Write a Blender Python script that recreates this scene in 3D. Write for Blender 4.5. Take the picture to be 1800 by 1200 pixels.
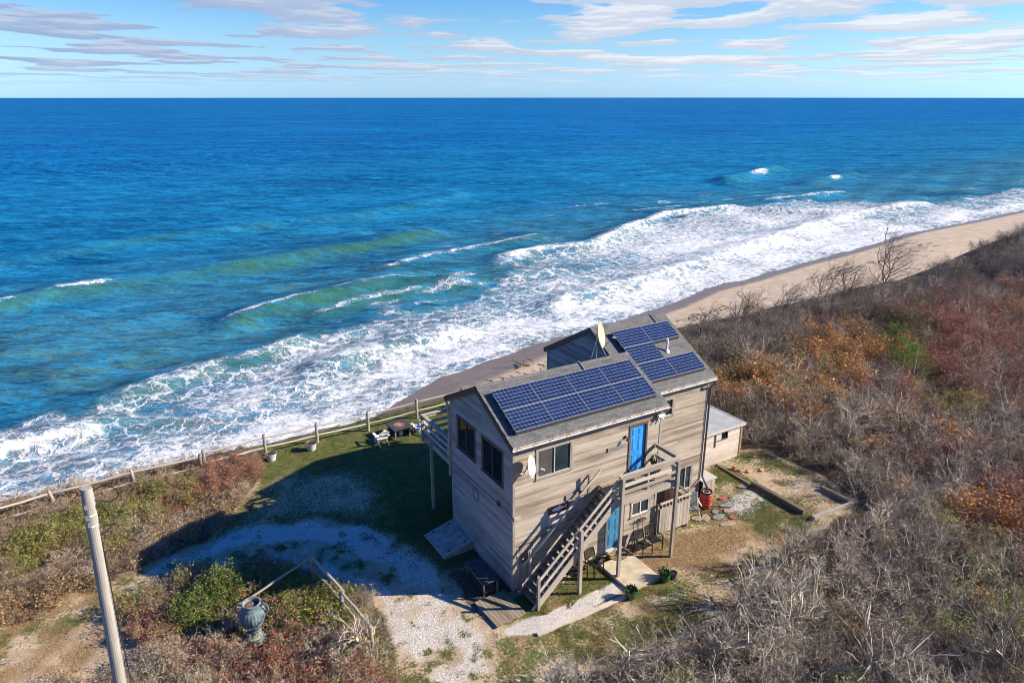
import bpy, math, random
import numpy as np
from mathutils import Vector, Matrix

for o in list(bpy.data.objects):
    bpy.data.objects.remove(o, do_unlink=True)
S = bpy.context.scene
COL = S.collection
R = math.radians

# ------------------------------------------------------------------ camera, sky, sun, exposure
# frame: +X runs along the shore, +Y towards the sea, origin at the near corner of the house
CAM = np.array([-12.29, -20.28, 18.75])
PITCH = 18.942
LF = np.array([0.51690345, 0.8560437])          # level forward direction
cam_d = bpy.data.cameras.new("camera")
cam_d.sensor_width = 36.0
cam_d.lens = 25.0
cam_d.clip_start = 0.3
cam_d.clip_end = 60000.0
cam = bpy.data.objects.new("camera", cam_d)
COL.objects.link(cam)
cam.location = CAM
_fw = Vector((LF[0] * math.cos(R(PITCH)), LF[1] * math.cos(R(PITCH)), -math.sin(R(PITCH))))
cam.rotation_euler = _fw.to_track_quat('-Z', 'Y').to_euler()
S.camera = cam

SUN_EL = 27.3
SUN_DIR = Vector((0.872, -0.489, 0)).normalized()       # horizontal direction towards the sun
sd = Vector((SUN_DIR.x * math.cos(R(SUN_EL)), SUN_DIR.y * math.cos(R(SUN_EL)), math.sin(R(SUN_EL))))
sun_d = bpy.data.lights.new("sun", 'SUN')
sun_d.energy = 5.0
sun_d.angle = R(0.5)
sun_d.color = (1.0, 0.885, 0.715)
sun = bpy.data.objects.new("sun", sun_d)
COL.objects.link(sun)
sun.rotation_euler = (-sd).to_track_quat('-Z', 'Y').to_euler()

world = bpy.data.worlds.new("World")
S.world = world
world.use_nodes = True


class NT:
    """small node-tree helper"""
    def __init__(self, tree):
        self.t = tree

    def n(self, typ, ins=None, **kw):
        nd = self.t.nodes.new(typ)
        for k, v in kw.items():
            setattr(nd, k, v)
        for k, v in (ins or {}).items():
            s = nd.inputs[k]
            if hasattr(v, 'is_output') or isinstance(v, bpy.types.NodeSocket):
                self.t.links.new(v, s)
            else:
                s.default_value = v
        return nd

    def math(self, op, a, b=0.0, c=0.0, clamp=False):
        nd = self.n('ShaderNodeMath', {0: a, 1: b, 2: c}, operation=op)
        nd.use_clamp = clamp
        return nd.outputs[0]

    def ss(self, x, lo, hi):
        nd = self.n('ShaderNodeMapRange', {0: x, 1: lo, 2: hi, 3: 0.0, 4: 1.0}, interpolation_type='SMOOTHSTEP')
        return nd.outputs[0]

    def mix(self, f, a, b, blend='MIX'):
        nd = self.n('ShaderNodeMix', data_type='RGBA', blend_type=blend)
        for s, v in ((nd.inputs[0], f), (nd.inputs[6], a), (nd.inputs[7], b)):
            if isinstance(v, bpy.types.NodeSocket):
                self.t.links.new(v, s)
            else:
                s.default_value = v if not isinstance(v, tuple) or len(v) == 4 else (*v, 1.0)
        return nd.outputs[2]

    def noise(self, vec, scale, detail=4.0, rough=0.55, dist=0.0):
        ins = {'Scale': scale, 'Detail': detail, 'Roughness': rough, 'Distortion': dist}
        if vec is not None:
            ins['Vector'] = vec
        return self.n('ShaderNodeTexNoise', ins).outputs[0]

    def mapping(self, vec, sc=(1, 1, 1), loc=(0, 0, 0), rot=(0, 0, 0)):
        return self.n('ShaderNodeMapping', {'Vector': vec, 'Scale': sc, 'Location': loc, 'Rotation': rot}).outputs[0]

    def attr(self, name):
        return self.n('ShaderNodeAttribute', attribute_name=name).outputs['Fac']


def build_world():
    t = world.node_tree
    t.nodes.clear()
    w = NT(t)
    sky = w.n('ShaderNodeTexSky', sky_type='NISHITA')
    sky.sun_disc = False
    sky.sun_elevation = R(SUN_EL)
    # Blender's sky measures its rotation clockwise from +Y
    sky.sun_rotation = math.atan2(SUN_DIR.x, SUN_DIR.y)
    sky.altitude = 0.0
    sky.air_density = 1.0
    sky.dust_density = 0.25
    sky.ozone_density = 3.0
    d = w.n('ShaderNodeTexCoord').outputs['Generated']
    sep = w.n('ShaderNodeSeparateXYZ', {0: d})
    zz = w.math('MAXIMUM', sep.outputs[2], 0.0)
    # horizon kept blue rather than yellow; sky overhead tinted bluer to cool the shade
    bw = w.n('ShaderNodeRGBToBW', {0: sky.outputs[0]}).outputs[0]
    pale = w.mix(1.0, w.n('ShaderNodeCombineColor', {0: bw, 1: bw, 2: bw}).outputs[0], (0.80, 1.27, 1.66), 'MULTIPLY')
    blue = w.mix(1.0, w.n('ShaderNodeHueSaturation', {'Hue': 0.5, 'Saturation': 1.45, 'Value': 1.0, 'Fac': 1.0, 'Color': sky.outputs[0]}).outputs[0], (0.47, 1.06, 1.70), 'MULTIPLY')
    skyc = w.mix(w.ss(zz, 0.20, 0.0), blue, pale)
    bg = w.n('ShaderNodeBackground', {'Color': skyc, 'Strength': SKY_STRENGTH})
    # flat layer of broken cloud, seen edge-on towards the horizon
    zq = w.math('ADD', zz, 0.018)
    px = w.math('DIVIDE', sep.outputs[0], zq)
    py = w.math('DIVIDE', sep.outputs[1], zq)
    p = w.n('ShaderNodeCombineXYZ', {0: px, 1: py, 2: 0.0}).outputs[0]
    pr = w.mapping(w.mapping(p, rot=(0, 0, R(31))), sc=(0.54, 0.42, 1.0), loc=(CLOUD_X, CLOUD_Y, 0.0))
    n1 = w.noise(pr, 1.0, 9.0, 0.54, 0.0)
    up = w.mapping(w.mapping(p, rot=(0, 0, R(31))), sc=(0.54 * 1.04, 0.42 * 1.04, 1.0), loc=(CLOUD_X, CLOUD_Y, 0.0))
    n2 = w.noise(up, 1.0, 9.0, 0.54, 0.0)
    big = w.noise(pr, 0.22, 2.0, 0.5)
    f = w.math('ADD', n1, w.math('MULTIPLY', w.math('SUBTRACT', big, 0.5), 0.30))
    # cloud gaps open overhead, and cover is thinned to cut light in the shade
    f = w.math('SUBTRACT', f, w.math('MULTIPLY', w.ss(zz, 0.14, 0.50), 0.15))
    dens = w.ss(f, 0.468, 0.520)
    elev_fade = w.ss(zz, 0.004, 0.040)
    dens = w.math('MULTIPLY', dens, elev_fade)
    thick = w.ss(f, 0.52, 0.72)
    lit = w.ss(w.math('SUBTRACT', n2, n1), -0.03, 0.05)
    dot = w.n('ShaderNodeVectorMath', {0: d, 1: (SUN_DIR.x, SUN_DIR.y, 0.0)}, operation='DOT_PRODUCT').outputs['Value']
    sunny = w.ss(dot, -0.55, 0.30)
    dark = w.mix(sunny, (0.31, 0.42, 0.66), (0.62, 0.68, 0.80))
    bright = w.mix(sunny, (0.62, 0.66, 0.78), (0.96, 0.97, 0.98))
    cc = w.mix(w.math('MULTIPLY', w.math('ADD', lit, w.math('MULTIPLY', thick, 0.7)), 0.62, clamp=True), dark, bright)
    bgc = w.n('ShaderNodeBackground', {'Color': cc, 'Strength': CLOUD_STRENGTH})
    m = w.n('ShaderNodeMixShader', {0: w.math('MULTIPLY', dens, 0.90), 1: bg.outputs[0], 2: bgc.outputs[0]})
    w.n('ShaderNodeOutputWorld', {0: m.outputs[0]})


SKY_STRENGTH = 0.055
CLOUD_X, CLOUD_Y = 3.7, 11.9
CLOUD_STRENGTH = 0.50
build_world()
S.view_settings.view_transform = 'Standard'
S.view_settings.look = 'None'
S.view_settings.exposure = 1.05
S.view_settings.gamma = 1.0
S.view_settings.use_curve_mapping = False
S.render.engine = 'CYCLES'
S.cycles.pixel_filter_type = 'BLACKMAN_HARRIS'
S.cycles.filter_width = 1.0
S.cycles.max_bounces = 5
S.cycles.diffuse_bounces = 3
S.cycles.glossy_bounces = 3
S.cycles.transmission_bounces = 3
S.cycles.transparent_max_bounces = 6
S.cycles.caustics_reflective = False
S.cycles.caustics_refractive = False

# ------------------------------------------------------------------ helpers
RNG = np.random.default_rng(7)


def new_mat(name, rough=0.8, spec=0.3):
    m = bpy.data.materials.new(name)
    m.use_nodes = True
    m.node_tree.nodes.clear()
    w = NT(m.node_tree)
    b = w.n('ShaderNodeBsdfPrincipled', {'Roughness': rough, 'Specular IOR Level': spec})
    w.n('ShaderNodeOutputMaterial', {0: b.outputs[0]})
    return m, w, b


def link(w, a, s):
    w.t.links.new(a, s)


def c3(*a):
    return (*a, 1.0)


def bump(w, b, h, strength=0.3, dist=0.02):
    nd = w.n('ShaderNodeBump', {'Height': h, 'Strength': strength, 'Distance': dist})
    link(w, nd.outputs[0], b.inputs['Normal'])


def vary(w):
    """per-face 'rnd' attribute plus per-object random, 0..1 each"""
    a = w.attr('rnd')
    o = w.n('ShaderNodeObjectInfo').outputs['Random']
    return a, o


def plain(name, col, rough=0.6, spec=0.3, metal=0.0, var=0.15, nscale=6.0, bumpk=0.0, coat=0.0):
    m, w, b = new_mat(name, rough, spec)
    co = w.n('ShaderNodeTexCoord').outputs['Object']
    n = w.noise(co, nscale, 5.0, 0.6)
    lo = tuple(c * (1 - var * 1.6) for c in col)
    hi = tuple(min(1, c * (1 + var)) for c in col)
    link(w, w.mix(w.ss(n, 0.3, 0.7), lo, hi), b.inputs['Base Color'])
    b.inputs['Metallic'].default_value = metal
    b.inputs['Coat Weight'].default_value = coat
    b.inputs['Coat Roughness'].default_value = 0.15
    if bumpk:
        bump(w, b, n, bumpk, 0.01)
    return m


def wood(name, c_lo, c_hi, grain=(0.7, 0.7, 16.0), rough=0.85, stain=None, stain_amt=0.5, rvar=0.5, seed=0.0):
    """weathered wood: grain streaks, per-board tone, blotchy weathering"""
    m, w, b = new_mat(name, rough, 0.2)
    co = w.n('ShaderNodeTexCoord').outputs['Object']
    a, o = vary(w)
    off = w.math('MULTIPLY', w.math('ADD', a, o), 37.0)
    sh = w.n('ShaderNodeVectorMath', {0: co, 1: w.n('ShaderNodeCombineXYZ', {0: off, 1: off, 2: off}).outputs[0]}, operation='ADD').outputs[0]
    g = w.noise(w.mapping(sh, sc=grain), 2.2, 6.0, 0.65, 0.2)
    g2 = w.noise(w.mapping(co, sc=tuple(0.35 + 0.10 * k for k in grain), loc=(seed, seed, seed)), 1.0, 4.0, 0.6)
    tone = w.math('ADD', w.math('MULTIPLY', w.math('SUBTRACT', a, 0.5), rvar), w.math('MULTIPLY', w.math('SUBTRACT', o, 0.5), rvar * 0.6))
    t = w.math('ADD', w.math('ADD', w.math('MULTIPLY', g, 0.9), w.math('MULTIPLY', g2, 0.7)), tone)
    c = w.mix(w.ss(t, 0.35, 1.25), c_lo, c_hi)
    if stain:
        bl = w.noise(w.mapping(co, sc=tuple(0.25 + 0.06 * k for k in grain), loc=(5 + seed, 1, 9)), 0.9, 5.0, 0.6)
        c = w.mix(w.math('MULTIPLY', w.ss(bl, 0.50, 0.72), stain_amt), c, stain)
    link(w, c, b.inputs['Base Color'])
    bump(w, b, g, 0.35, 0.006)
    return m


class MB:
    """collects geometry and links it as ONE mesh object"""
    def __init__(self):
        self.v, self.f, self.mi, self.rn, self.c = [], [], [], [], 0

    def add(self, vs, fs, mi=0, rnd=None):
        if rnd is None:
            rnd = random.random()
        self.v.extend([tuple(p) for p in vs])
        for q in fs:
            self.f.append(tuple(i + self.c for i in q))
            self.mi.append(mi)
            self.rn.append(rnd)
        self.c += len(vs)
        return self

    def box(self, c, s, rot=None, mi=0, rnd=None, taper=1.0):
        hx, hy, hz = s[0] / 2, s[1] / 2, s[2] / 2
        vs = []
        for z in (-hz, hz):
            k = taper if z > 0 else 1.0
            for x, y in ((-hx, -hy), (hx, -hy), (hx, hy), (-hx, hy)):
                vs.append(Vector((x * k, y * k, z)))
        if rot is not None:
            vs = [rot @ p for p in vs]
        c = Vector(c)
        vs = [p + c for p in vs]
        return self.add(vs, [(3, 2, 1, 0), (4, 5, 6, 7), (0, 1, 5, 4), (1, 2, 6, 5), (2, 3, 7, 6), (3, 0, 4, 7)], mi, rnd)

    def bb(self, x0, x1, y0, y1, z0, z1, mi=0, rnd=None):
        return self.box(((x0 + x1) / 2, (y0 + y1) / 2, (z0 + z1) / 2), (abs(x1 - x0), abs(y1 - y0), abs(z1 - z0)), None, mi, rnd)

    def beam(self, p0, p1, w, h, up=(0, 0, 1), mi=0, rnd=None):
        """bar with a w x h section from p0 to p1 (h measured along 'up')"""
        p0, p1 = Vector(p0), Vector(p1)
        d = p1 - p0
        L = d.length
        d.normalize()
        s = d.cross(Vector(up))
        if s.length < 1e-4:
            s = d.cross(Vector((0, 1, 0)))
        s.normalize()
        u = s.cross(d)
        M = Matrix((s, d, u)).transposed()
        return self.box((p0 + p1) / 2, (w, L, h), M, mi, rnd)

    def tube(self, pts, r, n=8, mi=0, rnd=None, cap=True):
        pts = [Vector(p) for p in pts]
        rs = r if isinstance(r, (list, tuple)) else [r] * len(pts)
        vs, fs = [], []
        ref = None
        for i, p in enumerate(pts):
            d = (pts[min(i + 1, len(pts) - 1)] - pts[max(i - 1, 0)]).normalized()
            if ref is None:
                ref = d.cross(Vector((0, 0, 1)))
                if ref.length < 1e-3:
                    ref = Vector((1, 0, 0))
            ref = (ref - d * ref.dot(d)).normalized()
            b = d.cross(ref)
            for k in range(n):
                a = 2 * math.pi * k / n
                vs.append(p + (ref * math.cos(a) + b * math.sin(a)) * rs[i])
        for i in range(len(pts) - 1):
            for k in range(n):
                k2 = (k + 1) % n
                fs.append((i * n + k, i * n + k2, (i + 1) * n + k2, (i + 1) * n + k))
        if cap:
            fs.append(tuple(reversed(range(n))))
            fs.append(tuple((len(pts) - 1) * n + k for k in range(n)))
        return self.add(vs, fs, mi, rnd)

    def lathe(self, prof, n=24, c=(0, 0, 0), mi=0, rnd=None, flute=0.0, nfl=0, fz=(0, 0)):
        vs, fs = [], []
        for r, z in prof:
            for k in range(n):
                a = 2 * math.pi * k / n
                rr = r
                if flute and fz[0] < z < fz[1]:
                    rr = r * (1 + flute * math.cos(nfl * a))
                vs.append((c[0] + rr * math.cos(a), c[1] + rr * math.sin(a), c[2] + z))
        for i in range(len(prof) - 1):
            for k in range(n):
                k2 = (k + 1) % n
                fs.append((i * n + k, i * n + k2, (i + 1) * n + k2, (i + 1) * n + k))
        if prof[0][0] > 1e-4:
            fs.append(tuple(reversed(range(n))))
        if prof[-1][0] > 1e-4:
            fs.append(tuple((len(prof) - 1) * n + k for k in range(n)))
        return self.add(vs, fs, mi, rnd)

    def mesh(self, name, mats, smooth=False):
        me = bpy.data.meshes.new(name)
        me.from_pydata(self.v, [], self.f)
        for m in (mats if isinstance(mats, (list, tuple)) else [mats]):
            me.materials.append(m)
        me.polygons.foreach_set('material_index', self.mi)
        at = me.attributes.new('rnd', 'FLOAT', 'FACE')
        at.data.foreach_set('value', self.rn)
        if smooth:
            me.polygons.foreach_set('use_smooth', [True] * len(self.f))
        me.update()
        return me

    def build(self, name, mats, parent=None, smooth=False, kind=None, bevel=0.0, label=None):
        """vertices are given in the parent's THING space (or world when there is no parent)"""
        o = bpy.data.objects.new(name, self.mesh(name, mats, smooth))
        COL.objects.link(o)
        if parent is not None:
            o.parent = parent
        if kind:
            o['kind'] = kind
        if label:
            o['label'] = label
        if bevel:
            bv = o.modifiers.new('edge', 'BEVEL')
            bv.width = bevel
            bv.segments = 1
            bv.limit_method = 'ANGLE'
        return o


def tag(o, label, cat, group=None, kind=None):
    o['label'] = label
    o['category'] = cat
    if group:
        o['group'] = group
    if kind:
        o['kind'] = kind
    return o


def thing(name, label, cat, loc=(0, 0, 0), rz=0.0, group=None):
    o = bpy.data.objects.new(name, None)
    COL.objects.link(o)
    o.location = loc
    o.rotation_euler = (0, 0, rz)
    o.empty_display_size = 0.2
    return tag(o, label, cat, group)


def clone(src, loc, rz, label=None, scale=None, rot=None):
    c = src.copy()
    COL.objects.link(c)
    c.location = loc
    c.rotation_euler = rot if rot is not None else (0, 0, rz)
    if scale is not None:
        c.scale = scale if isinstance(scale, (tuple, list)) else (scale,) * 3
    if label:
        c['label'] = label

    def rec(a, b):
        for ch in a.children:
            k = ch.copy()
            COL.objects.link(k)
            k.parent = b
            rec(ch, k)
    rec(src, c)
    return c


# ---- smooth value noise on arrays
def _h(ix, iy, s):
    n = (ix.astype(np.int64) * 374761393 + iy.astype(np.int64) * 668265263 + s * 974634777) & 0xFFFFFFFF
    n = ((n ^ (n >> 13)) * 1274126177) & 0xFFFFFFFF
    n = n ^ (n >> 16)
    return (n & 0xFFFFFF) / float(0xFFFFFF)


def vnoise(x, y, s=0):
    ix, iy = np.floor(x), np.floor(y)
    fx, fy = x - ix, y - iy
    fx = fx * fx * (3 - 2 * fx)
    fy = fy * fy * (3 - 2 * fy)
    a, b = _h(ix, iy, s), _h(ix + 1, iy, s)
    c, d = _h(ix, iy + 1, s), _h(ix + 1, iy + 1, s)
    return (a * (1 - fx) + b * fx) * (1 - fy) + (c * (1 - fx) + d * fx) * fy


def fbm(x, y, sc, oct=4, s=0):
    x, y = np.asarray(x, float) * sc, np.asarray(y, float) * sc
    v, amp, tot = 0.0, 1.0, 0.0
    for i in range(oct):
        v = v + amp * vnoise(x + 17.3 * i, y - 9.1 * i, s + i)
        tot += amp
        amp *= 0.5
        x, y = x * 2.03, y * 2.03
    return v / tot


def sstep(a, b, x):
    t = np.clip((np.asarray(x, float) - a) / (b - a), 0, 1)
    return t * t * (3 - 2 * t)


def sdist(x, y, poly):
    """signed distance to a polygon, positive inside"""
    x, y = np.asarray(x, float), np.asarray(y, float)
    best = np.full(x.shape, 1e9)
    ins = np.zeros(x.shape, bool)
    n = len(poly)
    for i in range(n):
        ax, ay = poly[i]
        bx, by = poly[(i + 1) % n]
        dx, dy = bx - ax, by - ay
        t = np.clip(((x - ax) * dx + (y - ay) * dy) / (dx * dx + dy * dy + 1e-12), 0, 1)
        best = np.minimum(best, np.hypot(x - ax - t * dx, y - ay - t * dy))
        cond = ((ay > y) != (by > y))
        with np.errstate(divide='ignore', invalid='ignore'):
            xi = ax + (y - ay) * dx / (dy if abs(dy) > 1e-12 else 1e-12)
        ins ^= cond & (x < xi)
    return np.where(ins, best, -best)


def pmask(x, y, poly, soft=0.4):
    return np.clip(0.5 + sdist(x, y, poly) / (2 * soft), 0, 1)


def grid_mesh(name, xs, ys, zfun, attrs, mat, keep=None):
    X, Y = np.meshgrid(xs, ys)
    Z = zfun(X, Y)
    nx, ny = len(xs), len(ys)
    co = np.stack([X, Y, Z], -1).reshape(-1, 3).astype(np.float32)
    i = np.arange(nx * ny).reshape(ny, nx)
    q = np.stack([i[:-1, :-1], i[:-1, 1:], i[1:, 1:], i[1:, :-1]], -1).reshape(-1, 4)
    if keep is not None:
        k = keep(X, Y).reshape(-1)
        q = q[k[q].any(1)]
    me = bpy.data.meshes.new(name)
    me.vertices.add(len(co))
    me.vertices.foreach_set('co', co.ravel())
    me.loops.add(q.size)
    me.loops.foreach_set('vertex_index', q.ravel().astype(np.int32))
    me.polygons.add(len(q))
    me.polygons.foreach_set('loop_start', np.arange(0, q.size, 4, dtype=np.int32))
    me.polygons.foreach_set('loop_total', np.full(len(q), 4, np.int32))
    me.polygons.foreach_set('use_smooth', np.ones(len(q), bool))
    me.update(calc_edges=True)
    for k, fn in attrs.items():
        a = me.attributes.new(k, 'FLOAT', 'POINT')
        a.data.foreach_set('value', np.asarray(fn(X, Y, Z), np.float32).ravel())
    me.materials.append(mat)
    o = bpy.data.objects.new(name, me)
    COL.objects.link(o)
    o['kind'] = 'structure'
    return o


def raw_mesh(name, co, quads, mats, mi=None, rnd=None, smooth=False):
    """mesh straight from arrays; quads is (n,4) or (n,3)"""
    me = bpy.data.meshes.new(name)
    k = quads.shape[1]
    me.vertices.add(len(co))
    me.vertices.foreach_set('co', np.asarray(co, np.float32).ravel())
    me.loops.add(quads.size)
    me.loops.foreach_set('vertex_index', quads.ravel().astype(np.int32))
    me.polygons.add(len(quads))
    me.polygons.foreach_set('loop_start', np.arange(0, quads.size, k, dtype=np.int32))
    me.polygons.foreach_set('loop_total', np.full(len(quads), k, np.int32))
    if mi is not None:
        me.polygons.foreach_set('material_index', np.asarray(mi, np.int32))
    if smooth:
        me.polygons.foreach_set('use_smooth', np.ones(len(quads), bool))
    me.update(calc_edges=True)
    if rnd is not None:
        a = me.attributes.new('rnd', 'FLOAT', 'FACE')
        a.data.foreach_set('value', np.asarray(rnd, np.float32))
    for m in (mats if isinstance(mats, (list, tuple)) else [mats]):
        me.materials.append(m)
    return me


def proj(p):
    """pixel (of an 1800 x 1200 frame) and depth of world points, used to leave out what the camera cannot see"""
    d = np.asarray(p, float) - CAM
    r = d[..., 0] * LF[1] - d[..., 1] * LF[0]
    f = d[..., 0] * LF[0] + d[..., 1] * LF[1]
    cp, sp = math.cos(R(PITCH)), math.sin(R(PITCH))
    z = f * cp - d[..., 2] * sp
    u = f * sp + d[..., 2] * cp
    zz = np.maximum(z, 0.1)
    return 900 + 1250 * r / zz, 600 - 1250 * u / zz, z
# ------------------------------------------------------------------ ground, beach, sea
SEA = -10.0
SHX = [-400, -60, -21, -2.8, 4.6, 8.5, 11.8, 18.7, 24.7, 35.9, 44.3, 59.7, 71.3, 82, 97.5, 117.8, 147, 171, 202, 300, 500, 900]
SHY = [38, 37.2, 37.6, 38.1, 38.0, 39.2, 41.4, 45.2, 46.6, 49.4, 50.6, 54, 57.6, 58.6, 61.5, 64.1, 69.4, 70.5, 73, 84, 120, 220]


def shore_y(x):
    return np.interp(x, SHX, SHY)


def edge_y(x):
    base = np.interp(x, [-100, -20, -8, 3, 14, 30, 60, 100, 200, 500], [16.6, 16.9, 17.7, 18.1, 18.6, 21.0, 21.3, 23.0, 28.0, 60.0])
    return base + 0.7 * (fbm(x, x * 0 + 3.1, 0.35, 3, 5) - 0.5)


def ground_z(x, y):
    x, y = np.asarray(x, float), np.asarray(y, float)
    z = 0.22 * sstep(11.5, 14.5, x) + 0.10 * (fbm(x, y, 0.25, 3, 2) - 0.5) + 0.05 * (fbm(x, y, 1.3, 2, 8) - 0.5)
    near = np.exp(-(((x - 4) / 9) ** 2 + ((y - 2) / 6) ** 2) * 1.2)
    z = z * (1 - 0.75 * near)
    z = z + 2.6 * sstep(62, 92, x) * sstep(-20, 14, y) + 0.8 * (fbm(x, y, 0.07, 2, 4) - 0.5) * sstep(24, 40, x)
    z = z + 0.35 * sstep(-9, -13, x) * sstep(-3, 3, y) * 0.4
    t = y - edge_y(x)
    drop = np.clip(t, 0, None)
    z = z - np.minimum(0.18 * drop ** 2, 0.95 * drop + 0.0)
    return np.maximum(z, -9.6)


def beach_z(x, y):
    w = shore_y(x) - y
    e = edge_y(x)
    zb = SEA + 0.02 + np.where(w > 0, 0.085 * w - 0.0012 * np.clip(w, 0, 30) ** 2, 0.10 * w)
    zb = zb + 0.06 * (fbm(x, y, 0.3, 3, 11) - 0.5) * sstep(0, 4, w)
    return np.where(y < e + 8, np.minimum(zb, -8.2 + 0 * zb), zb)


PATH = [(-17.6, 7.4), (-14.1, 8.7), (-10.7, 10.0), (-8.3, 10.4), (-5.3, 9.3), (-3.4, 7.4), (-2.2, 5.2), (-1.6, 2.6), (-1.9, 0.0), (-1.6, -1.3),
        (-2.4, -2.7), (-2.7, -3.9), (-3.0, -14), (-6.8, -14), (-5.8, -2), (-5.0, 0.1), (-5.1, 2.3), (-5.8, 3.9), (-7, 6.2), (-9.5, 7.3),
        (-12.1, 7.5), (-13.2, 6.8), (-14.9, 6.3), (-18, 6.0)]
TRACK_UP = [(-13.0, 8.3), (-11.0, 9.6), (-8.3, 10.1), (-5.6, 9.2), (-3.6, 7.4), (-2.4, 5.0), (-2.0, 2.0), (-3.2, 1.0), (-4.0, 4.6), (-5.2, 7.2), (-7.2, 8.5), (-9.5, 8.8), (-11.4, 8.5)]
TRACK_LOW = [(-12.2, 7.7), (-9.6, 8.0), (-7.0, 7.2), (-5.3, 5.0), (-4.0, 2.6), (-2.2, 2.2), (-2.1, -1.0), (-2.6, -4), (-3, -14), (-6.4, -14), (-5.6, -2), (-5.0, 0.1), (-5.1, 2.3), (-5.8, 3.9), (-7, 6.2), (-9.5, 7.3)]
LAWN = [(-10.0, 10.0), (-8.7, 11.6), (-7.5, 13.2), (-6.5, 14.6), (-6.3, 17.2), (-6, 18.5), (14, 19.2), (13, 9.5), (7.3, 9.0), (7.3, 5), (-0.2, 5.2), (-0.2, 2.2), (-2.2, 2.4),
        (-2.4, 5.2), (-3.5, 7.4), (-5.3, 9.2), (-8.3, 10.2), (-10.7, 9.9)]
LAWN_BARE = [(-8.8, 10.6), (-6.6, 13.2), (-4.2, 14.2), (-2.0, 12.5), (-1.6, 9.5), (-3.0, 8.2), (-5.4, 9.3), (-8.4, 10.3)]
YARD = [(0, 0), (7.4, 0), (11.6, 1.4), (13.9, 3.3), (16.6, 3.6), (18.0, 2.8), (18.4, -0.2), (17.4, -3.4), (14, -3.7), (11.5, -3.7), (9.6, -4.2), (6.5, -5.6), (3, -5.6),
        (-0.5, -4.9), (-3.0, -4.6), (-2.6, -2.7), (-1.7, -1.3), (-1.4, 0.6)]
STRAW = [(5.3, -1.0), (6.6, -0.6), (9.6, -0.6), (11.2, -1.0), (11.3, -2.4), (9.6, -3.0), (7.6, -2.9), (6.2, -2.2)]
GPATH = [(-1.4, -1.55), (-0.4, -1.6), (0.4, -1.85), (1.3, -1.75), (2.6, -1.65), (3.8, -1.5), (4.0, -2.3), (3.6, -2.4), (-0.5, -2.5), (-1.5, -1.9)]
GPATCH = [(12.3, 0.2), (13.3, 0.6), (14.1, 0.6), (14.1, -1.0), (13.0, -1.1), (12.4, -1.7), (11.5, -1.4), (11.9, -0.5)]
GPOT = [(3.9, -2.6), (5.2, -3.0), (7.2, -3.0), (6.6, -3.9), (4.6, -3.9), (3.6, -3.2)]
UNDER = [(0.9, -0.3), (3.4, -0.3), (2.6, -1.0), (1.2, -1.45), (0.6, -1.4)]
GSTRIP = [(1.2, -1.75), (2.0, -1.0), (3.2, -0.6), (4.0, -0.9), (3.8, -1.5), (2.4, -1.7)]
BED = [(14.7, 3.0), (16.2, 2.6), (17.2, 0.4), (17.1, -3.0), (14.6, -3.1)]
SANDPATCH = [(-17.8, 10.6), (-16.5, 11.6), (-15.3, 11.8), (-15.4, 10.7), (-16.8, 10.1)]


def warp(x, y, k=0.6, s=30):
    return x + k * (fbm(x, y, 0.8, 4, s) - 0.5) * 2, y + k * (fbm(x, y, 0.8, 4, s + 9) - 0.5) * 2


def g_shell(x, y, z=None):
    u, v = warp(x, y, 0.5)
    n = fbm(x, y, 1.1, 4, 50)
    a = np.maximum(pmask(u, v, TRACK_UP, 0.45), pmask(u, v, TRACK_LOW, 0.45)) * (0.62 + 0.7 * (n - 0.45))
    a = a * np.where(v > 2.4, 1.25, 0.52 + 0.9 * (fbm(x, y, 0.55, 3, 52) - 0.30))
    a = np.maximum(a, pmask(u, v, PATH, 0.6) * (0.30 + 0.5 * (n - 0.5)) * sstep(-14.5, -11.5, x))
    u, v = warp(x, y, 0.18, 70)
    a = np.maximum(a, pmask(u, v, GPATH, 0.12) * 0.95)
    a = np.maximum(a, pmask(u, v, GPATCH, 0.35) * (0.75 + 0.9 * (n - 0.5)))
    a = np.maximum(a, pmask(u, v, GPOT, 0.5) * (0.45 + 1.2 * (n - 0.5)))
    a = np.maximum(a, pmask(u, v, UNDER, 0.2) * 0.55)
    a = a * (1 - 0.85 * pmask(u, v, GSTRIP, 0.15))
    return np.clip(a, 0, 1)


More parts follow.
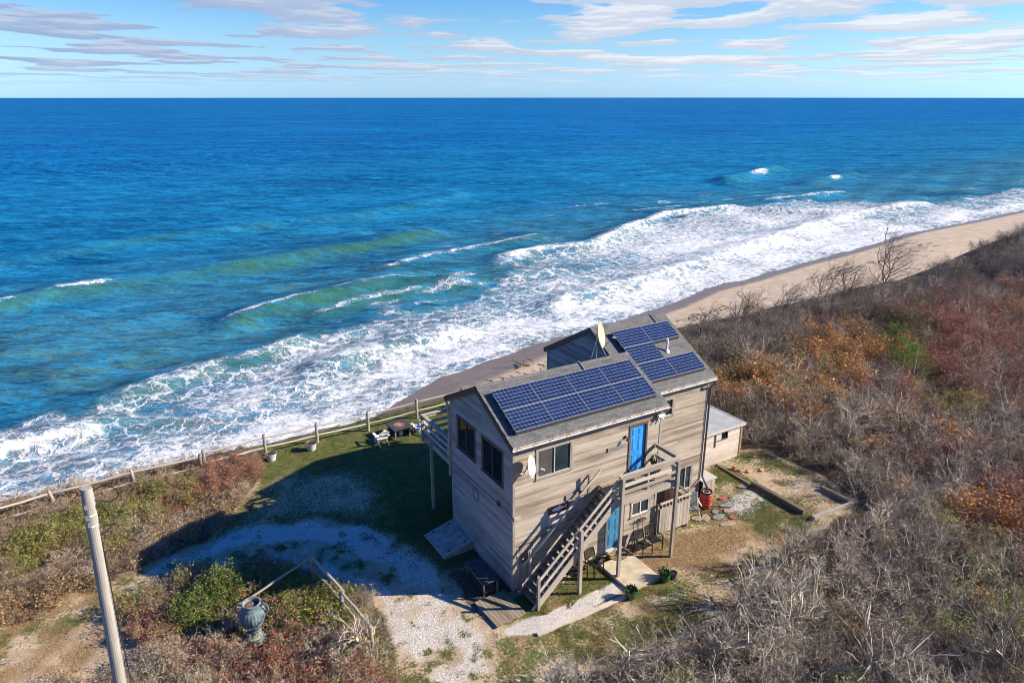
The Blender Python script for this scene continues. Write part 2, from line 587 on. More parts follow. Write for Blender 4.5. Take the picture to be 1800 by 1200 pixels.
def g_grass(x, y, z=None):
    u, v = warp(x, y, 0.5, 33)
    n = fbm(x, y, 0.9, 4, 60)
    n2 = fbm(x, y, 2.6, 3, 64)
    lawn = pmask(u, v, LAWN, 0.5)
    a = lawn * (0.80 + 0.5 * (n - 0.5))
    a = a * (1 - 0.42 * pmask(u, v, LAWN_BARE, 1.0))
    mid = pmask(u, v, PATH, 0.4) * (y > 2.0) * (1 - 0.28 * np.maximum(pmask(u, v, TRACK_UP, 0.4), pmask(u, v, TRACK_LOW, 0.4)))
    a = np.maximum(a, mid * (0.44 + 0.9 * (n2 - 0.5) + 0.5 * (n - 0.5)))
    low = pmask(u, v, PATH, 0.4) * (y <= 2.0)
    a = np.maximum(a, low * (0.30 + 1.5 * (n2 - 0.5)))
    yard = pmask(u, v, YARD, 0.5)
    a = np.maximum(a, yard * (0.58 + 0.9 * (n - 0.5)) * (1 - 0.75 * pmask(u, v, STRAW, 0.7)) * (1 - 0.35 * pmask(u, v, BED, 0.4)))
    a = a * (1 - 0.92 * pmask(x, y, GPATH, 0.15))
    a = np.maximum(a, pmask(u, v, GSTRIP, 0.12) * 0.95)
    # narrow green verge by the trunk, and the edge of the bluff
    a = np.maximum(a, np.exp(-((x + 5.9) / 0.6) ** 2) * (y < 0.6) * 0.85)
    a = np.maximum(a, sstep(-1.6, -0.4, y - edge_y(x)) * sstep(1.2, 0.2, y - edge_y(x)) * 0.85 * (x > -8) * (x < 14))
    return np.clip(a, 0, 1)


def g_straw(x, y, z=None):
    u, v = warp(x, y, 0.4, 41)
    n = fbm(x, y, 1.2, 4, 77)
    a = pmask(u, v, STRAW, 0.7)
    a = np.maximum(a, pmask(u, v, YARD, 0.4) * (0.56 + 0.9 * (n - 0.5)) * (1 - 0.8 * pmask(u, v, BED, 0.4)))
    a = np.maximum(a, pmask(u, v, LAWN, 0.4) * (0.30 + 0.9 * (n - 0.5)))
    a = np.maximum(a, sstep(-11.5, -13.0, x) * sstep(9.8, 9.0, y) * sstep(2.0, 3.5, y) * (0.55 + 0.9 * (n - 0.5)))
    a = np.maximum(a, pmask(u, v, BED, 0.3) * (0.40 + 1.0 * (n - 0.5)))
    return np.clip(a, 0, 1)


def g_litter(x, y, z=None):
    u, v = warp(x, y, 0.5, 45)
    cl = np.maximum.reduce([pmask(u, v, PATH, 0.5), pmask(u, v, LAWN, 0.5), pmask(u, v, YARD, 0.5), pmask(u, v, SANDPATCH, 0.5)])
    t = np.asarray(y, float) - edge_y(x)
    cl = np.maximum(cl, 0.8 * sstep(-11.8, -13.2, x) * sstep(9.6, 8.8, y) * sstep(2.0, 3.5, y))
    return np.clip((1 - cl) * (0.75 + 0.5 * fbm(x, y, 0.7, 3, 91)) * sstep(5.5, 2.5, t), 0, 1)


def ground_material():
    m, w, b = new_mat('ground_mix', 0.95, 0.1)
    p = w.n('ShaderNodeTexCoord').outputs['Object']
    nf = w.noise(p, 9.0, 5.0, 0.65)
    nm = w.noise(p, 1.7, 4.0, 0.6)
    vor = w.n('ShaderNodeTexVoronoi', {'Vector': p, 'Scale': 22.0, 'Randomness': 1.0})
    sand = w.mix(w.ss(nm, 0.3, 0.7), (0.36, 0.275, 0.175), (0.50, 0.40, 0.275))
    sand = w.mix(w.math('MULTIPLY', w.ss(nf, 0.45, 0.75), 0.5), sand, (0.23, 0.165, 0.10))

    def layer(base, col, att, k, soft=0.14):
        f = w.math('ADD', w.attr(att), w.math('MULTIPLY', w.math('SUBTRACT', nf, 0.5), k))
        return w.mix(w.ss(f, 0.5 - soft, 0.5 + soft), base, col)
    litter = w.mix(w.ss(nf, 0.35, 0.65), (0.060, 0.046, 0.030), (0.165, 0.120, 0.078))
    litter = w.mix(w.math('MULTIPLY', w.ss(nm, 0.50, 0.68), 0.7), litter, (0.060, 0.078, 0.026))
    straw = w.mix(w.ss(nf, 0.3, 0.7), (0.17, 0.105, 0.05), (0.36, 0.25, 0.13))
    grass = w.mix(w.ss(nf, 0.3, 0.7), (0.045, 0.070, 0.016), (0.125, 0.150, 0.040))
    grass = w.mix(w.math('MULTIPLY', w.ss(nm, 0.40, 0.62), 0.65), grass, (0.19, 0.15, 0.065))
    shellc = w.mix(w.ss(vor.outputs['Distance'], 0.1, 0.6), (0.82, 0.79, 0.74), (0.50, 0.46, 0.41))
    shellc = w.mix(w.math('MULTIPLY', w.ss(w.n('ShaderNodeSeparateColor', {0: vor.outputs['Color']}).outputs[0], 0.72, 0.9), 0.6), shellc, (0.40, 0.33, 0.25))
    c = layer(sand, litter, 'litter', 0.9)
    c = layer(c, straw, 'straw', 1.1)
    c = layer(c, shellc, 'shell', 1.0)
    c = layer(c, grass, 'grass', 1.5, 0.10)
    link(w, c, b.inputs['Base Color'])
    bump(w, b, w.math('ADD', nf, w.math('MULTIPLY', vor.outputs['Distance'], 0.4)), 0.6, 0.05)
    return m


def grow(a, b, step, lo, hi, k):
    """coordinates: even between a and b, growing geometrically out to lo and hi"""
    c = list(np.arange(a, b + 1e-6, step))
    s, x = step, b
    while x < hi:
        s *= k
        x += s
        c.append(min(x, hi))
    s, x = step, a
    pre = []
    while x > lo:
        s *= k
        x -= s
        pre.append(max(x, lo))
    return np.array(pre[::-1] + c)


ground = grid_mesh('ground', grow(-20, 20, 0.14, -400, 900, 1.045), grow(-14, 20, 0.14, -400, 400, 1.05), ground_z,
                   dict(shell=g_shell, grass=g_grass, straw=g_straw, litter=g_litter), ground_material(),
                   keep=lambda X, Y: Y < edge_y(X) + 16)


def beach_material():
    m, w, b = new_mat('beach_sand', 0.9, 0.2)
    p = w.n('ShaderNodeTexCoord').outputs['Object']
    n = w.noise(p, 0.5, 5.0, 0.6)
    nf = w.noise(w.mapping(p, sc=(0.35, 1.4, 1)), 2.0, 5.0, 0.65)
    dry = w.mix(w.ss(n, 0.35, 0.7), (0.43, 0.335, 0.235), (0.53, 0.43, 0.32))
    dry = w.mix(w.math('MULTIPLY', w.ss(nf, 0.55, 0.8), 0.35), dry, (0.30, 0.215, 0.145))
    wet = w.mix(w.ss(nf, 0.3, 0.7), (0.15, 0.115, 0.09), (0.21, 0.165, 0.125))
    wf = w.attr('wet')
    wf = w.ss(w.math('ADD', wf, w.math('MULTIPLY', w.math('SUBTRACT', n, 0.5), 0.35)), 0.35, 0.6)
    pit = w.n('ShaderNodeTexVoronoi', {'Vector': w.mapping(p, sc=(0.8, 1.2, 1)), 'Scale': 1.6, 'Randomness': 1.0}).outputs[0]
    dry = w.mix(w.math('MULTIPLY', w.ss(pit, 0.30, 0.05), 0.45), dry, (0.27, 0.195, 0.13))
    link(w, w.mix(wf, dry, wet), b.inputs['Base Color'])
    rg = w.math('SUBTRACT', 0.92, w.math('MULTIPLY', wf, 0.55))
    link(w, rg, b.inputs['Roughness'])
    bump(w, b, nf, 0.25, 0.06)
    return m


def a_wet(x, y, z):
    w = shore_y(x) - y
    width = np.interp(x, [-20, 5, 20, 40, 80, 150], [5.5, 5.5, 5.0, 3.4, 2.4, 2.0])
    return np.clip(1.0 - 0.5 * w / width, 0, 1)


beach = grid_mesh('beach', grow(-30, 120, 0.8, -500, 1500, 1.06), np.concatenate([np.arange(18, 80, 0.6), np.geomspace(80.5, 500, 40)]), beach_z,
                  dict(wet=a_wet), beach_material())

# ---- sea
FX = [-400, -60, -22, -16.5, -11, -4.5, 0.8, 8, 15, 22.8, 29, 36.8, 44, 51.8, 60, 69.5, 83, 96, 122.7, 140, 171, 183, 194, 222, 300, 500]
FY = [50, 51, 54, 56, 58.3, 61.4, 61.5, 65.3, 69.3, 72.0, 71.5, 72.5, 80, 88, 92, 94.5, 101, 107.7, 115.7, 117, 119, 109, 97, 95.5, 104, 140]


def crest(x, y, pts, amp, front, back, x0, x1, soft=8.0, wob=1.2, s=0):
    px, py = zip(*pts)
    yc = np.interp(x, px, py) + wob * (fbm(x, x * 0 + s, 0.12, 3, s) - 0.5) * 2
    t = y - yc
    tap = sstep(x0, x0 + soft, x) * sstep(x1, x1 - soft, x)
    h = amp * tap * np.where(t < 0, np.exp(-(t / front) ** 2), np.exp(-(t / back) ** 2))
    face = tap * np.where(t > -front * 0.5, np.exp(-((t + front * 0.5) / (front * 0.55)) ** 2), np.exp(-((t + front * 0.5) / (front * 1.25)) ** 2))
    return h, face, t, tap


WAVES = [  # points, height, front, back, x0, x1, greenness
    ([(-60, 92), (-24.5, 101), (-16.8, 106), (-1.5, 107), (18.4, 112), (42.8, 119.6), (60, 124)], 1.5, 3.6, 8.0, -80, 58, 1.0),
    ([(-2, 75), (5, 77.6), (13.9, 81.3), (24.5, 86.0), (30.3, 86.4), (36.5, 81.0), (44, 76)], 1.35, 3.2, 6.5, -3, 44, 1.0),
    ([(-40, 128), (-26, 133.6), (-7.5, 146.5), (15.8, 151), (45.6, 152.5), (90, 178)], 1.3, 4.2, 9.0, -60, 95, 0.55),
    ([(12, 74.5), (22, 78.5), (33, 80.0)], 0.6, 2.4, 4.0, 10, 34, 0.9),
    ([(30, 96), (45, 101), (60, 104), (75, 110)], 0.8, 3.0, 6.0, 26, 78, 0.5),
    ([(4, 52.3), (7.2, 53.6), (13.4, 56.0), (22.5, 57.2), (30, 59)], 1.0, 2.0, 3.2, 3, 30, 0.3),
    ([(-40, 46.5), (-21.6, 49.2), (-17.9, 49.9), (-13.2, 50.8), (-8, 52)], 1.0, 1.8, 2.8, -60, -9, 0.7),
    ([(-14, 56), (-5, 59.6), (4, 62.0), (12, 66.5)], 0.55, 2.2, 4.0, -18, 14, 0.8),
    ([(46, 87.5), (55, 92), (64, 94), (75, 92.5), (91, 103), (116, 115.5), (138, 114), (146, 102), (157, 95)], 1.3, 2.6, 5.0, 46, 160, 0.35),
    ([(40, 60.5), (48, 62.7), (75, 68), (110, 79), (155, 91.5), (194, 94)], 1.15, 2.2, 4.5, 38, 200, 0.35),
    ([(180, 158), (195, 163), (224, 176), (240, 182)], 2.6, 4.0, 7.0, 176, 250, 0.5),
    ([(200, 139), (228, 148), (250, 154)], 1.6, 3.5, 6.0, 196, 254, 0.5),
    ([(160, 121), (172, 120), (186, 119.5), (230, 126)], 1.0, 3.0, 5.0, 155, 200, 0.3),
]


def sea_fields(x, y):
    z = np.zeros_like(x)
    green = np.zeros_like(x)
    foam = np.zeros_like(x)
    dist = np.hypot(x - CAM[0], y - CAM[1])
    W = shore_y(x)
    F = np.interp(x, FX, FY)
    dsh = y - W - 1.0 * (fbm(x, x * 0, 0.25, 3, 101) - 0.5) * 2
    calm = sstep(0, 8, dsh)
    for i, (pts, amp, fr, bk, x0, x1, gr) in enumerate(WAVES):
        h, face, t, tap = crest(x, y, pts, amp, fr, bk, x0, x1, 8.0 if x1 - x0 > 30 else 5.0, 1.1, 200 + 7 * i)
        z += h
        n = fbm(x, y, 0.16, 3, 300 + i)
        green += gr * face * np.clip(0.72 + 1.1 * (n - 0.40), 0, 1.15)
        nn = fbm(x, y, 0.5, 4, 320 + i)
        if i in (8, 9):
            foam = np.maximum(foam, tap * np.exp(-((t + 0.6) / (1.0 + 1.8 * fbm(x, y, 0.13, 2, 360 + i))) ** 2) * (0.30 + 0.85 * nn))
        if i in (6,):
            foam = np.maximum(foam, tap * np.exp(-((t + 1.0) / 0.9) ** 2) * 0.95)
        if i in (10, 11):
            cx_, sg_ = ((213.0, 8.5), (227.0, 4.5))[i - 10]
            foam = np.maximum(foam, np.exp(-((x - cx_) / sg_) ** 2) * np.exp(-((t + 0.5) / np.where(t < 0, 2.6, 1.0)) ** 2) * (1.9 * nn - 0.05))
        if i == 12:
            foam = np.maximum(foam, tap * np.exp(-((t) / 1.4) ** 2) * (0.2 + 0.9 * nn))
        if i == 1:
            foam = np.maximum(foam, tap * np.exp(-((t - 0.8) / 0.8) ** 2) * (0.02 + 0.95 * fbm(x, y, 0.22, 3, 371)))
        if i == 0:
            foam = np.maximum(foam, np.exp(-((x + 13.5) / 4.0) ** 2) * np.exp(-((t - 0.0) / 0.9) ** 2) * 1.1)
            foam = np.maximum(foam, np.exp(-((x + 26) / 4.0) ** 2) * np.exp(-(t / 0.6) ** 2) * 0.9)
        if i in (3, 4, 7):
            foam = np.maximum(foam, tap * np.exp(-((t - 0.5) / 1.2) ** 2) * (0.15 + 0.75 * nn))
    # surf zone: solid near the sand, lace further out
    f1 = fbm(x, y, 0.10, 4, 401)
    f2 = fbm(x, y, 0.32, 4, 402)
    t = (y - W) / np.maximum(F + 3.0 * (f2 - 0.5) * 2 - W, 3.0)
    zone = sstep(1.06, 0.86, t) * (dsh > -0.4)
    lev = np.interp(x, [-60, -22, -8, 6, 20, 40, 55, 75, 100, 150, 175, 200, 300], [0.54, 0.53, 0.52, 0.53, 0.54, 0.46, 0.52, 0.64, 0.72, 0.70, 0.60, 0.50, 0.46])
    lace = zone * (lev + 0.55 * (f1 - 0.5) + 0.35 * (f2 - 0.5)) * (1.12 - 0.35 * t)
    foam = np.maximum(foam, lace)
    bandw = np.interp(x, [-60, -20, -5, 6, 16, 30, 60, 120, 200], [3.5, 4.0, 6.0, 10.5, 13, 14, 11, 10, 8])
    solid = sstep(-0.2, 0.5, dsh) * sstep(bandw * 1.35, bandw * 0.55, dsh) * (0.76 + 0.7 * (f2 - 0.5))
    foam = np.maximum(foam, solid)
    # thin sheet of water left by the last wave
    sheet = sstep(4.2, 1.5, dsh) * np.interp(x, [-30, 2, 8, 22, 40, 300], [0.0, 0.25, 0.75, 0.55, 0.5, 0.5])
    foam = foam * (1 - 0.30 * sheet)
    # drifting foam beyond the break
    far = sstep(0.95, 1.05, t) * sstep(2.2, 1.2, t)
    str_ = fbm(x * 0.55, y * 1.5, 0.22, 4, 410)
    foam = np.maximum(foam, far * (str_ - 0.50) * 1.9 * np.interp(x, [-20, 20, 40, 70, 250], [0.35, 0.7, 1.0, 1.0, 0.6]))
    chop = np.zeros_like(x)
    rg = np.random.default_rng(3)
    for k in range(16):
        wl = rg.uniform(2.6, 13)
        a = R(90) + rg.normal(0.15, 0.5)
        kx, ky = math.cos(a) * 2 * math.pi / wl, math.sin(a) * 2 * math.pi / wl
        chop += 0.011 * wl * np.sin(kx * x + ky * y + rg.uniform(0, 6.3)) * sstep(70 * wl, 22 * wl, dist)
    z = z * calm + 0.55 * chop * calm
    z += np.clip(foam, 0, 1) * 0.16 * (fbm(x, y, 1.1, 3, 420) - 0.2) * calm
    # run-up sheet hugs the sand, and the water's edge dips under it
    z = np.where(dsh < 3, z * 0.4 + 0.04, z)
    z = np.where(dsh < 0, 0.03 + dsh * 0.30, z)
    return z, np.clip(green, 0, 1.3), np.clip(foam, 0, 1), dsh


def sea_material():
    m, w, b = new_mat('sea_water', 0.15, 0.5)
    geo = w.n('ShaderNodeTexCoord').outputs['Object']
    sep = w.n('ShaderNodeSeparateXYZ', {0: geo})
    fo, gr, ds = w.attr('foam'), w.attr('green'), w.attr('shoredist')
    # body colour by depth
    gr31 = w.mapping(geo, rot=(0, 0, R(28)))                 # crests of the wind chop run across the view

    def chop(sc, freq, det=5.0, ro=0.62):
        return w.noise(w.mapping(gr31, sc=(*sc, 1.0)), freq, det, ro)
    big = chop((0.3, 1.0), 0.010, 4.0, 0.55)
    mid = chop((0.30, 1.0), 0.10, 5.0, 0.6)
    deep = w.mix(w.ss(big, 0.35, 0.65), (0.000, 0.060, 0.262), (0.000, 0.104, 0.355))  # broad dark bands stand for cloud shadows painted on the sea
    teal = w.mix(w.ss(mid, 0.3, 0.7), (0.002, 0.102, 0.230), (0.012, 0.160, 0.295))
    inner = w.mix(w.ss(mid, 0.3, 0.7), (0.036, 0.122, 0.112), (0.075, 0.178, 0.148))
    c = w.mix(w.ss(ds, 80.0, 420.0), teal, deep)
    c = w.mix(w.ss(ds, 115.0, 25.0), c, inner)
    c = w.mix(w.math('MULTIPLY', w.ss(ds, 14.0, 2.0), 0.8), c, (0.16, 0.15, 0.125))
    # streaky wavelets, their light and dark sides mixed into the colour, at three sizes so that some show at every distance
    k1, k2, k3 = chop((0.55, 1.4), 0.85, 6.0, 0.68), chop((0.50, 1.4), 0.26, 6.0, 0.68), chop((0.45, 1.4), 0.060, 6.0, 0.70)
    k4 = chop((0.45, 1.5), 0.016, 6.0, 0.70)
    for kn, da, li in ((k1, 0.45, 0.35), (k2, 0.60, 0.50), (k3, 0.55, 0.45), (k4, 0.45, 0.32)):
        c = w.mix(w.math('MULTIPLY', w.ss(kn, 0.48, 0.36), da), c, (0.000, 0.036, 0.120))
        c = w.mix(w.math('MULTIPLY', w.ss(kn, 0.52, 0.66), li), c, (0.010, 0.200, 0.420))
    # bright crest lines and dark hollows of wind ripples, painted as light and shade
    for kn, li in ((chop((0.42, 1.5), 0.50, 4.0, 0.6), 0.42), (chop((0.42, 1.5), 0.17, 5.0, 0.62), 0.42), (chop((0.40, 1.6), 0.055, 5.0, 0.65), 0.24)):
        rd = w.math('ABSOLUTE', w.math('SUBTRACT', kn, 0.53))
        c = w.mix(w.math('MULTIPLY', w.ss(rd, 0.030, 0.004), li), c, (0.018, 0.265, 0.510))
        rd = w.math('ABSOLUTE', w.math('SUBTRACT', kn, 0.45))
        c = w.mix(w.math('MULTIPLY', w.ss(rd, 0.035, 0.004), li), c, (0.000, 0.040, 0.130))
    gm = w.math('MULTIPLY', w.ss(gr, 0.05, 1.05), w.math('SUBTRACT', 0.85, w.math('MULTIPLY', w.ss(k2, 0.42, 0.62), 0.45)))
    c = w.mix(gm, c, (0.036, 0.130, 0.086))  # green tint painted on wave faces for light passing through them
    # milky water where air has been beaten in
    c = w.mix(w.math('MULTIPLY', w.ss(fo, 0.10, 0.85), 0.45), c, (0.24, 0.36, 0.40))
    # foam: cellular lace plus solid patches
    wn = w.n('ShaderNodeTexNoise', {'Vector': geo, 'Scale': 0.35, 'Detail': 3.0, 'Roughness': 0.6})
    wv = w.n('ShaderNodeVectorMath', {0: wn.outputs['Color'], 1: (0.5, 0.5, 0.5)}, operation='SUBTRACT').outputs[0]
    wv = w.n('ShaderNodeVectorMath', {0: wv, 'Scale': 2.0}, operation='SCALE').outputs[0]
    wn2 = w.n('ShaderNodeTexNoise', {'Vector': geo, 'Scale': 1.4, 'Detail': 3.0, 'Roughness': 0.6})
    wv2 = w.n('ShaderNodeVectorMath', {0: wn2.outputs['Color'], 1: (0.5, 0.5, 0.5)}, operation='SUBTRACT').outputs[0]
    wv2 = w.n('ShaderNodeVectorMath', {0: wv2, 'Scale': 1.3}, operation='SCALE').outputs[0]
    wv = w.n('ShaderNodeVectorMath', {0: wv, 1: wv2}, operation='ADD').outputs[0]
    gp = w.n('ShaderNodeVectorMath', {0: geo, 1: wv}, operation='ADD').outputs[0]
    v1 = w.n('ShaderNodeTexVoronoi', {'Vector': w.mapping(gp, sc=(0.55, 0.8, 0.0)), 'Scale': 0.62}, feature='DISTANCE_TO_EDGE', voronoi_dimensions='2D').outputs[0]
    v2 = w.n('ShaderNodeTexVoronoi', {'Vector': w.mapping(gp, sc=(0.7, 1.0, 0.0)), 'Scale': 1.7}, feature='DISTANCE_TO_EDGE', voronoi_dimensions='2D').outputs[0]
    fn = w.noise(gp, 1.1, 7.0, 0.68)
    fnc = w.noise(geo, 0.45, 5.0, 0.6)
    thn = w.math('ADD', 0.15, w.math('MULTIPLY', w.ss(w.noise(geo, 0.6, 4.0, 0.6), 0.32, 0.68), 1.55))
    th1 = w.math('MULTIPLY', w.math('MULTIPLY', fo, 0.34), thn)
    web1 = w.math('SUBTRACT', 1.0, w.ss(v1, 0.0, w.math('MAXIMUM', th1, 0.002)))
    web2 = w.math('SUBTRACT', 1.0, w.ss(v2, 0.0, w.math('MAXIMUM', w.math('MULTIPLY', w.math('MULTIPLY', fo, 0.34), thn), 0.002)))
    web = w.math('MULTIPLY', w.math('MAXIMUM', web1, w.math('MULTIPLY', web2, 0.7)), w.ss(fo, 0.10, 0.42))
    web = w.math('MULTIPLY', web, w.ss(w.math('ADD', fnc, w.math('MULTIPLY', fo, 0.5)), 0.42, 0.75))
    q = w.math('ADD', w.math('MULTIPLY', w.math('SUBTRACT', fn, 0.5), 1.5), fo)
    blob = w.math('MULTIPLY', w.ss(q, 0.50, 0.78), w.ss(fo, 0.05, 0.2))
    foam = w.math('MAXIMUM', w.math('MULTIPLY', web, 0.9), blob, clamp=True)
    fc = w.mix(w.ss(fn, 0.3, 0.62), (0.44, 0.50, 0.56), (0.76, 0.77, 0.775))
    col = w.mix(foam, c, fc)
    ripple, swell = chop((0.55, 1.2), 1.3), chop((0.40, 1.2), 0.16)
    hgt = w.math('ADD', w.math('ADD', w.math('MULTIPLY', ripple, 0.30), w.math('MULTIPLY', swell, 1.6)), w.math('MULTIPLY', w.math('MULTIPLY', fn, foam), 0.35))
    nrm = w.n('ShaderNodeBump', {'Height': hgt, 'Strength': 0.75, 'Distance': 1.0}).outputs[0]
    dif = w.n('ShaderNodeBsdfDiffuse', {'Color': col, 'Roughness': 0.0, 'Normal': nrm})
    gls = w.n('ShaderNodeBsdfGlossy', {'Color': (0.55, 0.78, 1.0, 1.0), 'Roughness': 0.16, 'Normal': nrm})
    # averaged over wave slopes the mirror share stays small, even far out
    lw = w.n('ShaderNodeLayerWeight', {'Blend': 0.25, 'Normal': nrm}).outputs['Fresnel']
    share = w.math('MULTIPLY', w.math('ADD', 0.012, w.math('MULTIPLY', lw, 0.085)), w.math('SUBTRACT', 1.0, w.math('MULTIPLY', foam, 0.8)))
    ms = w.n('ShaderNodeMixShader', {0: share, 1: dif.outputs[0], 2: gls.outputs[0]})
    out = [x for x in w.t.nodes if x.type == 'OUTPUT_MATERIAL'][0]
    w.t.nodes.remove(b)
    link(w, ms.outputs[0], out.inputs[0])
    return m


def build_sea():
    xs = [-12.0]
    while xs[-1] < 36000:
        xs.append(xs[-1] + max(0.62, 0.0105 * abs(xs[-1] + 12)))
    left = [-12.0]
    while left[-1] > -9000:
        left.append(left[-1] - max(0.62, 0.016 * abs(left[-1] + 12)))
    xs = np.array(left[:0:-1] + xs)
    ys = [30.0]
    while ys[-1] < 36000:
        ys.append(ys[-1] + max(0.55, 0.0090 * (ys[-1] + 20) if ys[-1] > 50 else 0.55))
    ys = np.array(ys)
    X, Y = np.meshgrid(xs, ys)
    z, gr, fo, ds = sea_fields(X, Y)
    f = {'green': gr, 'foam': fo, 'shoredist': ds}

    def keep(X, Y):
        u, v, dp = proj(np.stack([X, Y, np.full_like(X, SEA)], -1))
        return (ds > -2.0)
    return grid_mesh('sea', xs, ys, lambda a, c: SEA + z, {k: (lambda a, c, d, q=v: q) for k, v in f.items()}, sea_material(), keep)


sea = build_sea()
# ------------------------------------------------------------------ materials of the house and props
M_SIDE = wood('cedar_siding', (0.160, 0.126, 0.096), (0.450, 0.388, 0.315), (0.55, 0.55, 15.0), stain=(0.15, 0.092, 0.064), stain_amt=0.62, rvar=0.55)
M_SIDE_SHADE = wood('shaded_siding', (0.125, 0.122, 0.120), (0.345, 0.335, 0.325), (0.55, 0.55, 15.0), stain=(0.10, 0.095, 0.09), stain_amt=0.5, rvar=0.5)   # cooler, darker cedar: shade of gable and seaward walls put into the colour
M_TRIM = wood('grey_trim', (0.20, 0.165, 0.14), (0.40, 0.345, 0.30), (3.0, 3.0, 3.0), rvar=0.3)
M_BROWN = wood('brown_trim', (0.085, 0.060, 0.045), (0.17, 0.125, 0.095), (3, 3, 3), rvar=0.3)
M_RAIL = wood('weathered_rail', (0.26, 0.225, 0.185), (0.52, 0.465, 0.395), (0.9, 9.0, 9.0), rvar=0.35)
M_POST = wood('weathered_post', (0.20, 0.170, 0.140), (0.40, 0.35, 0.295), (11, 11, 0.7), rvar=0.35)
M_TREAD = wood('stair_wood', (0.10, 0.078, 0.052), (0.34, 0.275, 0.18), (9, 0.9, 6), stain=(0.08, 0.06, 0.045), stain_amt=0.6, rvar=0.4)
M_DECK = wood('deck_wood', (0.17, 0.135, 0.09), (0.40, 0.335, 0.235), (9, 0.7, 6), rvar=0.4)
M_FENCE = wood('fence_board', (0.25, 0.21, 0.175), (0.47, 0.41, 0.35), (12, 12, 0.7), stain=(0.50, 0.37, 0.24), stain_amt=0.35, rvar=0.5)
M_SHED = wood('pale_shingle_wall', (0.40, 0.335, 0.28), (0.62, 0.555, 0.48), (2.0, 2.0, 12), stain=(0.17, 0.11, 0.08), stain_amt=0.35, rvar=0.45)
M_BLEACH = wood('bleached_wood', (0.34, 0.29, 0.24), (0.60, 0.54, 0.47), (5, 5, 5), rvar=0.3)
M_TIE = wood('old_timber', (0.10, 0.082, 0.062), (0.27, 0.225, 0.175), (8, 0.8, 8), rvar=0.3)
M_FASCIA = plain('gutter_trim', (0.50, 0.465, 0.425), 0.55, 0.4, var=0.10)
M_COPPER = plain('drip_edge', (0.56, 0.44, 0.36), 0.6, 0.3, var=0.18)
M_WHITE = plain('white_paint', (0.76, 0.75, 0.72), 0.5, 0.4, var=0.06)
M_BLACKM = plain('black_metal', (0.022, 0.021, 0.020), 0.6, 0.25, var=0.3)
M_DARKPIPE = plain('dark_downspout', (0.075, 0.080, 0.090), 0.45, 0.5, var=0.2)
M_GALV = plain('galvanised', (0.42, 0.44, 0.45), 0.40, 0.5, 0.6, var=0.1)
M_DISHW = plain('white_dish', (0.55, 0.55, 0.54), 0.45, 0.4, var=0.05)
M_DISHO = plain('stained_dish', (0.50, 0.415, 0.295), 0.6, 0.3, var=0.14, nscale=3)
M_CONC = plain('concrete_slab', (0.52, 0.44, 0.31), 0.9, 0.2, var=0.14, nscale=2.2, bumpk=0.2)
M_DARK = plain('dark_interior', (0.02, 0.022, 0.024), 0.8, 0.2)
M_BULK = plain('weathered_hatch', (0.33, 0.31, 0.28), 0.75, 0.3, var=0.2, nscale=3)
M_SLATE = plain('dark_tabletop', (0.055, 0.058, 0.065), 0.5, 0.4, var=0.3)
M_RED = plain('faded_red_plastic', (0.46, 0.050, 0.036), 0.42, 0.4, var=0.18, nscale=2)
M_BLACKP = plain('black_plastic', (0.025, 0.025, 0.027), 0.45, 0.4)
M_GREENC = plain('green_glaze', (0.012, 0.085, 0.030), 0.18, 0.6, var=0.3, coat=0.6)
M_BLUEC = plain('blue_glaze', (0.020, 0.022, 0.085), 0.2, 0.6, var=0.3, coat=0.5)
M_SOIL = plain('potting_soil', (0.045, 0.032, 0.022), 0.95, 0.1, var=0.4, nscale=20)
M_TERRA = plain('terracotta', (0.36, 0.20, 0.13), 0.8, 0.2, var=0.15)
M_ORANGE = plain('orange_clay', (0.62, 0.26, 0.14), 0.8, 0.2, var=0.15)


def glass_mat(name, col, rough=0.04):
    m, w, b = new_mat(name, rough, 0.5)
    co = w.n('ShaderNodeTexCoord').outputs['Object']
    n = w.noise(co, 1.1, 2.0, 0.5)
    link(w, w.mix(w.ss(n, 0.35, 0.65), tuple(0.55 * c for c in col), col), b.inputs['Base Color'])
    return m


M_GLASS = glass_mat('window_glass', (0.022, 0.042, 0.048))
M_SCREEN = glass_mat('insect_screen', (0.085, 0.080, 0.076), 0.45)
M_DGLASS = glass_mat('dark_glass', (0.010, 0.016, 0.020), 0.06)


def door_mat(name, col, fade):
    m, w, b = new_mat(name, 0.55, 0.35)
    co = w.n('ShaderNodeTexCoord').outputs['Object']
    n = w.noise(w.mapping(co, sc=(5, 5, 1.2)), 1.6, 5.0, 0.65)
    link(w, w.mix(w.ss(n, 0.38, 0.72), col, fade), b.inputs['Base Color'])
    return m


M_BLUE = door_mat('bright_blue_paint', (0.022, 0.235, 0.62), (0.06, 0.37, 0.74))
M_BLUE2 = door_mat('dull_blue_paint', (0.030, 0.165, 0.32), (0.075, 0.245, 0.40))


def shingle_mat():
    m, w, b = new_mat('grey_asphalt_shingle', 0.95, 0.12)
    co = w.n('ShaderNodeTexCoord').outputs['Object']
    a, o = vary(w)
    n = w.noise(co, 26.0, 4.0, 0.7)
    n2 = w.noise(co, 0.9, 3.0, 0.6)
    t = w.math('ADD', w.math('MULTIPLY', w.math('ADD', a, o), 0.42), w.math('ADD', w.math('MULTIPLY', n, 0.5), w.math('MULTIPLY', n2, 0.35)))
    c = w.mix(w.ss(t, 0.25, 1.15), (0.078, 0.079, 0.079), (0.165, 0.165, 0.163))
    link(w, c, b.inputs['Base Color'])
    return m


M_SHING = shingle_mat()
M_ROOFDECK = plain('roof_deck', (0.12, 0.118, 0.11), 0.95, 0.1)
M_SLABROOF = plain('grey_membrane', (0.36, 0.375, 0.37), 0.85, 0.2, var=0.10, nscale=1.5)


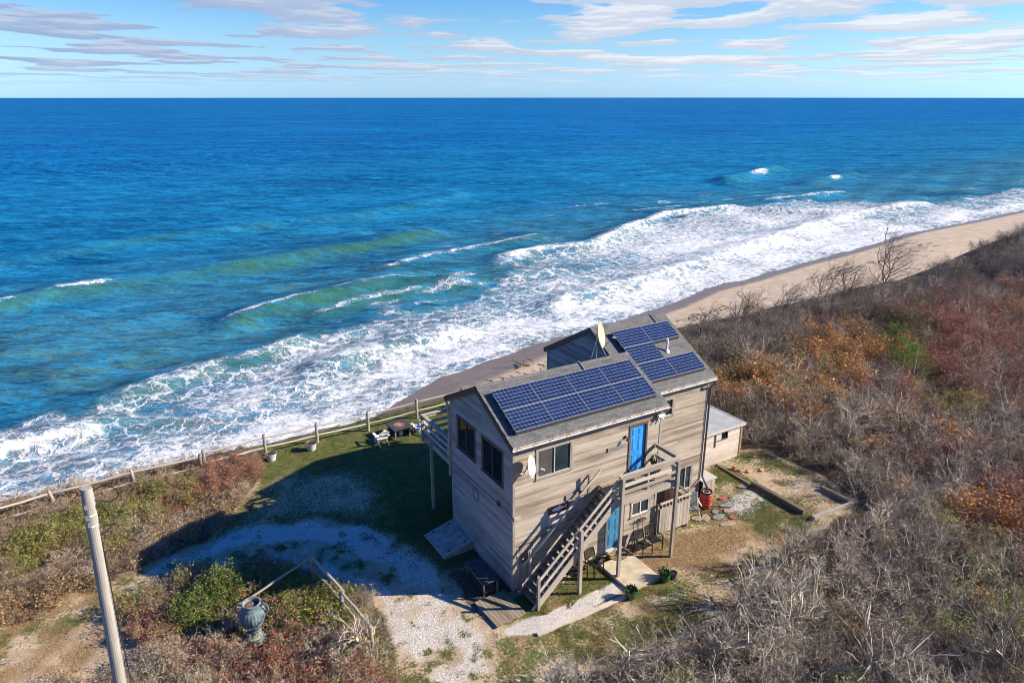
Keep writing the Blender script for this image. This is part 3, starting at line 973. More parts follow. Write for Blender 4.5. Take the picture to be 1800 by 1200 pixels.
def cell_mat():
    m, w, b = new_mat('solar_cell', 0.22, 0.5)
    a, o = vary(w)
    f = w.math('FRACT', w.math('ADD', a, w.math('MULTIPLY', o, 3.1)))
    c = w.mix(w.ss(f, 0.1, 0.9), (0.008, 0.023, 0.078), (0.013, 0.019, 0.062))
    c = w.mix(w.ss(f, 0.55, 0.6), c, (0.011, 0.030, 0.098))
    link(w, c, b.inputs['Base Color'])
    return m


M_CELL = cell_mat()
M_BACKSHEET = plain('solar_backsheet', (0.36, 0.335, 0.335), 0.4, 0.4, var=0.05)
M_ALU = plain('aluminium_frame', (0.24, 0.24, 0.24), 0.4, 0.5, 0.3, var=0.05)
M_SKIRT = plain('array_skirt', (0.075, 0.080, 0.092), 0.5, 0.4, var=0.1)

# ------------------------------------------------------------------ the house: two gabled volumes
XF, DF, EF, PF = 7.37, 5.20, 6.50, 7.86           # near volume: length, depth, eave and peak height
XR0, XR1, YR0, YR1, ER, PR = 7.30, 11.60, 1.45, 8.55, 6.36, 8.38   # rear volume
SLF, SLR = 0.509, 0.560
house = thing('beach_house', 'two-storey weathered cedar beach house with two gables, blue doors and grey shingle roofs', 'house', (0, 0, 0))


def siding(name, O, U, N, span, z0, z1, holes, mat=M_SIDE, h=0.112, seed=1, parent=house):
    """lapped boards: one short board after another, real butt joints, cut round the openings"""
    rg = random.Random(seed)
    O, U, N = Vector(O), Vector(U), Vector(N)
    mb = MB()
    z = z0
    row = 0
    while z < z1 - 0.02:
        zt = min(z + h, z1)
        u0, u1 = span(z + h * 0.5)
        if u1 - u0 > 0.05:
            ivs = [(u0, u1)]
            for a, b, c, d in holes:
                if c < z + h * 0.6 and d > z + h * 0.4:
                    nv = []
                    for p, q in ivs:
                        if b <= p or a >= q:
                            nv.append((p, q))
                        else:
                            if a > p:
                                nv.append((p, a))
                            if b < q:
                                nv.append((b, q))
                    ivs = nv
            base = rg.random() * 0.5
            for p, q in ivs:
                x = p
                while x < q - 1e-4:
                    L = rg.uniform(1.4, 4.2)
                    e = q if q - x - L < 0.7 else x + L
                    g = 0.002
                    bo, to = 0.026 + rg.uniform(-0.002, 0.003), 0.010
                    P = lambda u, zz, n: O + U * u + N * n + Vector((0, 0, zz))
                    mb.add([P(x + g, z, 0), P(e - g, z, 0), P(x + g, z, bo), P(e - g, z, bo), P(x + g, zt + 0.006, to), P(e - g, zt + 0.006, to)],
                           [(0, 1, 3, 2), (2, 3, 5, 4)], 0, min(1, base + rg.random() * 0.55))
                    x = e
        z += h
        row += 1
    o = mb.build(name, mat, parent, kind='stuff')
    return o


def window(O, U, N, u0, u1, z0, z1, casing, sash, panes=(M_SCREEN, M_GLASS), cw=0.070, proud=0.045, sill=True, split=0.5):
    """part 'window' (casing) with sash, panes and sill below it"""
    O, U, N = Vector(O), Vector(U), Vector(N)
    Mx = Matrix((U, N, Vector((0, 0, 1)))).transposed()

    def bx(mb, a, b, n0, n1, c, d, mi=0):
        ctr = O + U * ((a + b) / 2) + N * ((n0 + n1) / 2) + Vector((0, 0, (c + d) / 2))
        mb.box(ctr, (abs(b - a), abs(n1 - n0), abs(d - c)), Mx, mi)
    mb = MB()
    bx(mb, u0 - cw, u0, -0.02, proud, z0 - 0.02, z1)
    bx(mb, u1, u1 + cw, -0.02, proud, z0 - 0.02, z1)
    bx(mb, u0 - cw - 0.01, u1 + cw + 0.01, -0.02, proud + 0.008, z1, z1 + cw)
    wd = mb.build('window', casing, house)
    s = MB()
    um = u0 + (u1 - u0) * split
    t = 0.035
    bx(s, u0, u1, -0.03, proud - 0.012, z1 - t, z1)
    bx(s, u0, u1, -0.03, proud - 0.012, z0, z0 + t)
    for a in (u0, um - t / 2, u1 - t):
        bx(s, a, a + t, -0.03, proud - 0.012 + 0.004, z0 + t, z1 - t)
    s.build('sash', sash, wd)
    for k, (a, b) in enumerate(((u0 + t, um - t / 2), (um + t / 2, u1 - t))):
        p = MB()
        bx(p, a, b, -0.022, -0.004 - 0.010 * k, z0 + t, z1 - t)
        p.build('pane', panes[k], wd)
    if sill:
        p = MB()
        bx(p, u0 - cw - 0.02, u1 + cw + 0.02, -0.02, proud + 0.035, z0 - 0.075, z0 - 0.021)
        p.build('sill', casing, wd)
    return wd


def door(O, U, N, u0, u1, z0, z1, mat, casing=M_BROWN):
    O, U, N = Vector(O), Vector(U), Vector(N)
    Mx = Matrix((U, N, Vector((0, 0, 1)))).transposed()

    def bx(mb, a, b, n0, n1, c, d, mi=0, taper=1.0):
        ctr = O + U * ((a + b) / 2) + N * ((n0 + n1) / 2) + Vector((0, 0, (c + d) / 2))
        mb.box(ctr, (abs(b - a), abs(n1 - n0), abs(d - c)), Mx, mi, None, taper)
    mb = MB()
    bx(mb, u0, u1, -0.06, -0.02, z0, z1)
    dr = mb.build('door', mat, house)
    w, hh = u1 - u0, z1 - z0
    for cx in (0.30, 0.70):
        for a, b in ((0.10, 0.36), (0.42, 0.74), (0.79, 0.93)):
            p = MB()
            x0, x1 = u0 + w * (cx - 0.145), u0 + w * (cx + 0.145)
            c, d = z0 + hh * a, z0 + hh * b
            bx(p, x0, x1, -0.022, -0.012, c, d)
            bx(p, x0 + 0.035, x1 - 0.035, -0.012, -0.004, c + 0.035, d - 0.035)
            p.build('door_panel', mat, dr)
    p = MB()
    for a, b, c, d in ((u0 - 0.09, u0, z0, z1 + 0.09), (u1, u1 + 0.09, z0, z1 + 0.09), (u0, u1, z1, z1 + 0.09)):
        bx(p, a, b, -0.06, 0.05, c, d)
    p.build('door_casing', casing, dr)
    p = MB()
    bx(p, u0 - 0.05, u1 + 0.05, -0.05, 0.12, z0 - 0.09, z0 - 0.003)
    p.build('threshold', M_BLEACH, dr)
    p = MB()
    kc = O + U * (u0 + 0.07) + N * 0.02 + Vector((0, 0, z0 + 0.95))
    p.tube([kc - N * 0.04, kc + N * 0.012], 0.012, 8)
    p.tube([kc + N * 0.008, kc + N * 0.024, kc + N * 0.045], [0.018, 0.032, 0.016], 10)
    p.build('handle', M_GALV, dr)
    return dr


X1, Y1 = (1, 0, 0), (0, 1, 0)
# openings: (u0, u1, z0, z1)
W_FRONT = (1.08, 2.66, 4.84, 6.02)
D_UP = (5.70, 6.52, 3.78, 5.86)
D_LOW = (4.66, 5.50, 0.24, 2.24)
W_SMALL = (6.00, 6.98, 1.50, 2.16)
PLANKD = (0.14, 0.92, 0.05, 2.02)
W_G1 = (2.98, 4.52, 4.52, 5.96)
W_G2 = (0.74, 2.34, 4.46, 5.92)
W_R1 = (8.20, 9.42, 4.98, 5.80)
W_R2 = (10.20, 10.98, 0.72, 1.96)


def pad(h, k=0.0):
    return (h[0] - k, h[1] + k, h[2] - k, h[3] + k)


# solid cores behind the boards, set back so openings have depth
mb = MB()
ci = 0.075
def gable_core(mb, x0, x1, y0, y1, z0, ze, zp):
    ym = (y0 + y1) / 2
    vs = []
    for x in (x0, x1):
        vs += [(x, y0, z0), (x, y1, z0), (x, y1, ze), (x, ym, zp), (x, y0, ze)]
    mb.add(vs, [(0, 4, 3, 2, 1), (5, 6, 7, 8, 9), (0, 5, 9, 4), (4, 9, 8, 3), (3, 8, 7, 2), (2, 7, 6, 1), (1, 6, 5, 0)])
gable_core(mb, ci, XF - 0.01, ci, DF - ci, -0.3, EF - 0.03, PF - 0.06)
gable_core(mb, XR0 + ci, XR1 - ci, YR0 + ci, YR1 - ci, -0.3, ER - 0.03, PR - 0.06)
mb.build('wall_core', M_DARK, house)
mb = MB()
mb.bb(0.02, XF - 0.02, 0.02, DF - 0.02, -0.4, 0.10)
mb.bb(XR0 + 0.02, XR1 - 0.02, YR0 + 0.02, YR1 - 0.02, -0.4, 0.10)
mb.build('foundation', plain('foundation', (0.25, 0.235, 0.21), 0.9, 0.2, bumpk=0.3), house)


def gspan(y0, y1, ze, zp):
    ym, hw = (y0 + y1) / 2, (y1 - y0) / 2

    def f(z):
        if z <= ze:
            return (y0, y1)
        k = max(0.0, 1 - (z - ze) / (zp - ze))
        return (ym - hw * k, ym + hw * k)
    return f


siding('siding', (0, 0, 0), X1, (0, -1, 0), lambda z: (0, XF), 0.06, EF + 0.04, [pad(W_FRONT), pad(D_UP), pad(D_LOW), pad(W_SMALL), pad(PLANKD)], seed=3)
siding('siding', (0, 0, 0), Y1, (-1, 0, 0), gspan(0, DF, EF + 0.08, PF + 0.02), 0.06, PF + 0.1, [pad(W_G1), pad(W_G2)], M_SIDE_SHADE, seed=4)
siding('siding', (0, DF, 0), X1, (0, 1, 0), lambda z: (0, XF), 0.06, EF + 0.04, [], M_SIDE_SHADE, seed=5)
siding('siding', (XF, 0, 0), Y1, (1, 0, 0), lambda z: (0, 1.45), 0.06, EF + 0.04, [], seed=6)
siding('siding', (0, YR0, 0), X1, (0, -1, 0), lambda z: (XF, XR1), 0.06, ER + 0.04, [pad(W_R1), pad(W_R2)], seed=7)
siding('siding', (XR0, 0, 0), Y1, (-1, 0, 0), gspan(YR0, YR1, ER + 0.08, PR + 0.02), 3.0, PR + 0.1, [], M_SIDE_SHADE, seed=8)
siding('siding', (XR1, 0, 0), Y1, (1, 0, 0), gspan(YR0, YR1, ER + 0.08, PR + 0.02), 0.06, PR + 0.1, [], seed=9)
siding('siding', (0, YR1, 0), X1, (0, 1, 0), lambda z: (XR0, XR1), 0.06, ER + 0.04, [], M_SIDE_SHADE, seed=10)

window((0, 0, 0), X1, (0, -1, 0), *W_FRONT, M_TRIM, M_FASCIA)
window((0, 0, 0), X1, (0, -1, 0), *W_SMALL, M_TRIM, M_WHITE)
window((0, 0, 0), Y1, (-1, 0, 0), *W_G1, M_BROWN, M_BROWN, (M_DGLASS, M_DGLASS))
window((0, 0, 0), Y1, (-1, 0, 0), *W_G2, M_BROWN, M_BROWN, (M_DGLASS, M_DGLASS))
window((0, YR0, 0), X1, (0, -1, 0), *W_R1, M_TRIM, M_FASCIA)
window((0, YR0, 0), X1, (0, -1, 0), *W_R2, M_TRIM, M_FASCIA, (M_GLASS, M_GLASS))
o = door((0, 0, 0), X1, (0, -1, 0), *D_UP, M_BLUE)
o['label'] = 'bright blue panelled door on the upper landing'
o = door((0, 0, 0), X1, (0, -1, 0), *D_LOW, M_BLUE2)
o['label'] = 'duller blue panelled door at ground level behind the post'
# plank door by the near corner
pd = MB()
pd.bb(PLANKD[0], PLANKD[1], -0.002, 0.03, PLANKD[2], PLANKD[3])
pd = pd.build('plank_door', M_BROWN, house, label='grey door of vertical planks under the foot of the stairs')
for k in range(6):
    w_ = (PLANKD[1] - PLANKD[0]) / 6
    q = MB()
    q.bb(PLANKD[0] + k * w_ + 0.006, PLANKD[0] + (k + 1) * w_ - 0.006, -0.022 - 0.004 * (k % 2), -0.003, PLANKD[2], PLANKD[3] - 0.01 * (k % 3))
    q.build('plank', M_POST, pd)
for z_ in (1.55, 0.45):
    q = MB()
    q.bb(PLANKD[0] + 0.03, PLANKD[1] - 0.03, -0.05, -0.027, z_, z_ + 0.11)
    q.build('batten', M_POST, pd)

# corner boards, belt board, rakes, fascias
for (x, y, z0, z1, dx, dy) in ((0, 0, 0.05, EF + 0.05, -1, -1), (XF, 0, 0.05, EF + 0.05, 1, -1), (0, DF, 0.05, EF + 0.05, -1, 1), (XR1, YR0, 0.05, ER + 0.1, 1, -1), (XR0, YR1, 3.0, ER + 0.1, -1, 1), (XR1, YR1, 0.05, ER + 0.1, 1, 1)):
    m_ = MB()
    m_.bb(x + dx * 0.034, x - dx * 0.075, y + dy * 0.012, y + dy * 0.036, z0, z1)
    m_.bb(x + dx * 0.011, x + dx * 0.035, y + dy * 0.011, y - dy * 0.075, z0, z1)
    m_.build('corner_board', M_TRIM, house)
m_ = MB()
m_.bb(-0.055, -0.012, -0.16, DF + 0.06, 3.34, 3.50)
m_.build('belt_board', M_SIDE_SHADE, house)
m_ = MB()
m_.bb(-0.10, 0.30, -0.075, -0.030, 3.30, 3.46)
m_.build('belt_board', M_BLEACH, house, label='pale belt board stub at the near corner')
m_ = MB()
m_.bb(2.45, 4.05, -0.075, -0.030, 3.45, 3.66)
m_.build('ledger_board', M_TRIM, house)


def roof(xa, xb, y0, y1, ze, sl, over, keepout, n_single, seed):
    """two slopes of slab with rakes, fascia and ridge; shingles laid course by course"""
    rg = random.Random(seed)
    ym = (y0 + y1) / 2
    ya, yb = y0 - over, y1 + over
    zr = ze + sl * (ym - ya)
    th = 0.10
    mb = MB()
    for s in (0, 1):
        yy = ya if s == 0 else yb
        vs = []
        for x in (xa, xb):
            vs += [(x, yy, ze), (x, ym, zr), (x, ym, zr - th), (x, yy, ze - th)]
        fs = [(0, 4, 5, 1), (3, 2, 6, 7), (0, 3, 7, 4), (0, 1, 2, 3), (4, 7, 6, 5)]
        if s:
            fs = [tuple(reversed(f)) for f in fs]
        mb.add(vs, fs)
    rf = mb.build('roof', M_ROOFDECK, house)
    ang = math.atan(sl)
    L = (ym - ya) / math.cos(ang)
    ex, tw = 0.145, 0.305
    sm = MB()
    t0, t1 = 0.004, 0.016
    sm.add([(0, 0, t0), (tw - 0.012, 0, t0), (tw - 0.012, 0, t1), (0, 0, t1), (0, ex + 0.03, 0.003), (tw - 0.012, ex + 0.03, 0.003), (0, ex + 0.03, 0.0), (tw - 0.012, ex + 0.03, 0.0)],
           [(0, 1, 2, 3), (3, 2, 5, 4), (0, 3, 4, 6), (1, 7, 5, 2)], 0, 0.5)
    sme = sm.mesh('shingle', M_SHING)
    for s in (0, 1):
        rest = MB()
        cand = []
        r = 0
        d = -0.015
        while d < L - 0.06:
            off = (r % 2) * tw * 0.5 + rg.uniform(-0.03, 0.03)
            x = xa - 0.01 - off
            while x < xb:
                a, b = max(x, xa - 0.012), min(x + tw, xb + 0.012)
                if b - a > 0.06:
                    cand.append((a, b, d, rg.random()))
                x += tw
            r += 1
            d += ex
        singles = set()
        if s == 0 and n_single:
            def hidden(c):
                return any(k[0] < c[0] and c[1] < k[1] and k[2] < c[2] and c[2] + ex < k[3] for k in keepout)
            vis = [i for i, c in enumerate(cand) if not hidden(c) and c[1] - c[0] > tw - 0.005]
            vis.sort(key=lambda i: (cand[i][0] + 12.3) ** 2 + (cand[i][2] + 20) ** 2)
            singles = set(vis[:n_single])
        for i, (a, b, d, rn) in enumerate(cand):
            if s == 0:
                base = Vector((0, ya + d * math.cos(ang), ze + d * math.sin(ang)))
                e2 = Vector((0, math.cos(ang), math.sin(ang)))
                nn = Vector((0, -math.sin(ang), math.cos(ang)))
            else:
                base = Vector((0, yb - d * math.cos(ang), ze + d * math.sin(ang)))
                e2 = Vector((0, -math.cos(ang), math.sin(ang)))
                nn = Vector((0, math.sin(ang), math.cos(ang)))
            if i in singles:
                o = bpy.data.objects.new('shingle', sme)
                COL.objects.link(o)
                o.parent = rf
                o.matrix_local = Matrix.Translation(base + Vector((a + 0.004, 0, 0))) @ Matrix.Rotation(ang + rg.uniform(-0.008, 0.016), 4, 'X') @ Matrix.Rotation(rg.uniform(-0.012, 0.012), 4, 'Z')
            else:
                a2, b2 = a + 0.004, b - 0.008
                P = lambda x, t, n: base + Vector((x, 0, 0)) + e2 * t + nn * n
                k = rg.uniform(-0.002, 0.006)
                vs = [P(a2, 0, t0), P(b2, 0, t0), P(b2, 0, t1 + k), P(a2, 0, t1 + k), P(a2, ex + 0.03, 0.003), P(b2, ex + 0.03, 0.003)]
                fs = [(0, 1, 2, 3), (3, 2, 5, 4)]
                if s:
                    fs = [tuple(reversed(f)) for f in fs]
                rest.add(vs, fs, 0, rn)
        rest.build('shingles', M_SHING, rf, kind='stuff')
    # ridge caps
    rc = MB()
    x = xa
    while x < xb - 0.05:
        e = min(x + 0.16, xb)
        for sgn in (-1, 1):
            vs = [(x, ym, zr + 0.030), (e + 0.03, ym, zr + 0.018), (e + 0.03, ym + sgn * 0.15, zr + 0.018 - sl * 0.15), (x, ym + sgn * 0.15, zr + 0.030 - sl * 0.15)]
            rc.add(vs, [(0, 1, 2, 3)] if sgn < 0 else [(3, 2, 1, 0)])
        x = e
    rc.build('ridge_cap', M_SHING, rf)
    # rakes at both gable ends
    for x, dx in ((xa, -1), (xb, 1)):
        rk = MB()
        for yy in (ya, yb):
            rk.beam((x + dx * 0.014, yy, ze - th - 0.04), (x + dx * 0.014, ym, zr - th - 0.04), 0.028, 0.19, (0, 0, 1))
        rk.build('rake_board', M_BROWN if dx < 0 else M_TRIM, rf)
    for a_, b_ in ((ya + 0.002, ya + 0.03), (yb - 0.03, yb - 0.002)):
        fa = MB()
        fa.bb(xa, xb, a_, b_, ze - 0.24, ze - th - 0.002)
        fa.build('fascia', M_TRIM, rf)
    fa = MB()
    fa.bb(xa + 0.03, xb - 0.03, ya + 0.031, y0 + 0.02, ze - 0.235, ze - 0.215)
    fa.build('soffit', M_TRIM, rf)
    dp = MB()
    dp.bb(xa, xb, ya - 0.012, ya - 0.002, ze - 0.055, ze + 0.004)
    dp.build('drip_edge', M_COPPER if xa < 1 else M_FASCIA, rf)
    gt = MB()
    # open half-round gutter
    n = 7
    pr = []
    for k in range(n):
        a = math.pi * (1 + k / (n - 1))
        pr.append((ya - 0.075 + 0.058 * math.cos(a), ze - 0.075 + 0.062 * math.sin(a)))
    pr2 = [(ya - 0.075 + (p[0] - ya + 0.075) * 0.88, ze - 0.075 + (p[1] - ze + 0.075) * 0.88) for p in pr]
    loop = pr + pr2[::-1]
    vs = [(xx, p[0], p[1]) for xx in (xa - 0.03, xb + 0.03) for p in loop]
    m = len(loop)
    gt.add(vs, [(k, (k + 1) % m, m + (k + 1) % m, m + k) for k in range(m)] + [tuple(range(m))[::-1], tuple(m + k for k in range(m))])
    gt.build('gutter', M_FASCIA, rf)
    br = MB()
    x = xa + 0.25
    while x < xb:
        br.beam((x, ya - 0.005, ze - 0.02), (x, ya - 0.12, ze - 0.05), 0.022, 0.014)
        x += 0.75
    br.build('gutter_strap', M_BROWN, rf)
    return rf, ya, ze, ang, ym, zr


rf1 = roof(-0.16, 7.52, 0.0, DF, 6.56, SLF, 0.25, [(0.2, 7.15, 0.55, 2.55)], 300, 21)
rf2 = roof(7.22, 11.84, YR0, YR1, 6.42, SLR, 0.24, [(7.95, 11.4, 2.5, 3.4), (7.95, 9.6, 1.5, 2.5), (8.1, 11.3, 0.6, 1.3)], 0, 22)

# downspouts
m_ = MB()
m_.tube([(11.70, YR0 - 0.32, 6.26), (11.70, YR0 - 0.30, 6.10), (11.71, YR0 - 0.075, 5.88), (11.71, YR0 - 0.075, 1.15), (11.62, YR0 - 0.35, 0.98), (11.42, YR0 - 0.72, 0.93)], 0.05, 8)
m_.build('downspout', M_DARKPIPE, house, smooth=False)
m_ = MB()
m_.tube([(7.46, -0.30, 6.40), (7.44, -0.12, 6.18), (7.30, -0.02, 6.0)], 0.035, 8)
m_.bb(7.30, 7.46, -0.16, -0.05, 5.98, 6.08)
m_.build('downspout', M_FASCIA, house)
m_ = MB()
m_.tube([(-0.12, DF + 0.22, 6.36), (-0.10, DF + 0.10, 6.15), (-0.09, DF + 0.07, 5.9), (-0.09, DF + 0.07, 2.75)], 0.045, 8)
m_.build('downspout', M_TRIM, house)
# vent pipe with flashing on the rear roof
zv = rf2[2] + SLR * (3.0 - rf2[1])
m_ = MB()
m_.tube([(10.30, 3.0, zv - 0.05), (10.30, 3.0, zv + 0.62)], 0.055, 12)
m_.lathe([(0.15, -0.06), (0.12, 0.03), (0.06, 0.10), (0.055, 0.12)], 12, (10.30, 3.0, zv))
m_.build('vent_pipe', M_WHITE, house, smooth=False)
# conduits from the ridges down to the arrays
for (xx, rf, dy) in ((4.86, rf1, 0.52), (10.95, rf2, 0.62)):
    ym, zr, sl = rf[4], rf[5], (SLF if rf is rf1 else SLR)
    m_ = MB()
    m_.tube([(xx, ym + 0.12, zr + 0.02), (xx, ym, zr + 0.075), (xx + 0.01, ym - 0.2, zr + 0.05 - 0.2 * sl), (xx, ym - dy, zr + 0.05 - dy * sl)], 0.028, 8)
    m_.build('conduit', M_GALV, house)
# wall lamp, thermometer strip, vents, cable
m_ = MB()
m_.bb(5.34, 5.44, -0.06, -0.02, 5.44, 5.56)
m_.tube([(5.39, -0.05, 5.52), (5.39, -0.16, 5.56), (5.39, -0.19, 5.48)], 0.014, 6)
m_.lathe([(0.015, 0.05), (0.07, 0.0), (0.075, -0.03), (0.02, -0.04)], 10, (5.39, -0.19, 5.44))
m_.build('wall_lamp', M_BLACKM, house)
m_ = MB()
m_.bb(4.56, 5.42, -0.055, -0.027, 5.11, 5.20)
m_.bb(4.50, 4.56, -0.07, -0.026, 5.06, 5.22)
m_.build('wall_bracket', M_GALV, house)
m_ = MB()
m_.bb(7.05, 7.35, -0.20, -0.06, 6.02, 6.14)
m_.tube([(7.1, -0.08, 5.98), (7.05, -0.2, 5.86)], 0.03, 8)
m_.tube([(7.28, -0.08, 5.98), (7.34, -0.2, 5.86)], 0.03, 8)
m_.build('floodlight', M_WHITE, house)
m_ = MB()
m_.bb(3.55, 3.72, -0.05, -0.026, 1.05, 1.30)
m_.build('vent_cover', M_GALV, house)
m_ = MB()
m_.lathe([(0.04, 0), (0.05, 0.03), (0.02, 0.05)], 10, (4.30, -0.06, 1.66))
m_.build('doorbell', M_RED, house)

# ------------------------------------------------------------------ solar panels
def solar_panel(label, x, d, rf, w=1.730, l=1.052, skirt=False):
    """x along the eave, d up the slope (plan y of the lower edge)"""
    sl = math.tan(rf[3])
    z = rf[2] + sl * (d - rf[1])
    o = thing('solar_panel', label, 'solar panel', (x, d, z), 0, 'solar panels on the roofs')
    o.rotation_euler = (rf[3], 0, 0)
    t0, t1 = 0.175, 0.210
    fr = MB()
    f = 0.014
    fr.bb(0, w, 0, f, t0, t1 + 0.003)
    fr.bb(0, w, l - f, l, t0, t1 + 0.003)
    fr.bb(0, f, f, l - f, t0, t1 + 0.003)
    fr.bb(w - f, w, f, l - f, t0, t1 + 0.003)
    fr.build('frame', M_ALU, o)
    bs = MB()
    bs.bb(f, w - f, f, l - f, t0 + 0.005, t1 - 0.008)
    bs.build('backsheet', M_BACKSHEET, o)
    ce = MB()
    nx, ny = 10, 6
    mx, my = 0.008, 0.008
    cw, ch = (w - 2 * f - 2 * mx) / nx, (l - 2 * f - 2 * my) / ny
    rg = random.Random(label)
    for i in range(nx):
        for j in range(ny):
            a, b = f + mx + i * cw, f + my + j * ch
            g, k = 0.0062, 0.010
            x0, x1, y0, y1, zz = a + g, a + cw - g, b + g, b + ch - g, t1 - 0.003
            ce.add([(x0 + k, y0, zz), (x1 - k, y0, zz), (x1, y0 + k, zz), (x1, y1 - k, zz), (x1 - k, y1, zz), (x0 + k, y1, zz), (x0, y1 - k, zz), (x0, y0 + k, zz)],
                   [tuple(range(8))], 0, rg.random())
    ce.build('cells', M_CELL, o, kind='stuff')
    rl = MB()
    for yy in (0.22, l - 0.22):
        rl.bb(0.0, w, yy - 0.02, yy + 0.02, 0.06, t0 - 0.002)
        for xx in (0.3, w - 0.3):
            rl.bb(xx - 0.03, xx + 0.03, yy - 0.03, yy + 0.03, 0.0, 0.06)
    rl.build('mounting_rail', M_GALV, o)
    if skirt:
        sk = MB()
        sk.bb(0, w, -0.026, -0.004, 0.0, t1 - 0.008)
        sk.build('skirt', M_SKIRT, o)
    return o


ORD = ['first', 'second', 'third', 'fourth']
for r, rn in enumerate(('lower', 'upper')):
    for k in range(4):
        solar_panel(f'{ORD[k]} solar panel from the left in the {rn} row on the near roof', 0.20 + k * 1.735, 0.22 + r * 0.94, rf1, skirt=(r == 0))
for k, s in enumerate(('left', 'right')):
    solar_panel(f'solar panel on the far roof, {s} one of the lowest pair below the vent pipe', 7.98 + k * 1.735, 1.66, rf2, skirt=True)
    solar_panel(f'solar panel on the far roof, {s} one of the top pair near the ridge', 7.98 + k * 1.735, 3.50, rf2, skirt=(k == 1))
solar_panel('single solar panel between the two pairs on the far roof', 7.98, 2.58, rf2)

# ------------------------------------------------------------------ lean-to shed at the far end
shed = thing('shed', 'low pale-walled lean-to shed with flat grey roof at the far end of the house', 'shed', (13.9, 3.1, 0.15))
SO = Vector((13.9, 3.1, 0.15))
sx1 = 2.40
siding('siding', (-2.2, 0, 0), X1, (0, -1, 0), lambda z: (0, sx1 + 2.2), 0.0, 1.98, [(2.2 + 0.46, 2.2 + 1.30, 1.42, 1.92)], M_SHED, 0.14, 31, shed)
siding('siding', (sx1, 0, 0), Y1, (1, 0, 0), lambda z: (0, 3.0), 0.0, 2.1, [], M_SHED, 0.14, 32, shed)
m_ = MB()
m_.bb(-2.18, sx1 - 0.03, 0.05, 2.95, -0.2, 1.96)
m_.build('wall_core', M_DARK, shed)
m_ = MB()
m_.bb(-2.2, sx1 + 0.12, -0.14, 3.1, 1.99, 2.09)
m_.build('roof', M_SLABROOF, shed)
m_ = MB()
m_.bb(-2.2, sx1 + 0.13, -0.165, -0.142, 1.94, 2.10)
m_.bb(sx1 + 0.122, sx1 + 0.145, -0.165, 3.1, 1.94, 2.10)
m_.build('fascia', M_FASCIA, shed)
m_ = MB()
m_.bb(sx1 - 0.07, sx1 + 0.045, -0.05, -0.028, 0, 1.93)
m_.bb(sx1 + 0.028, sx1 + 0.05, -0.027, 0.08, 0, 1.93)
m_.build('corner_board', M_TERRA, shed)
m_ = MB()
m_.bb(0.40, 0.46, -0.06, 0.02, 1.10, 1.93)
m_.bb(0.461, 1.30, -0.05, 0.02, 1.40, 1.44)
m_.bb(1.30, 1.34, -0.05, 0.02, 1.40, 1.93)
wd = m_.build('window', M_BROWN, shed)
m_ = MB()
m_.bb(0.462, 0.90, -0.01, 0.0, 1.442, 1.93)
m_.build('pane', plain('curtained_glass', (0.55, 0.54, 0.52), 0.2, 0.5, var=0.15, nscale=5), wd)
m_ = MB()
m_.bb(0.902, 1.298, 0.0, 0.012, 1.442, 1.93)
m_.build('pane', M_DGLASS, wd)
# ------------------------------------------------------------------ outside staircase and landing
st = thing('outdoor_staircase', 'steep grey timber staircase climbing the front wall to the upper blue door', 'staircase', (0, 0, 0))
SA, SB = Vector((-0.02, 0, 0.02)), Vector((4.02, 0, 3.74))        # nosing line
sdir = (SB - SA).normalized()
NT_ = 17
yi, yo = -0.30, -1.36
for k, y in enumerate((yi, yo)):
    m_ = MB()
    m_.beam(SA + Vector((0.14, y, -0.02)), SB + Vector((0.02, y, -0.15)), 0.045, 0.29, (0, 0, 1))
    m_.build('stringer', M_RAIL if k else M_POST, st)
for k in range(NT_):
    p = SA.lerp(SB, (k + 1) / (NT_ + 1))
    m_ = MB()
    m_.bb(p.x - 0.03, p.x + 0.24, yo + 0.025, yi - 0.025, p.z - 0.02, p.z + 0.02)
    tr = m_.build('step', M_TREAD, st)
    m_ = MB()
    m_.bb(p.x + 0.215, p.x + 0.238, yo + 0.027, yi - 0.027, p.z - 0.20, p.z - 0.022)
    m_.build('riser', M_TREAD, tr)
m_ = MB()
m_.bb(0.23, 0.33, yo - 0.12, yo - 0.025, -0.2, 1.52)
m_.build('post', M_POST, st)
m_ = MB()
m_.bb(2.16, 2.29, yo - 0.155, yo - 0.025, -0.2, 2.92)
m_.build('post', M_POST, st)
m_ = MB()
m_.bb(0.62, 0.71, yi + 0.03, yi + 0.11, 0.0, 1.85)
m_.build('post', M_POST, st)
m_ = MB()
m_.bb(3.40, 3.49, yi + 0.03, yi + 0.11, 3.55, 4.42)
m_.build('post', M_POST, st)
up = Vector((0, 0, 1))
m_ = MB()
m_.beam(SA + Vector((0.26, yo - 0.0, 0.0)) + up * 1.18, SB + Vector((0.0, yo, 0)) + up * 0.78, 0.045, 0.135)
m_.build('handrail', M_RAIL, st)
m_ = MB()
m_.beam(SA + Vector((0.30, yo - 0.0, 0.0)) + up * 0.68, SB + Vector((0.0, yo, 0)) + up * 0.36, 0.040, 0.135)
m_.build('handrail', M_RAIL, st)
m_ = MB()
m_.beam(Vector((0.30, yi + 0.02, 1.30)), Vector((3.98, yi + 0.02, 4.50)), 0.045, 0.10)
m_.build('handrail', M_RAIL, st)

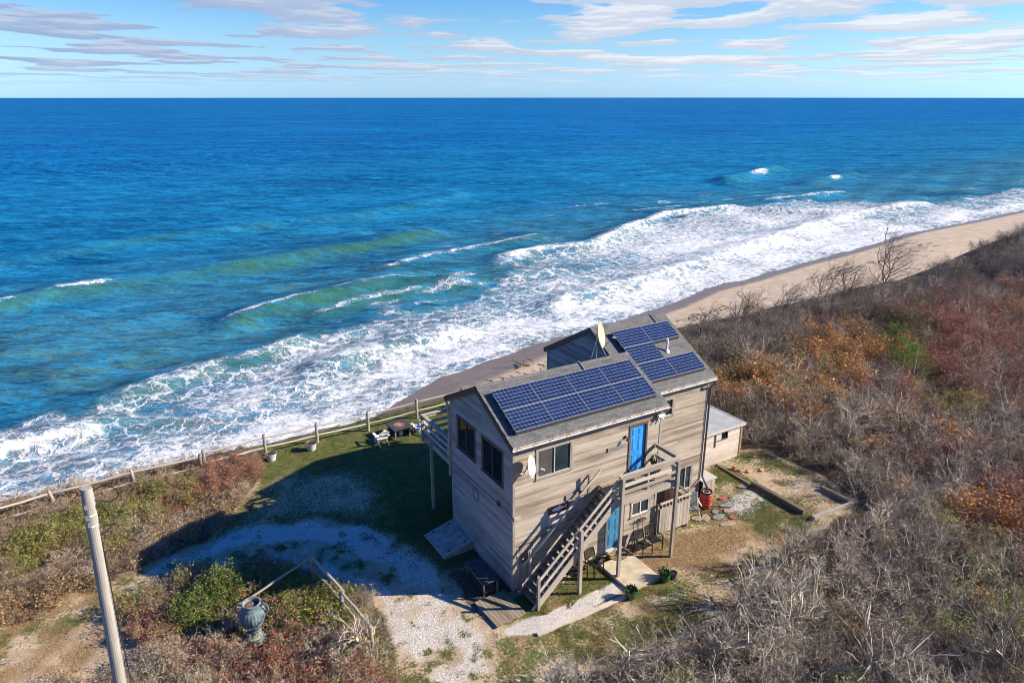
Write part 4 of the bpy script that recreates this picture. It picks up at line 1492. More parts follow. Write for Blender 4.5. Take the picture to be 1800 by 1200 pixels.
ld = thing('landing_deck', 'railed timber landing on tall posts outside the upper blue door', 'deck', (0, 0, 0))
LX0, LX1, LY = 4.02, 7.12, -1.44
FZ = 3.70
nb = 10
for k in range(nb):
    y0 = LY + 0.02 + (abs(LY) - 0.10) * k / nb
    m_ = MB()
    m_.bb(LX0 + 0.03, LX1 - 0.03, y0, y0 + (abs(LY) - 0.10) / nb - 0.012, FZ - 0.035, FZ)
    m_.build('deck_plank', M_DECK, ld)
for a, b in (((LX0, LY), (LX1, LY)), ((LX1, LY + 0.03), (LX1, -0.05)), ((LX0, LY + 0.03), (LX0, -0.05))):
    m_ = MB()
    m_.beam((a[0], a[1], FZ - 0.16), (b[0], b[1], FZ - 0.16), 0.045, 0.24)
    m_.build('rim_joist', M_RAIL, ld)
m_ = MB()
for k in range(1, 6):
    x = LX0 + (LX1 - LX0) * k / 6
    m_.bb(x - 0.02, x + 0.02, LY + 0.03, -0.05, FZ - 0.25, FZ - 0.04)
m_.build('joists', M_POST, ld)
for (x, y, z0, z1) in ((LX0 + 0.10, LY - 0.085, -0.2, FZ + 0.95), (LX1 - 0.08, LY - 0.085, -0.2, FZ + 0.90)):
    m_ = MB()
    m_.bb(x - 0.065, x + 0.065, y - 0.06, y + 0.06, z0, z1)
    m_.build('post', M_POST, ld)
m_ = MB()
m_.bb(5.52, 5.60, LY + 0.025, LY + 0.10, FZ, FZ + 0.88)
m_.build('post', M_POST, ld)
for z, w in ((0.90, 0.19), (0.56, 0.14), (0.25, 0.14)):
    m_ = MB()
    m_.bb(LX0 - 0.02, LX1 + 0.04, LY - 0.025 + 0.002, LY + 0.022, FZ + z - w / 2, FZ + z + w / 2)
    m_.build('rail', M_RAIL, ld)
m_ = MB()
m_.bb(LX0, LX1 + 0.05, LY - 0.05, LY + 0.09, FZ + 1.0, FZ + 1.035)
m_.build('rail_cap', M_RAIL, ld)
for z, w in ((0.95, 0.13), (0.50, 0.13)):
    m_ = MB()
    m_.bb(LX1 - 0.02, LX1 + 0.02, LY + 0.10, -0.05, FZ + z - w / 2, FZ + z + w / 2)
    m_.build('rail', M_RAIL, ld)
m_ = MB()
m_.bb(LX1 - 0.06, LX1 + 0.06, LY + 0.10, -0.05, FZ + 1.036, FZ + 1.07)
m_.build('rail_cap', M_POST, ld)

# deck on the sea side
sk = thing('seaside_deck', 'grey timber deck with slatted railing on the sea side of the house', 'deck', (0, 0, 0))
DX0, DX1, DY0, DY1, DZ = -0.05, 7.1, 5.26, 8.22, 3.52
nb = 20
for k in range(nb):
    y0 = DY0 + (DY1 - DY0) * k / nb
    m_ = MB()
    m_.bb(DX0 + 0.03, DX1, y0, y0 + (DY1 - DY0) / nb - 0.012, DZ - 0.035, DZ)
    m_.build('deck_plank', M_DECK, sk)
for a, b in (((DX0, DY0), (DX0, DY1)), ((DX0 + 0.03, DY1), (DX1, DY1))):
    m_ = MB()
    m_.beam((a[0], a[1], DZ - 0.17), (b[0], b[1], DZ - 0.17), 0.045, 0.26)
    m_.build('rim_joist', M_RAIL, sk)
m_ = MB()
for k in range(1, 9):
    x = DX0 + (DX1 - DX0) * k / 9
    m_.bb(x - 0.02, x + 0.02, DY0, DY1 - 0.04, DZ - 0.26, DZ - 0.04)
m_.build('joists', M_POST, sk)
for (x, y) in ((DX0 - 0.06, 7.2), (DX0 + 2.3, DY1 - 0.15), (DX0 + 4.7, DY1 - 0.15), (DX0 - 0.06, DY1 - 0.10)):
    lo = -0.3 if y < 8 or x > 1 else DZ - 0.3
    m_ = MB()
    m_.bb(x - 0.06, x + 0.06, y - 0.06, y + 0.06, lo, DZ - 0.06 if lo < 0 else DZ + 1.0)
    m_.build('post', M_POST, sk)
for y in (5.6, 6.5, 7.4):
    m_ = MB()
    m_.bb(DX0 + 0.025, DX0 + 0.10, y - 0.045, y + 0.045, DZ, DZ + 1.0)
    m_.build('post', M_POST, sk)
for x in (1.6, 3.2, 4.8, 6.4):
    m_ = MB()
    m_.bb(x - 0.045, x + 0.045, DY1 - 0.10, DY1 - 0.025, DZ, DZ + 1.0)
    m_.build('post', M_POST, sk)
for z in (0.92, 0.58, 0.25):
    m_ = MB()
    m_.bb(DX0 - 0.02, DX0 + 0.02, DY0, DY1 + 0.02, DZ + z - 0.065, DZ + z + 0.065)
    m_.build('rail', M_RAIL, sk)
    m_ = MB()
    m_.bb(DX0 + 0.03, DX1, DY1 - 0.02, DY1 + 0.02, DZ + z - 0.065, DZ + z + 0.065)
    m_.build('rail', M_RAIL, sk)
m_ = MB()
m_.bb(DX0 - 0.07, DX0 + 0.10, DY0, DY1 + 0.07, DZ + 1.002, DZ + 1.04)
m_.build('rail_cap', M_RAIL, sk)
m_ = MB()
m_.bb(DX0 + 0.101, DX1, DY1 - 0.10, DY1 + 0.07, DZ + 1.002, DZ + 1.04)
m_.build('rail_cap', M_RAIL, sk)

# reclining chair on that deck
dc = thing('deck_lounger', 'bleached wooden lounger with raised back on the sea side deck', 'lounger', (1.35, 6.75, DZ), R(80))
for k in range(5):
    m_ = MB()
    m_.box((-0.24 + k * 0.12, -0.52, 0.62), (0.095, 0.03, 0.95), Matrix.Rotation(R(28), 3, 'X'))
    m_.build('back_slat', M_BLEACH, dc)
for k in range(6):
    m_ = MB()
    m_.bb(-0.28, 0.28, -0.3 + k * 0.17, -0.3 + k * 0.17 + 0.13, 0.30, 0.33)
    m_.build('seat_slat', M_BLEACH, dc)
for sx in (-1, 1):
    m_ = MB()
    m_.bb(sx * 0.30 - 0.02, sx * 0.30 + 0.02, -0.45, 0.75, 0.22, 0.298)
    m_.build('side_rail', M_BLEACH, dc)
    for y in (-0.38, 0.66):
        m_ = MB()
        m_.bb(sx * 0.30 - 0.025, sx * 0.30 + 0.025, y - 0.03, y + 0.03, 0.0, 0.219)
        m_.build('leg', M_BLEACH, dc)

# ------------------------------------------------------------------ shower enclosure
en = thing('board_enclosure', 'chest-high enclosure of vertical grey boards in the corner beside the landing post', 'enclosure', (0, 0, 0))
ex0, ex1, ey = 7.50, 9.30, -0.22
n = 16
for k in range(n):
    x = ex0 + (ex1 - ex0) * k / n
    m_ = MB()
    m_.bb(x, x + (ex1 - ex0) / n - 0.007, ey - 0.012 - 0.005 * (k % 2), ey + 0.010, 0.20, 1.42)
    m_.build('board', M_FENCE, en)
n = 12
for k in range(n):
    y = ey + 0.05 + (YR0 - 0.06 - ey - 0.05) * k / n
    m_ = MB()
    m_.bb(ex1 - 0.012, ex1 + 0.012 + 0.005 * (k % 2), y, y + (YR0 - 0.06 - ey - 0.05) / n - 0.007, 0.20, 1.42)
    m_.build('board', M_FENCE, en)
for (x0, x1, y0, y1) in ((ex0 - 0.02, ex1 + 0.05, ey - 0.03, ey + 0.03), (ex1 - 0.03, ex1 + 0.03, ey + 0.031, YR0 - 0.05)):
    for z, h in ((1.42, 0.07), (1.70, 0.08)):
        m_ = MB()
        m_.bb(x0, x1, y0, y1, z + 0.002, z + h)
        m_.build('rail', M_RAIL, en)
for (x, y) in ((ex1 + 0.0, ey + 0.0), (ex0 - 0.06, ey), (ex1, YR0 - 0.1)):
    m_ = MB()
    m_.bb(x - 0.045, x + 0.045, y + 0.032, y + 0.12, -0.1, 1.70)
    m_.build('post', M_POST, en)
for k in range(9):
    x = ex0 + 0.12 + k * 0.20
    m_ = MB()
    m_.bb(x - 0.017, x + 0.017, ey - 0.016, ey + 0.016, 1.492, 1.70)
    m_.build('spindle', M_RAIL, en)
m_ = MB()
m_.bb(ex0 + 0.1, ex1 - 0.1, ey + 0.1, YR0 - 0.1, 0.12, 0.18)
m_.build('floor', M_DECK, en)

# ------------------------------------------------------------------ ground-level pieces round the house
pt = MB()
pt.box((4.78, -1.50, 0.03), (1.66, 1.98, 0.22), None)
pt = pt.build('patio_slab', M_CONC, None, bevel=0.012)
pt['kind'] = 'structure'
PZ = 0.14
m_ = MB()
vs = [(4.62 + 0.0, -0.32, PZ + 0.006)]
pts = []
for k in range(17):
    a = math.pi + math.pi * k / 16
    pts.append((5.02 + 0.44 * math.cos(a), -0.36 + 0.44 * math.sin(a)))
vs = [(x, y, PZ + 0.002) for x, y in pts] + [(x, y, PZ + 0.018) for x, y in pts]
N_ = len(pts)
m_.add(vs, [tuple(range(N_))[::-1], tuple(range(N_, 2 * N_))] + [(k, (k + 1) % N_, N_ + (k + 1) % N_, N_ + k) for k in range(N_)])
mat_o = m_.build('doormat', plain('coir_mat', (0.24, 0.165, 0.10), 0.95, 0.1, var=0.35, nscale=14), None)
tag(mat_o, 'brown half-round doormat on the concrete slab before the lower door', 'doormat')

bw = thing('boardwalk', 'low platform of worn planks at the foot of the staircase', 'boardwalk', (-0.95, -0.62, 0.02), R(3))
for k in range(9):
    m_ = MB()
    w_ = 1.35 / 9
    m_.bb(-0.68 + k * w_, -0.68 + (k + 1) * w_ - 0.012, -0.86 + 0.02 * (k % 3), 0.80 - 0.015 * (k % 2), 0.05, 0.085)
    m_.build('plank', M_DECK, bw)
for y in (-0.6, 0.0, 0.6):
    m_ = MB()
    m_.bb(-0.66, 0.64, y - 0.04, y + 0.04, -0.06, 0.049)
    m_.build('joist', M_TIE, bw)


def hatch():
    o = thing('cellar_hatch', 'sloping weathered cellar hatch against the shaded gable wall', 'hatch', (-0.03, 4.28, 0.0))
    y0, y1, zt, zb, xo = -0.95, 0.95, 0.46, 0.13, -1.40
    sl_ = (zt - zb) / -xo
    for y in (y0, y1):
        m_ = MB()
        s = 0.05 if y < 0 else -0.05
        vs = []
        for yy in (y, y + s):
            vs += [(0, yy, -0.2), (xo, yy, -0.2), (xo, yy, zb - 0.05), (0, yy, zt - 0.05)]
        m_.add(vs, [(0, 1, 2, 3), (7, 6, 5, 4), (0, 4, 5, 1), (1, 5, 6, 2), (2, 6, 7, 3), (3, 7, 4, 0)])
        m_.build('cheek', M_BULK, o)
    m_ = MB()
    m_.bb(xo, xo + 0.05, y0 + 0.051, y1 - 0.051, -0.2, zb - 0.06)
    m_.build('sill', M_BULK, o)
    n = 7
    for k in range(n):
        w_ = (y1 - y0 - 0.16) / n
        m_ = MB()
        a = y0 + 0.08 + k * w_
        m_.beam((0.0, a + w_ / 2, zt), (xo - 0.06, a + w_ / 2, zb - 0.03), w_ - 0.008, 0.035)
        m_.build('plank', M_BULK, o)
    for y in (y0 + 0.03, y1 - 0.03):
        m_ = MB()
        m_.beam((0.0, y, zt + 0.02), (xo - 0.08, y, zb - 0.015), 0.10, 0.05)
        m_.build('edge_board', M_RAIL, o)
    for y in (y0 + 0.12, y1 - 0.12):
        for t in (0.22, 0.78):
            m_ = MB()
            m_.beam((xo * t, y - 0.06, zt - t * (zt - zb) + 0.045), (xo * t, y + 0.06, zt - t * (zt - zb) + 0.045), 0.05, 0.02)
            m_.build('hinge', M_BLACKM, o)
    return o


hatch()
tb = thing('work_table', 'dark flat-topped table standing against the shaded gable wall near the corner', 'table', (-0.86, 0.98, 0.0), R(-2))
m_ = MB()
m_.bb(-0.36, 0.36, -0.84, 0.84, 0.71, 0.75)
m_.build('tabletop', M_SLATE, tb, bevel=0.006)
m_ = MB()
m_.bb(-0.38, -0.362, -0.85, 0.85, 0.66, 0.752)
m_.build('edge_strip', M_BROWN, tb)
for sx in (-1, 1):
    for sy in (-1, 1):
        m_ = MB()
        m_.bb(sx * 0.30 - 0.03, sx * 0.30 + 0.03, sy * 0.74 - 0.03, sy * 0.74 + 0.03, -0.1, 0.709)
        m_.build('leg', M_BROWN, tb)
m_ = MB()
m_.bb(-0.28, 0.28, -0.7, 0.7, 0.2, 0.23)
m_.build('shelf', M_BROWN, tb)


# ------------------------------------------------------------------ satellite dishes
def dish(name, label, loc, aim, r, mat, pole):
    o = thing(name, label, 'satellite dish', loc, 0, 'satellite dishes')
    aim = Vector(aim).normalized()
    q = aim.to_track_quat('Z', 'Y').to_matrix()
    prof = [(0.001, 0.0)] + [(r * t, 0.22 * r * t * t) for t in (0.25, 0.5, 0.75, 0.93, 1.0)]
    m_ = MB()
    full = prof + [(r * 1.02, 0.22 * r + 0.004), (r * 0.98, 0.22 * r - 0.016)] + [(r * t, 0.22 * r * t * t - 0.018) for t in (0.75, 0.5, 0.25)] + [(0.001, -0.018)]
    m_.lathe(full, 28)
    m_.v = [tuple(q @ Vector((p[0] * 0.92, p[1], p[2]))) for p in m_.v]
    rf = m_.build('reflector', mat, o, smooth=True)
    m_ = MB()
    a = q @ Vector((0, -r * 0.96, 0.18 * r))
    b = q @ Vector((0, -r * 0.35, r * 1.15))
    m_.tube([a, b], 0.012, 6)
    m_.build('feed_arm', M_BLACKM, o)
    m_ = MB()
    u = (q @ Vector((0, 0.35, -1))).normalized()
    m_.tube([b - u * 0.09, b - u * 0.03, b + u * 0.06], [0.03, 0.035, 0.045], 8)
    m_.build('receiver', M_WHITE, o)
    m_ = MB()
    m_.box(q @ Vector((0, -0.02, -0.06)), (0.12, 0.12, 0.10), q)
    for pp in pole:
        m_.tube([Vector(p) for p in pp], 0.022, 8)
    m_.build('mast', M_GALV, o)
    return o


dish('satellite_dish', 'large stained satellite dish on a braced mast at the near roof ridge', (6.02, 2.78, 9.02), (0.60, -0.73, 0.22), 0.56, M_DISHO,
     [[(-0.06, 0.06, -0.04), (-0.10, -0.02, -0.55), (-0.12, -0.05, -1.06)], [(-0.05, 0.05, -0.2), (-0.28, 0.1, -1.03)], [(-0.05, 0.05, -0.2), (0.45, 0.0, -1.02)]])
dish('satellite_dish', 'small white satellite dish on a bracket by the near wall corner', (0.46, -0.42, 5.72), (0.62, -0.72, 0.22), 0.42, M_DISHW,
     [[(-0.04, 0.03, -0.02), (-0.16, 0.10, -0.22), (-0.28, 0.37, -0.34)], [(-0.1, 0.1, -0.16), (-0.02, 0.37, -0.52)]])

# ------------------------------------------------------------------ wall decorations
fs_ = thing('fish_sign', 'brown board with a white fish hung on the front wall above the stairs', 'sign', (2.08, -0.032, 3.22))
m_ = MB()
m_.bb(-0.46, 0.50, -0.025, 0.0, -0.20, 0.16)
m_.build('board', plain('red_brown_board', (0.17, 0.055, 0.035), 0.8, 0.2), fs_)
m_ = MB()
prof = []
for k in range(24):
    a = 2 * math.pi * k / 24
    prof.append((0.30 * math.cos(a), 0.075 * math.sin(a) * (1 - 0.25 * math.cos(a))))
vs = [(x, -0.045, z) for x, z in prof] + [(x, -0.027, z) for x, z in prof]
m_.add(vs, [tuple(range(24)), tuple(range(24, 48))[::-1]] + [(k, 24 + k, 24 + (k + 1) % 24, (k + 1) % 24) for k in range(24)])
for tri in ([(0.27, 0.0), (0.44, 0.10), (0.38, 0.0), (0.44, -0.11)], [(-0.02, 0.06), (0.08, 0.15), (0.12, 0.05)], [(-0.06, -0.06), (0.02, -0.14), (0.08, -0.055)]):
    nn = len(tri)
    vs = [(x, -0.043, z) for x, z in tri] + [(x, -0.028, z) for x, z in tri]
    m_.add(vs, [tuple(range(nn)), tuple(range(nn, 2 * nn))[::-1]] + [(k, nn + k, nn + (k + 1) % nn, (k + 1) % nn) for k in range(nn)])
m_.build('fish', M_WHITE, fs_)
m_ = MB()
m_.bb(-0.47, 0.40, -0.03, 0.0, -0.72, -0.215)
m_.build('lower_board', M_FASCIA, fs_)


def ring(name, label, loc, normal, r, t, mat, cat, leaves=0):
    o = thing(name, label, cat, loc)
    nrm = Vector(normal)
    u = nrm.cross(Vector((0, 0, 1))).normalized()
    v = Vector((0, 0, 1))
    rg = random.Random(label)
    pts = [u * (r * math.cos(a)) + v * (r * 1.25 * math.sin(a)) + nrm * (0.02 + 0.01 * rg.random()) for a in [2 * math.pi * k / 20 for k in range(20)]]
    m_ = MB()
    m_.tube(pts + [pts[0]], t, 6, cap=False)
    m_.build('hoop', mat, o)
    if leaves:
        m_ = MB()
        for k in range(leaves):
            a = rg.uniform(0, 6.28)
            p = u * (r * math.cos(a)) + v * (r * 1.25 * math.sin(a)) + Vector((rg.gauss(0, .03), rg.gauss(0, .03), rg.gauss(0, .03))) + nrm * 0.04
            d1 = Vector((rg.gauss(0, 1), rg.gauss(0, 1), rg.gauss(0, 1))).normalized() * 0.045
            d2 = Vector((rg.gauss(0, 1), rg.gauss(0, 1), rg.gauss(0, 1))).normalized() * 0.03
            m_.add([p - d1, p + d2, p + d1, p - d2], [(0, 1, 2, 3)])
        m_.build('twigs', M_TERRA, o, kind='stuff')
    return o


ring('rope_hoop', 'thin rope hoop hung on the shaded gable wall', (-0.03, 2.95, 2.98), (-1, 0, 0), 0.24, 0.014, M_TIE, 'hoop')
ring('iron_hook', 'small dark iron hook below the belt board on the gable wall', (-0.05, 0.98, 3.55), (-1, 0, 0), 0.09, 0.018, M_BLACKM, 'hook')
ring('dry_wreath', 'dried reddish wreath on the plank door under the stairs', (0.50, -0.045, 1.50), (0, -1, 0), 0.16, 0.035, M_BROWN, 'wreath', 90)

# ------------------------------------------------------------------ metal chairs, pots, barrel, folding chair
def metal_chair():
    o = thing('garden_chair', 'x', 'chair', (0, 0, 0))
    w, d, hs, hb = 0.56, 0.50, 0.42, 0.92
    for sx in (-1, 1):
        x = sx * w / 2
        m_ = MB()
        m_.tube([(x, -d / 2 - 0.03, 0), (x, -d / 2, hs), (x, -d / 2 + 0.01, 0.63), (x, -d / 2 + 0.06, 0.655), (x, d / 2 - 0.05, 0.655)], 0.026, 6)
        m_.build('front_leg', M_BLACKM, o)
        m_ = MB()
        m_.tube([(x, d / 2 + 0.10, 0), (x, d / 2, hs), (x, d / 2 + 0.05, 0.7), (x * 0.94, d / 2 + 0.12, hb)], 0.026, 6)
        m_.build('rear_leg', M_BLACKM, o)
    for k in range(8):
        m_ = MB()
        y = -d / 2 + k * d / 7.5
        m_.bb(-w / 2 + 0.012, w / 2 - 0.012, y, y + 0.050, hs - 0.006, hs + 0.008)
        m_.build('seat_slat', M_BLACKM, o)
    m_ = MB()
    pts = []
    for k in range(9):
        t = -1 + k / 4
        pts.append((t * w / 2 * 0.94, d / 2 + 0.12, hb + 0.05 * (1 - t * t)))
    m_.tube(pts, 0.014, 6)
    m_.tube([(-w / 2 * 0.97, d / 2 + 0.03, 0.55), (w / 2 * 0.97, d / 2 + 0.03, 0.55)], 0.011, 6)
    m_.build('back_frame', M_BLACKM, o)
    for k in range(7):
        t = -0.78 + 1.56 * k / 6
        m_ = MB()
        m_.beam((t * w / 2, d / 2 + 0.03, 0.55), (t * w / 2 * 1.0, d / 2 + 0.12, hb + 0.045 * (1 - t * t)), 0.058, 0.012, (0, 1, 0))
        m_.build('back_slat', M_BLACKM, o)
    return o


ch = metal_chair()
ch.location = (6.18, -0.72, 0.02)
ch.rotation_euler = (0, 0, R(4))
ch['label'] = 'black metal garden chair by the wall, nearer the lower blue door'
ch['group'] = 'black metal garden chairs along the front wall'
clone(ch, (6.83, -0.66, 0.02), R(-5), 'black metal garden chair by the wall, beside the board enclosure')
clone(ch, (3.55, -0.68, 0.02), R(8), 'black metal garden chair under the staircase with a dark pot on it')
clone(ch, (2.75, -0.62, 0.02), R(14), 'black metal garden chair half hidden behind the mid stair post')

rs_ = thing('flower_ornament', 'rusty metal flower ornament on two stems against the wall behind the chairs', 'ornament', (6.45, -0.12, 0.0))
for x, h in ((-0.12, 1.15), (0.16, 1.28)):
    m_ = MB()
    m_.tube([(x, 0, 0), (x + 0.02, 0.0, h * 0.5), (x - 0.01, 0.02, h)], 0.010, 6)
    m_.build('stem', M_BROWN, rs_)
m_ = MB()
rg = random.Random(5)
for k in range(90):
    p = Vector((rg.gauss(0.03, 0.15), rg.gauss(0, 0.03), 1.22 + rg.gauss(0, 0.055)))
    d1 = Vector((rg.gauss(0, 1), rg.gauss(0, 1), rg.gauss(0, 1))).normalized() * 0.045
    d2 = Vector((rg.gauss(0, 1), rg.gauss(0, 1), rg.gauss(0, 1))).normalized() * 0.03
    m_.add([p - d1, p + d2, p + d1, p - d2], [(0, 1, 2, 3)])
m_.build('petals', M_BROWN, rs_, kind='stuff')

M_PLANT = plain('pot_plant_leaf', (0.075, 0.115, 0.035), 0.6, 0.3, var=0.4, nscale=9)


def pot(label, loc, r, h, mat, plant=0, cat='plant pot', name='glazed_pot', group=None, pm=None, ph=0.16):
    o = thing(name, label, cat, loc, 0, group)
    prof = [(r * 0.62, 0), (r * 0.80, h * 0.25), (r * 0.96, h * 0.62), (r * 0.97, h * 0.82), (r * 0.92, h * 0.9), (r * 1.06, h * 0.93), (r * 1.06, h), (r * 0.90, h), (r * 0.86, h * 0.86)]
    m_ = MB()
    m_.lathe(prof, 22)
    m_.build('pot', mat, o, smooth=False)
    m_ = MB()
    m_.lathe([(r * 0.87, h * 0.80), (r * 0.5, h * 0.88), (0.001, h * 0.90)], 16)
    m_.build('soil', M_SOIL, o)
    if plant:
        rg = random.Random(label)
        m_ = MB()
        for k in range(plant):
            a, q = rg.uniform(0, 6.28), math.sqrt(rg.random()) * r * 0.9
            p = Vector((q * math.cos(a), q * math.sin(a), h * 0.9))
            d = Vector((math.cos(a) * 0.5 + rg.gauss(0, .3), math.sin(a) * 0.5 + rg.gauss(0, .3), 1.0)).normalized() * ph * rg.uniform(0.5, 1.2)
            s = d.cross(Vector((rg.gauss(0, 1), rg.gauss(0, 1), 0.1))).normalized() * 0.014
            m_.add([p - s, p + s, p + d * 0.6 + s * 1.4, p + d, p + d * 0.6 - s * 1.4], [(0, 1, 2, 3, 4)])
        m_.build('plant', pm or M_PLANT, o, kind='stuff')
    return o


G_ = 'green glazed pots by the concrete slab'
pot('green glazed pot at the gravel path, near corner of the concrete slab', (3.80, -2.72, 0.0), 0.25, 0.42, M_GREENC, 90, group=G_)
pot('green glazed pot at the far corner of the slab beside a small blue pot', (5.68, -2.62, 0.0), 0.24, 0.40, M_GREENC, 90, group=G_, ph=0.24)
pot('small dark blue empty pot beside a green glazed pot', (6.10, -2.66, 0.0), 0.16, 0.28, M_BLUEC)
pot('dark blue pot on the chair under the staircase', (3.66, -0.70, 0.455), 0.16, 0.22, M_BLUEC, 30)
pot('clay pot with dark spiky plant in the landing corner', (6.72, -0.62, FZ + 0.002), 0.19, 0.34, M_TERRA, 60, pm=plain('dark_leaf', (0.035, 0.045, 0.03), 0.6, 0.3, var=0.4), ph=0.42)

br_ = thing('rain_barrel', 'faded red plastic rain barrel with black lid under the dark downspout', 'barrel', (11.18, 0.52, 0.0))
m_ = MB()
m_.lathe([(0.24, 0.0), (0.275, 0.05), (0.30, 0.22), (0.318, 0.40), (0.318, 0.55), (0.30, 0.74), (0.27, 0.86)], 28, flute=0.0)
m_.build('drum', M_RED, br_, smooth=True)
for z in (0.30, 0.62):
    m_ = MB()
    m_.lathe([(0.300, z - 0.02), (0.330, z - 0.012), (0.330, z + 0.012), (0.300, z + 0.02)], 28)
    m_.build('rib', M_RED, br_, smooth=True)
m_ = MB()
m_.lathe([(0.275, 0.85), (0.30, 0.86), (0.30, 0.93), (0.27, 0.945), (0.255, 0.90), (0.14, 0.89), (0.13, 0.91), (0.001, 0.91)], 28)
m_.build('lid', M_BLACKP, br_, smooth=False)
m_ = MB()
m_.lathe([(0.20, 0.893), (0.19, 0.90), (0.15, 0.90), (0.145, 0.892)], 20, (-0.02, -0.02, 0.0))
m_.build('strainer', M_CONC, br_)

br_.scale = (0.94, 0.94, 0.98)

fc = thing('folding_chair', 'grey folding lounge chair standing between the board enclosure and the red barrel', 'chair', (10.15, 0.30, 0.02), R(-24))
M_TEX = plain('grey_textilene', (0.17, 0.175, 0.18), 0.8, 0.2, var=0.12)
for sx in (-1, 1):
    x = sx * 0.27
    m_ = MB()
    m_.tube([(x, -0.30, 0.0), (x, 0.16, 0.42), (x, 0.38, 1.02)], 0.014, 6)
    m_.build('frame_tube', M_WHITE, fc)
    m_ = MB()
    m_.tube([(x * 0.92, 0.34, 0.0), (x * 0.92, -0.26, 0.46)], 0.014, 6)
    m_.build('leg', M_WHITE, fc)
    m_ = MB()
    m_.beam((x * 1.1, -0.24, 0.62), (x * 1.1, 0.26, 0.66), 0.045, 0.022)
    m_.build('armrest', M_WHITE, fc)
m_ = MB()
m_.beam((0, -0.27, 0.47), (0, 0.17, 0.42), 0.50, 0.012)
m_.build('seat', M_TEX, fc)
m_ = MB()
m_.beam((0, 0.175, 0.45), (0, 0.385, 1.03), 0.50, 0.012, (0, -1, 0.3))
m_.build('backrest', M_TEX, fc)

bx_ = thing('storage_box', 'grey board storage box with pale lid at the corner beside the red barrel', 'box', (12.12, 1.62, 0.0))
for k in range(7):
    m_ = MB()
    m_.bb(-0.42 + k * 0.12, -0.42 + k * 0.12 + 0.112, -0.372 - 0.004 * (k % 2), -0.35, 0.0, 0.86)
    m_.build('board', M_FENCE, bx_)
for k in range(6):
    m_ = MB()
    m_.bb(0.40, 0.422 + 0.004 * (k % 2), -0.348 + k * 0.12, -0.348 + k * 0.12 + 0.112, 0.0, 0.86)
    m_.build('board', M_FENCE, bx_)
m_ = MB()
m_.bb(-0.42, 0.398, -0.348, 0.37, -0.1, 0.855)
m_.build('carcass', M_DARK, bx_)
m_ = MB()
m_.bb(-0.48, 0.50, -0.43, 0.44, 0.865, 0.90)
m_.build('lid', M_FASCIA, bx_)

# ------------------------------------------------------------------ timbers, stepping stones, bricks
def timber(label, p0, p1, w, h, mat=M_TIE, cat='timber', name='garden_timber'):
    m_ = MB()
    a, b = Vector(p0), Vector(p1)
    c = (a + b) / 2
    rg = random.Random(label)
    n = 6
    vs, fs = [], []
    d = (b - a)
    s = d.cross(Vector((0, 0, 1))).normalized()
    for i in range(n + 1):
        q = a + d * (i / n) + Vector((0, 0, rg.uniform(-0.008, 0.008)))
        k = 1 + rg.uniform(-0.06, 0.06)
        for e, z in ((-1, 0), (1, 0), (1, h), (-1, h)):
            vs.append(q + s * (e * w / 2 * k) + Vector((0, 0, z * (1 + rg.uniform(-0.05, 0.05)))))
    for i in range(n):
        for k in range(4):
            fs.append((i * 4 + k, i * 4 + (k + 1) % 4, (i + 1) * 4 + (k + 1) % 4, (i + 1) * 4 + k))
    fs += [(3, 2, 1, 0), tuple(n * 4 + k for k in range(4))]
    m_.add([v - c for v in vs], fs)
    o = m_.build(name, mat)
    o.location = c
    return tag(o, label, cat)


def gz(x, y):
    return float(ground_z(np.array([x]), np.array([y]))[0])


timber('narrow weathered plank edging that runs out from the storage box', (14.50, 3.0, gz(14.5, 3) - 0.02), (14.42, 0.72, gz(14.4, 0.8) - 0.02), 0.10, 0.10)
timber('thick dark timber edging the sandy bed right of the gravel patch', (14.52, 0.60, gz(14.5, 0.6) - 0.03), (14.47, -2.55, gz(14.5, -2.5) - 0.03), 0.20, 0.26)
timber('pale timber at the near end of the sandy bed, partly under twigs', (14.40, -3.08, gz(14.5, -3) - 0.03), (17.22, -3.22, gz(17.2, -3.2) - 0.03), 0.17, 0.20, M_POST)
timber('short timber at the far side of the sandy bed below the thicket', (17.14, -1.55, gz(17.1, -1.7) - 0.03), (17.13, -3.05, gz(17.1, -3) - 0.03), 0.18, 0.22)
timber('pale sawn timber edging the white gravel path by the stairs', (-0.50, -2.55, -0.01), (3.62, -2.60, -0.01), 0.16, 0.10, M_BLEACH)

SG = 'flat stepping stones in the grass by the barrel'
STONES = [((12.20, 0.04), 0.44, 0.19, 10, 'grey', 'long grey slate stepping stone in the grass in front of the barrel'),
          ((11.10, -0.42), 0.40, 0.22, 30, 'grey', 'grey slate stepping stone between two tan stones nearest the enclosure'),
          ((11.30, -0.02), 0.22, 0.14, 60, 'grey', 'small grey stepping stone just beyond the tan stones'),
          ((11.62, -0.86), 0.20, 0.17, 0, 'red', 'reddish stepping stone beside the white gravel patch'),
          ((12.48, 0.62), 0.24, 0.13, 40, 'red', 'small red stepping stone close to the barrel'),
          ((10.10, 0.02), 0.30, 0.24, 15, 'tan', 'tan stepping stone at the foot of the board enclosure'),
          ((10.52, -0.16), 0.32, 0.22, 70, 'tan', 'tan stepping stone next to the folding chair'),
          ((11.02, -1.06), 0.44, 0.17, 20, 'tan', 'long tan stepping stone at the edge of the straw'),
          ((14.02, 0.72), 0.28, 0.16, 5, 'grey', 'grey stepping stone against the timber edging'),
          ((11.86, -0.28), 0.26, 0.17, 25, 'tan', 'pinkish tan stepping stone between slate and red stone')]
SM = {'grey': plain('grey_slate', (0.215, 0.225, 0.235), 0.7, 0.3, var=0.15), 'red': plain('red_stone', (0.37, 0.115, 0.09), 0.8, 0.2, var=0.2), 'tan': plain('tan_stone', (0.33, 0.26, 0.20), 0.85, 0.2, var=0.15)}
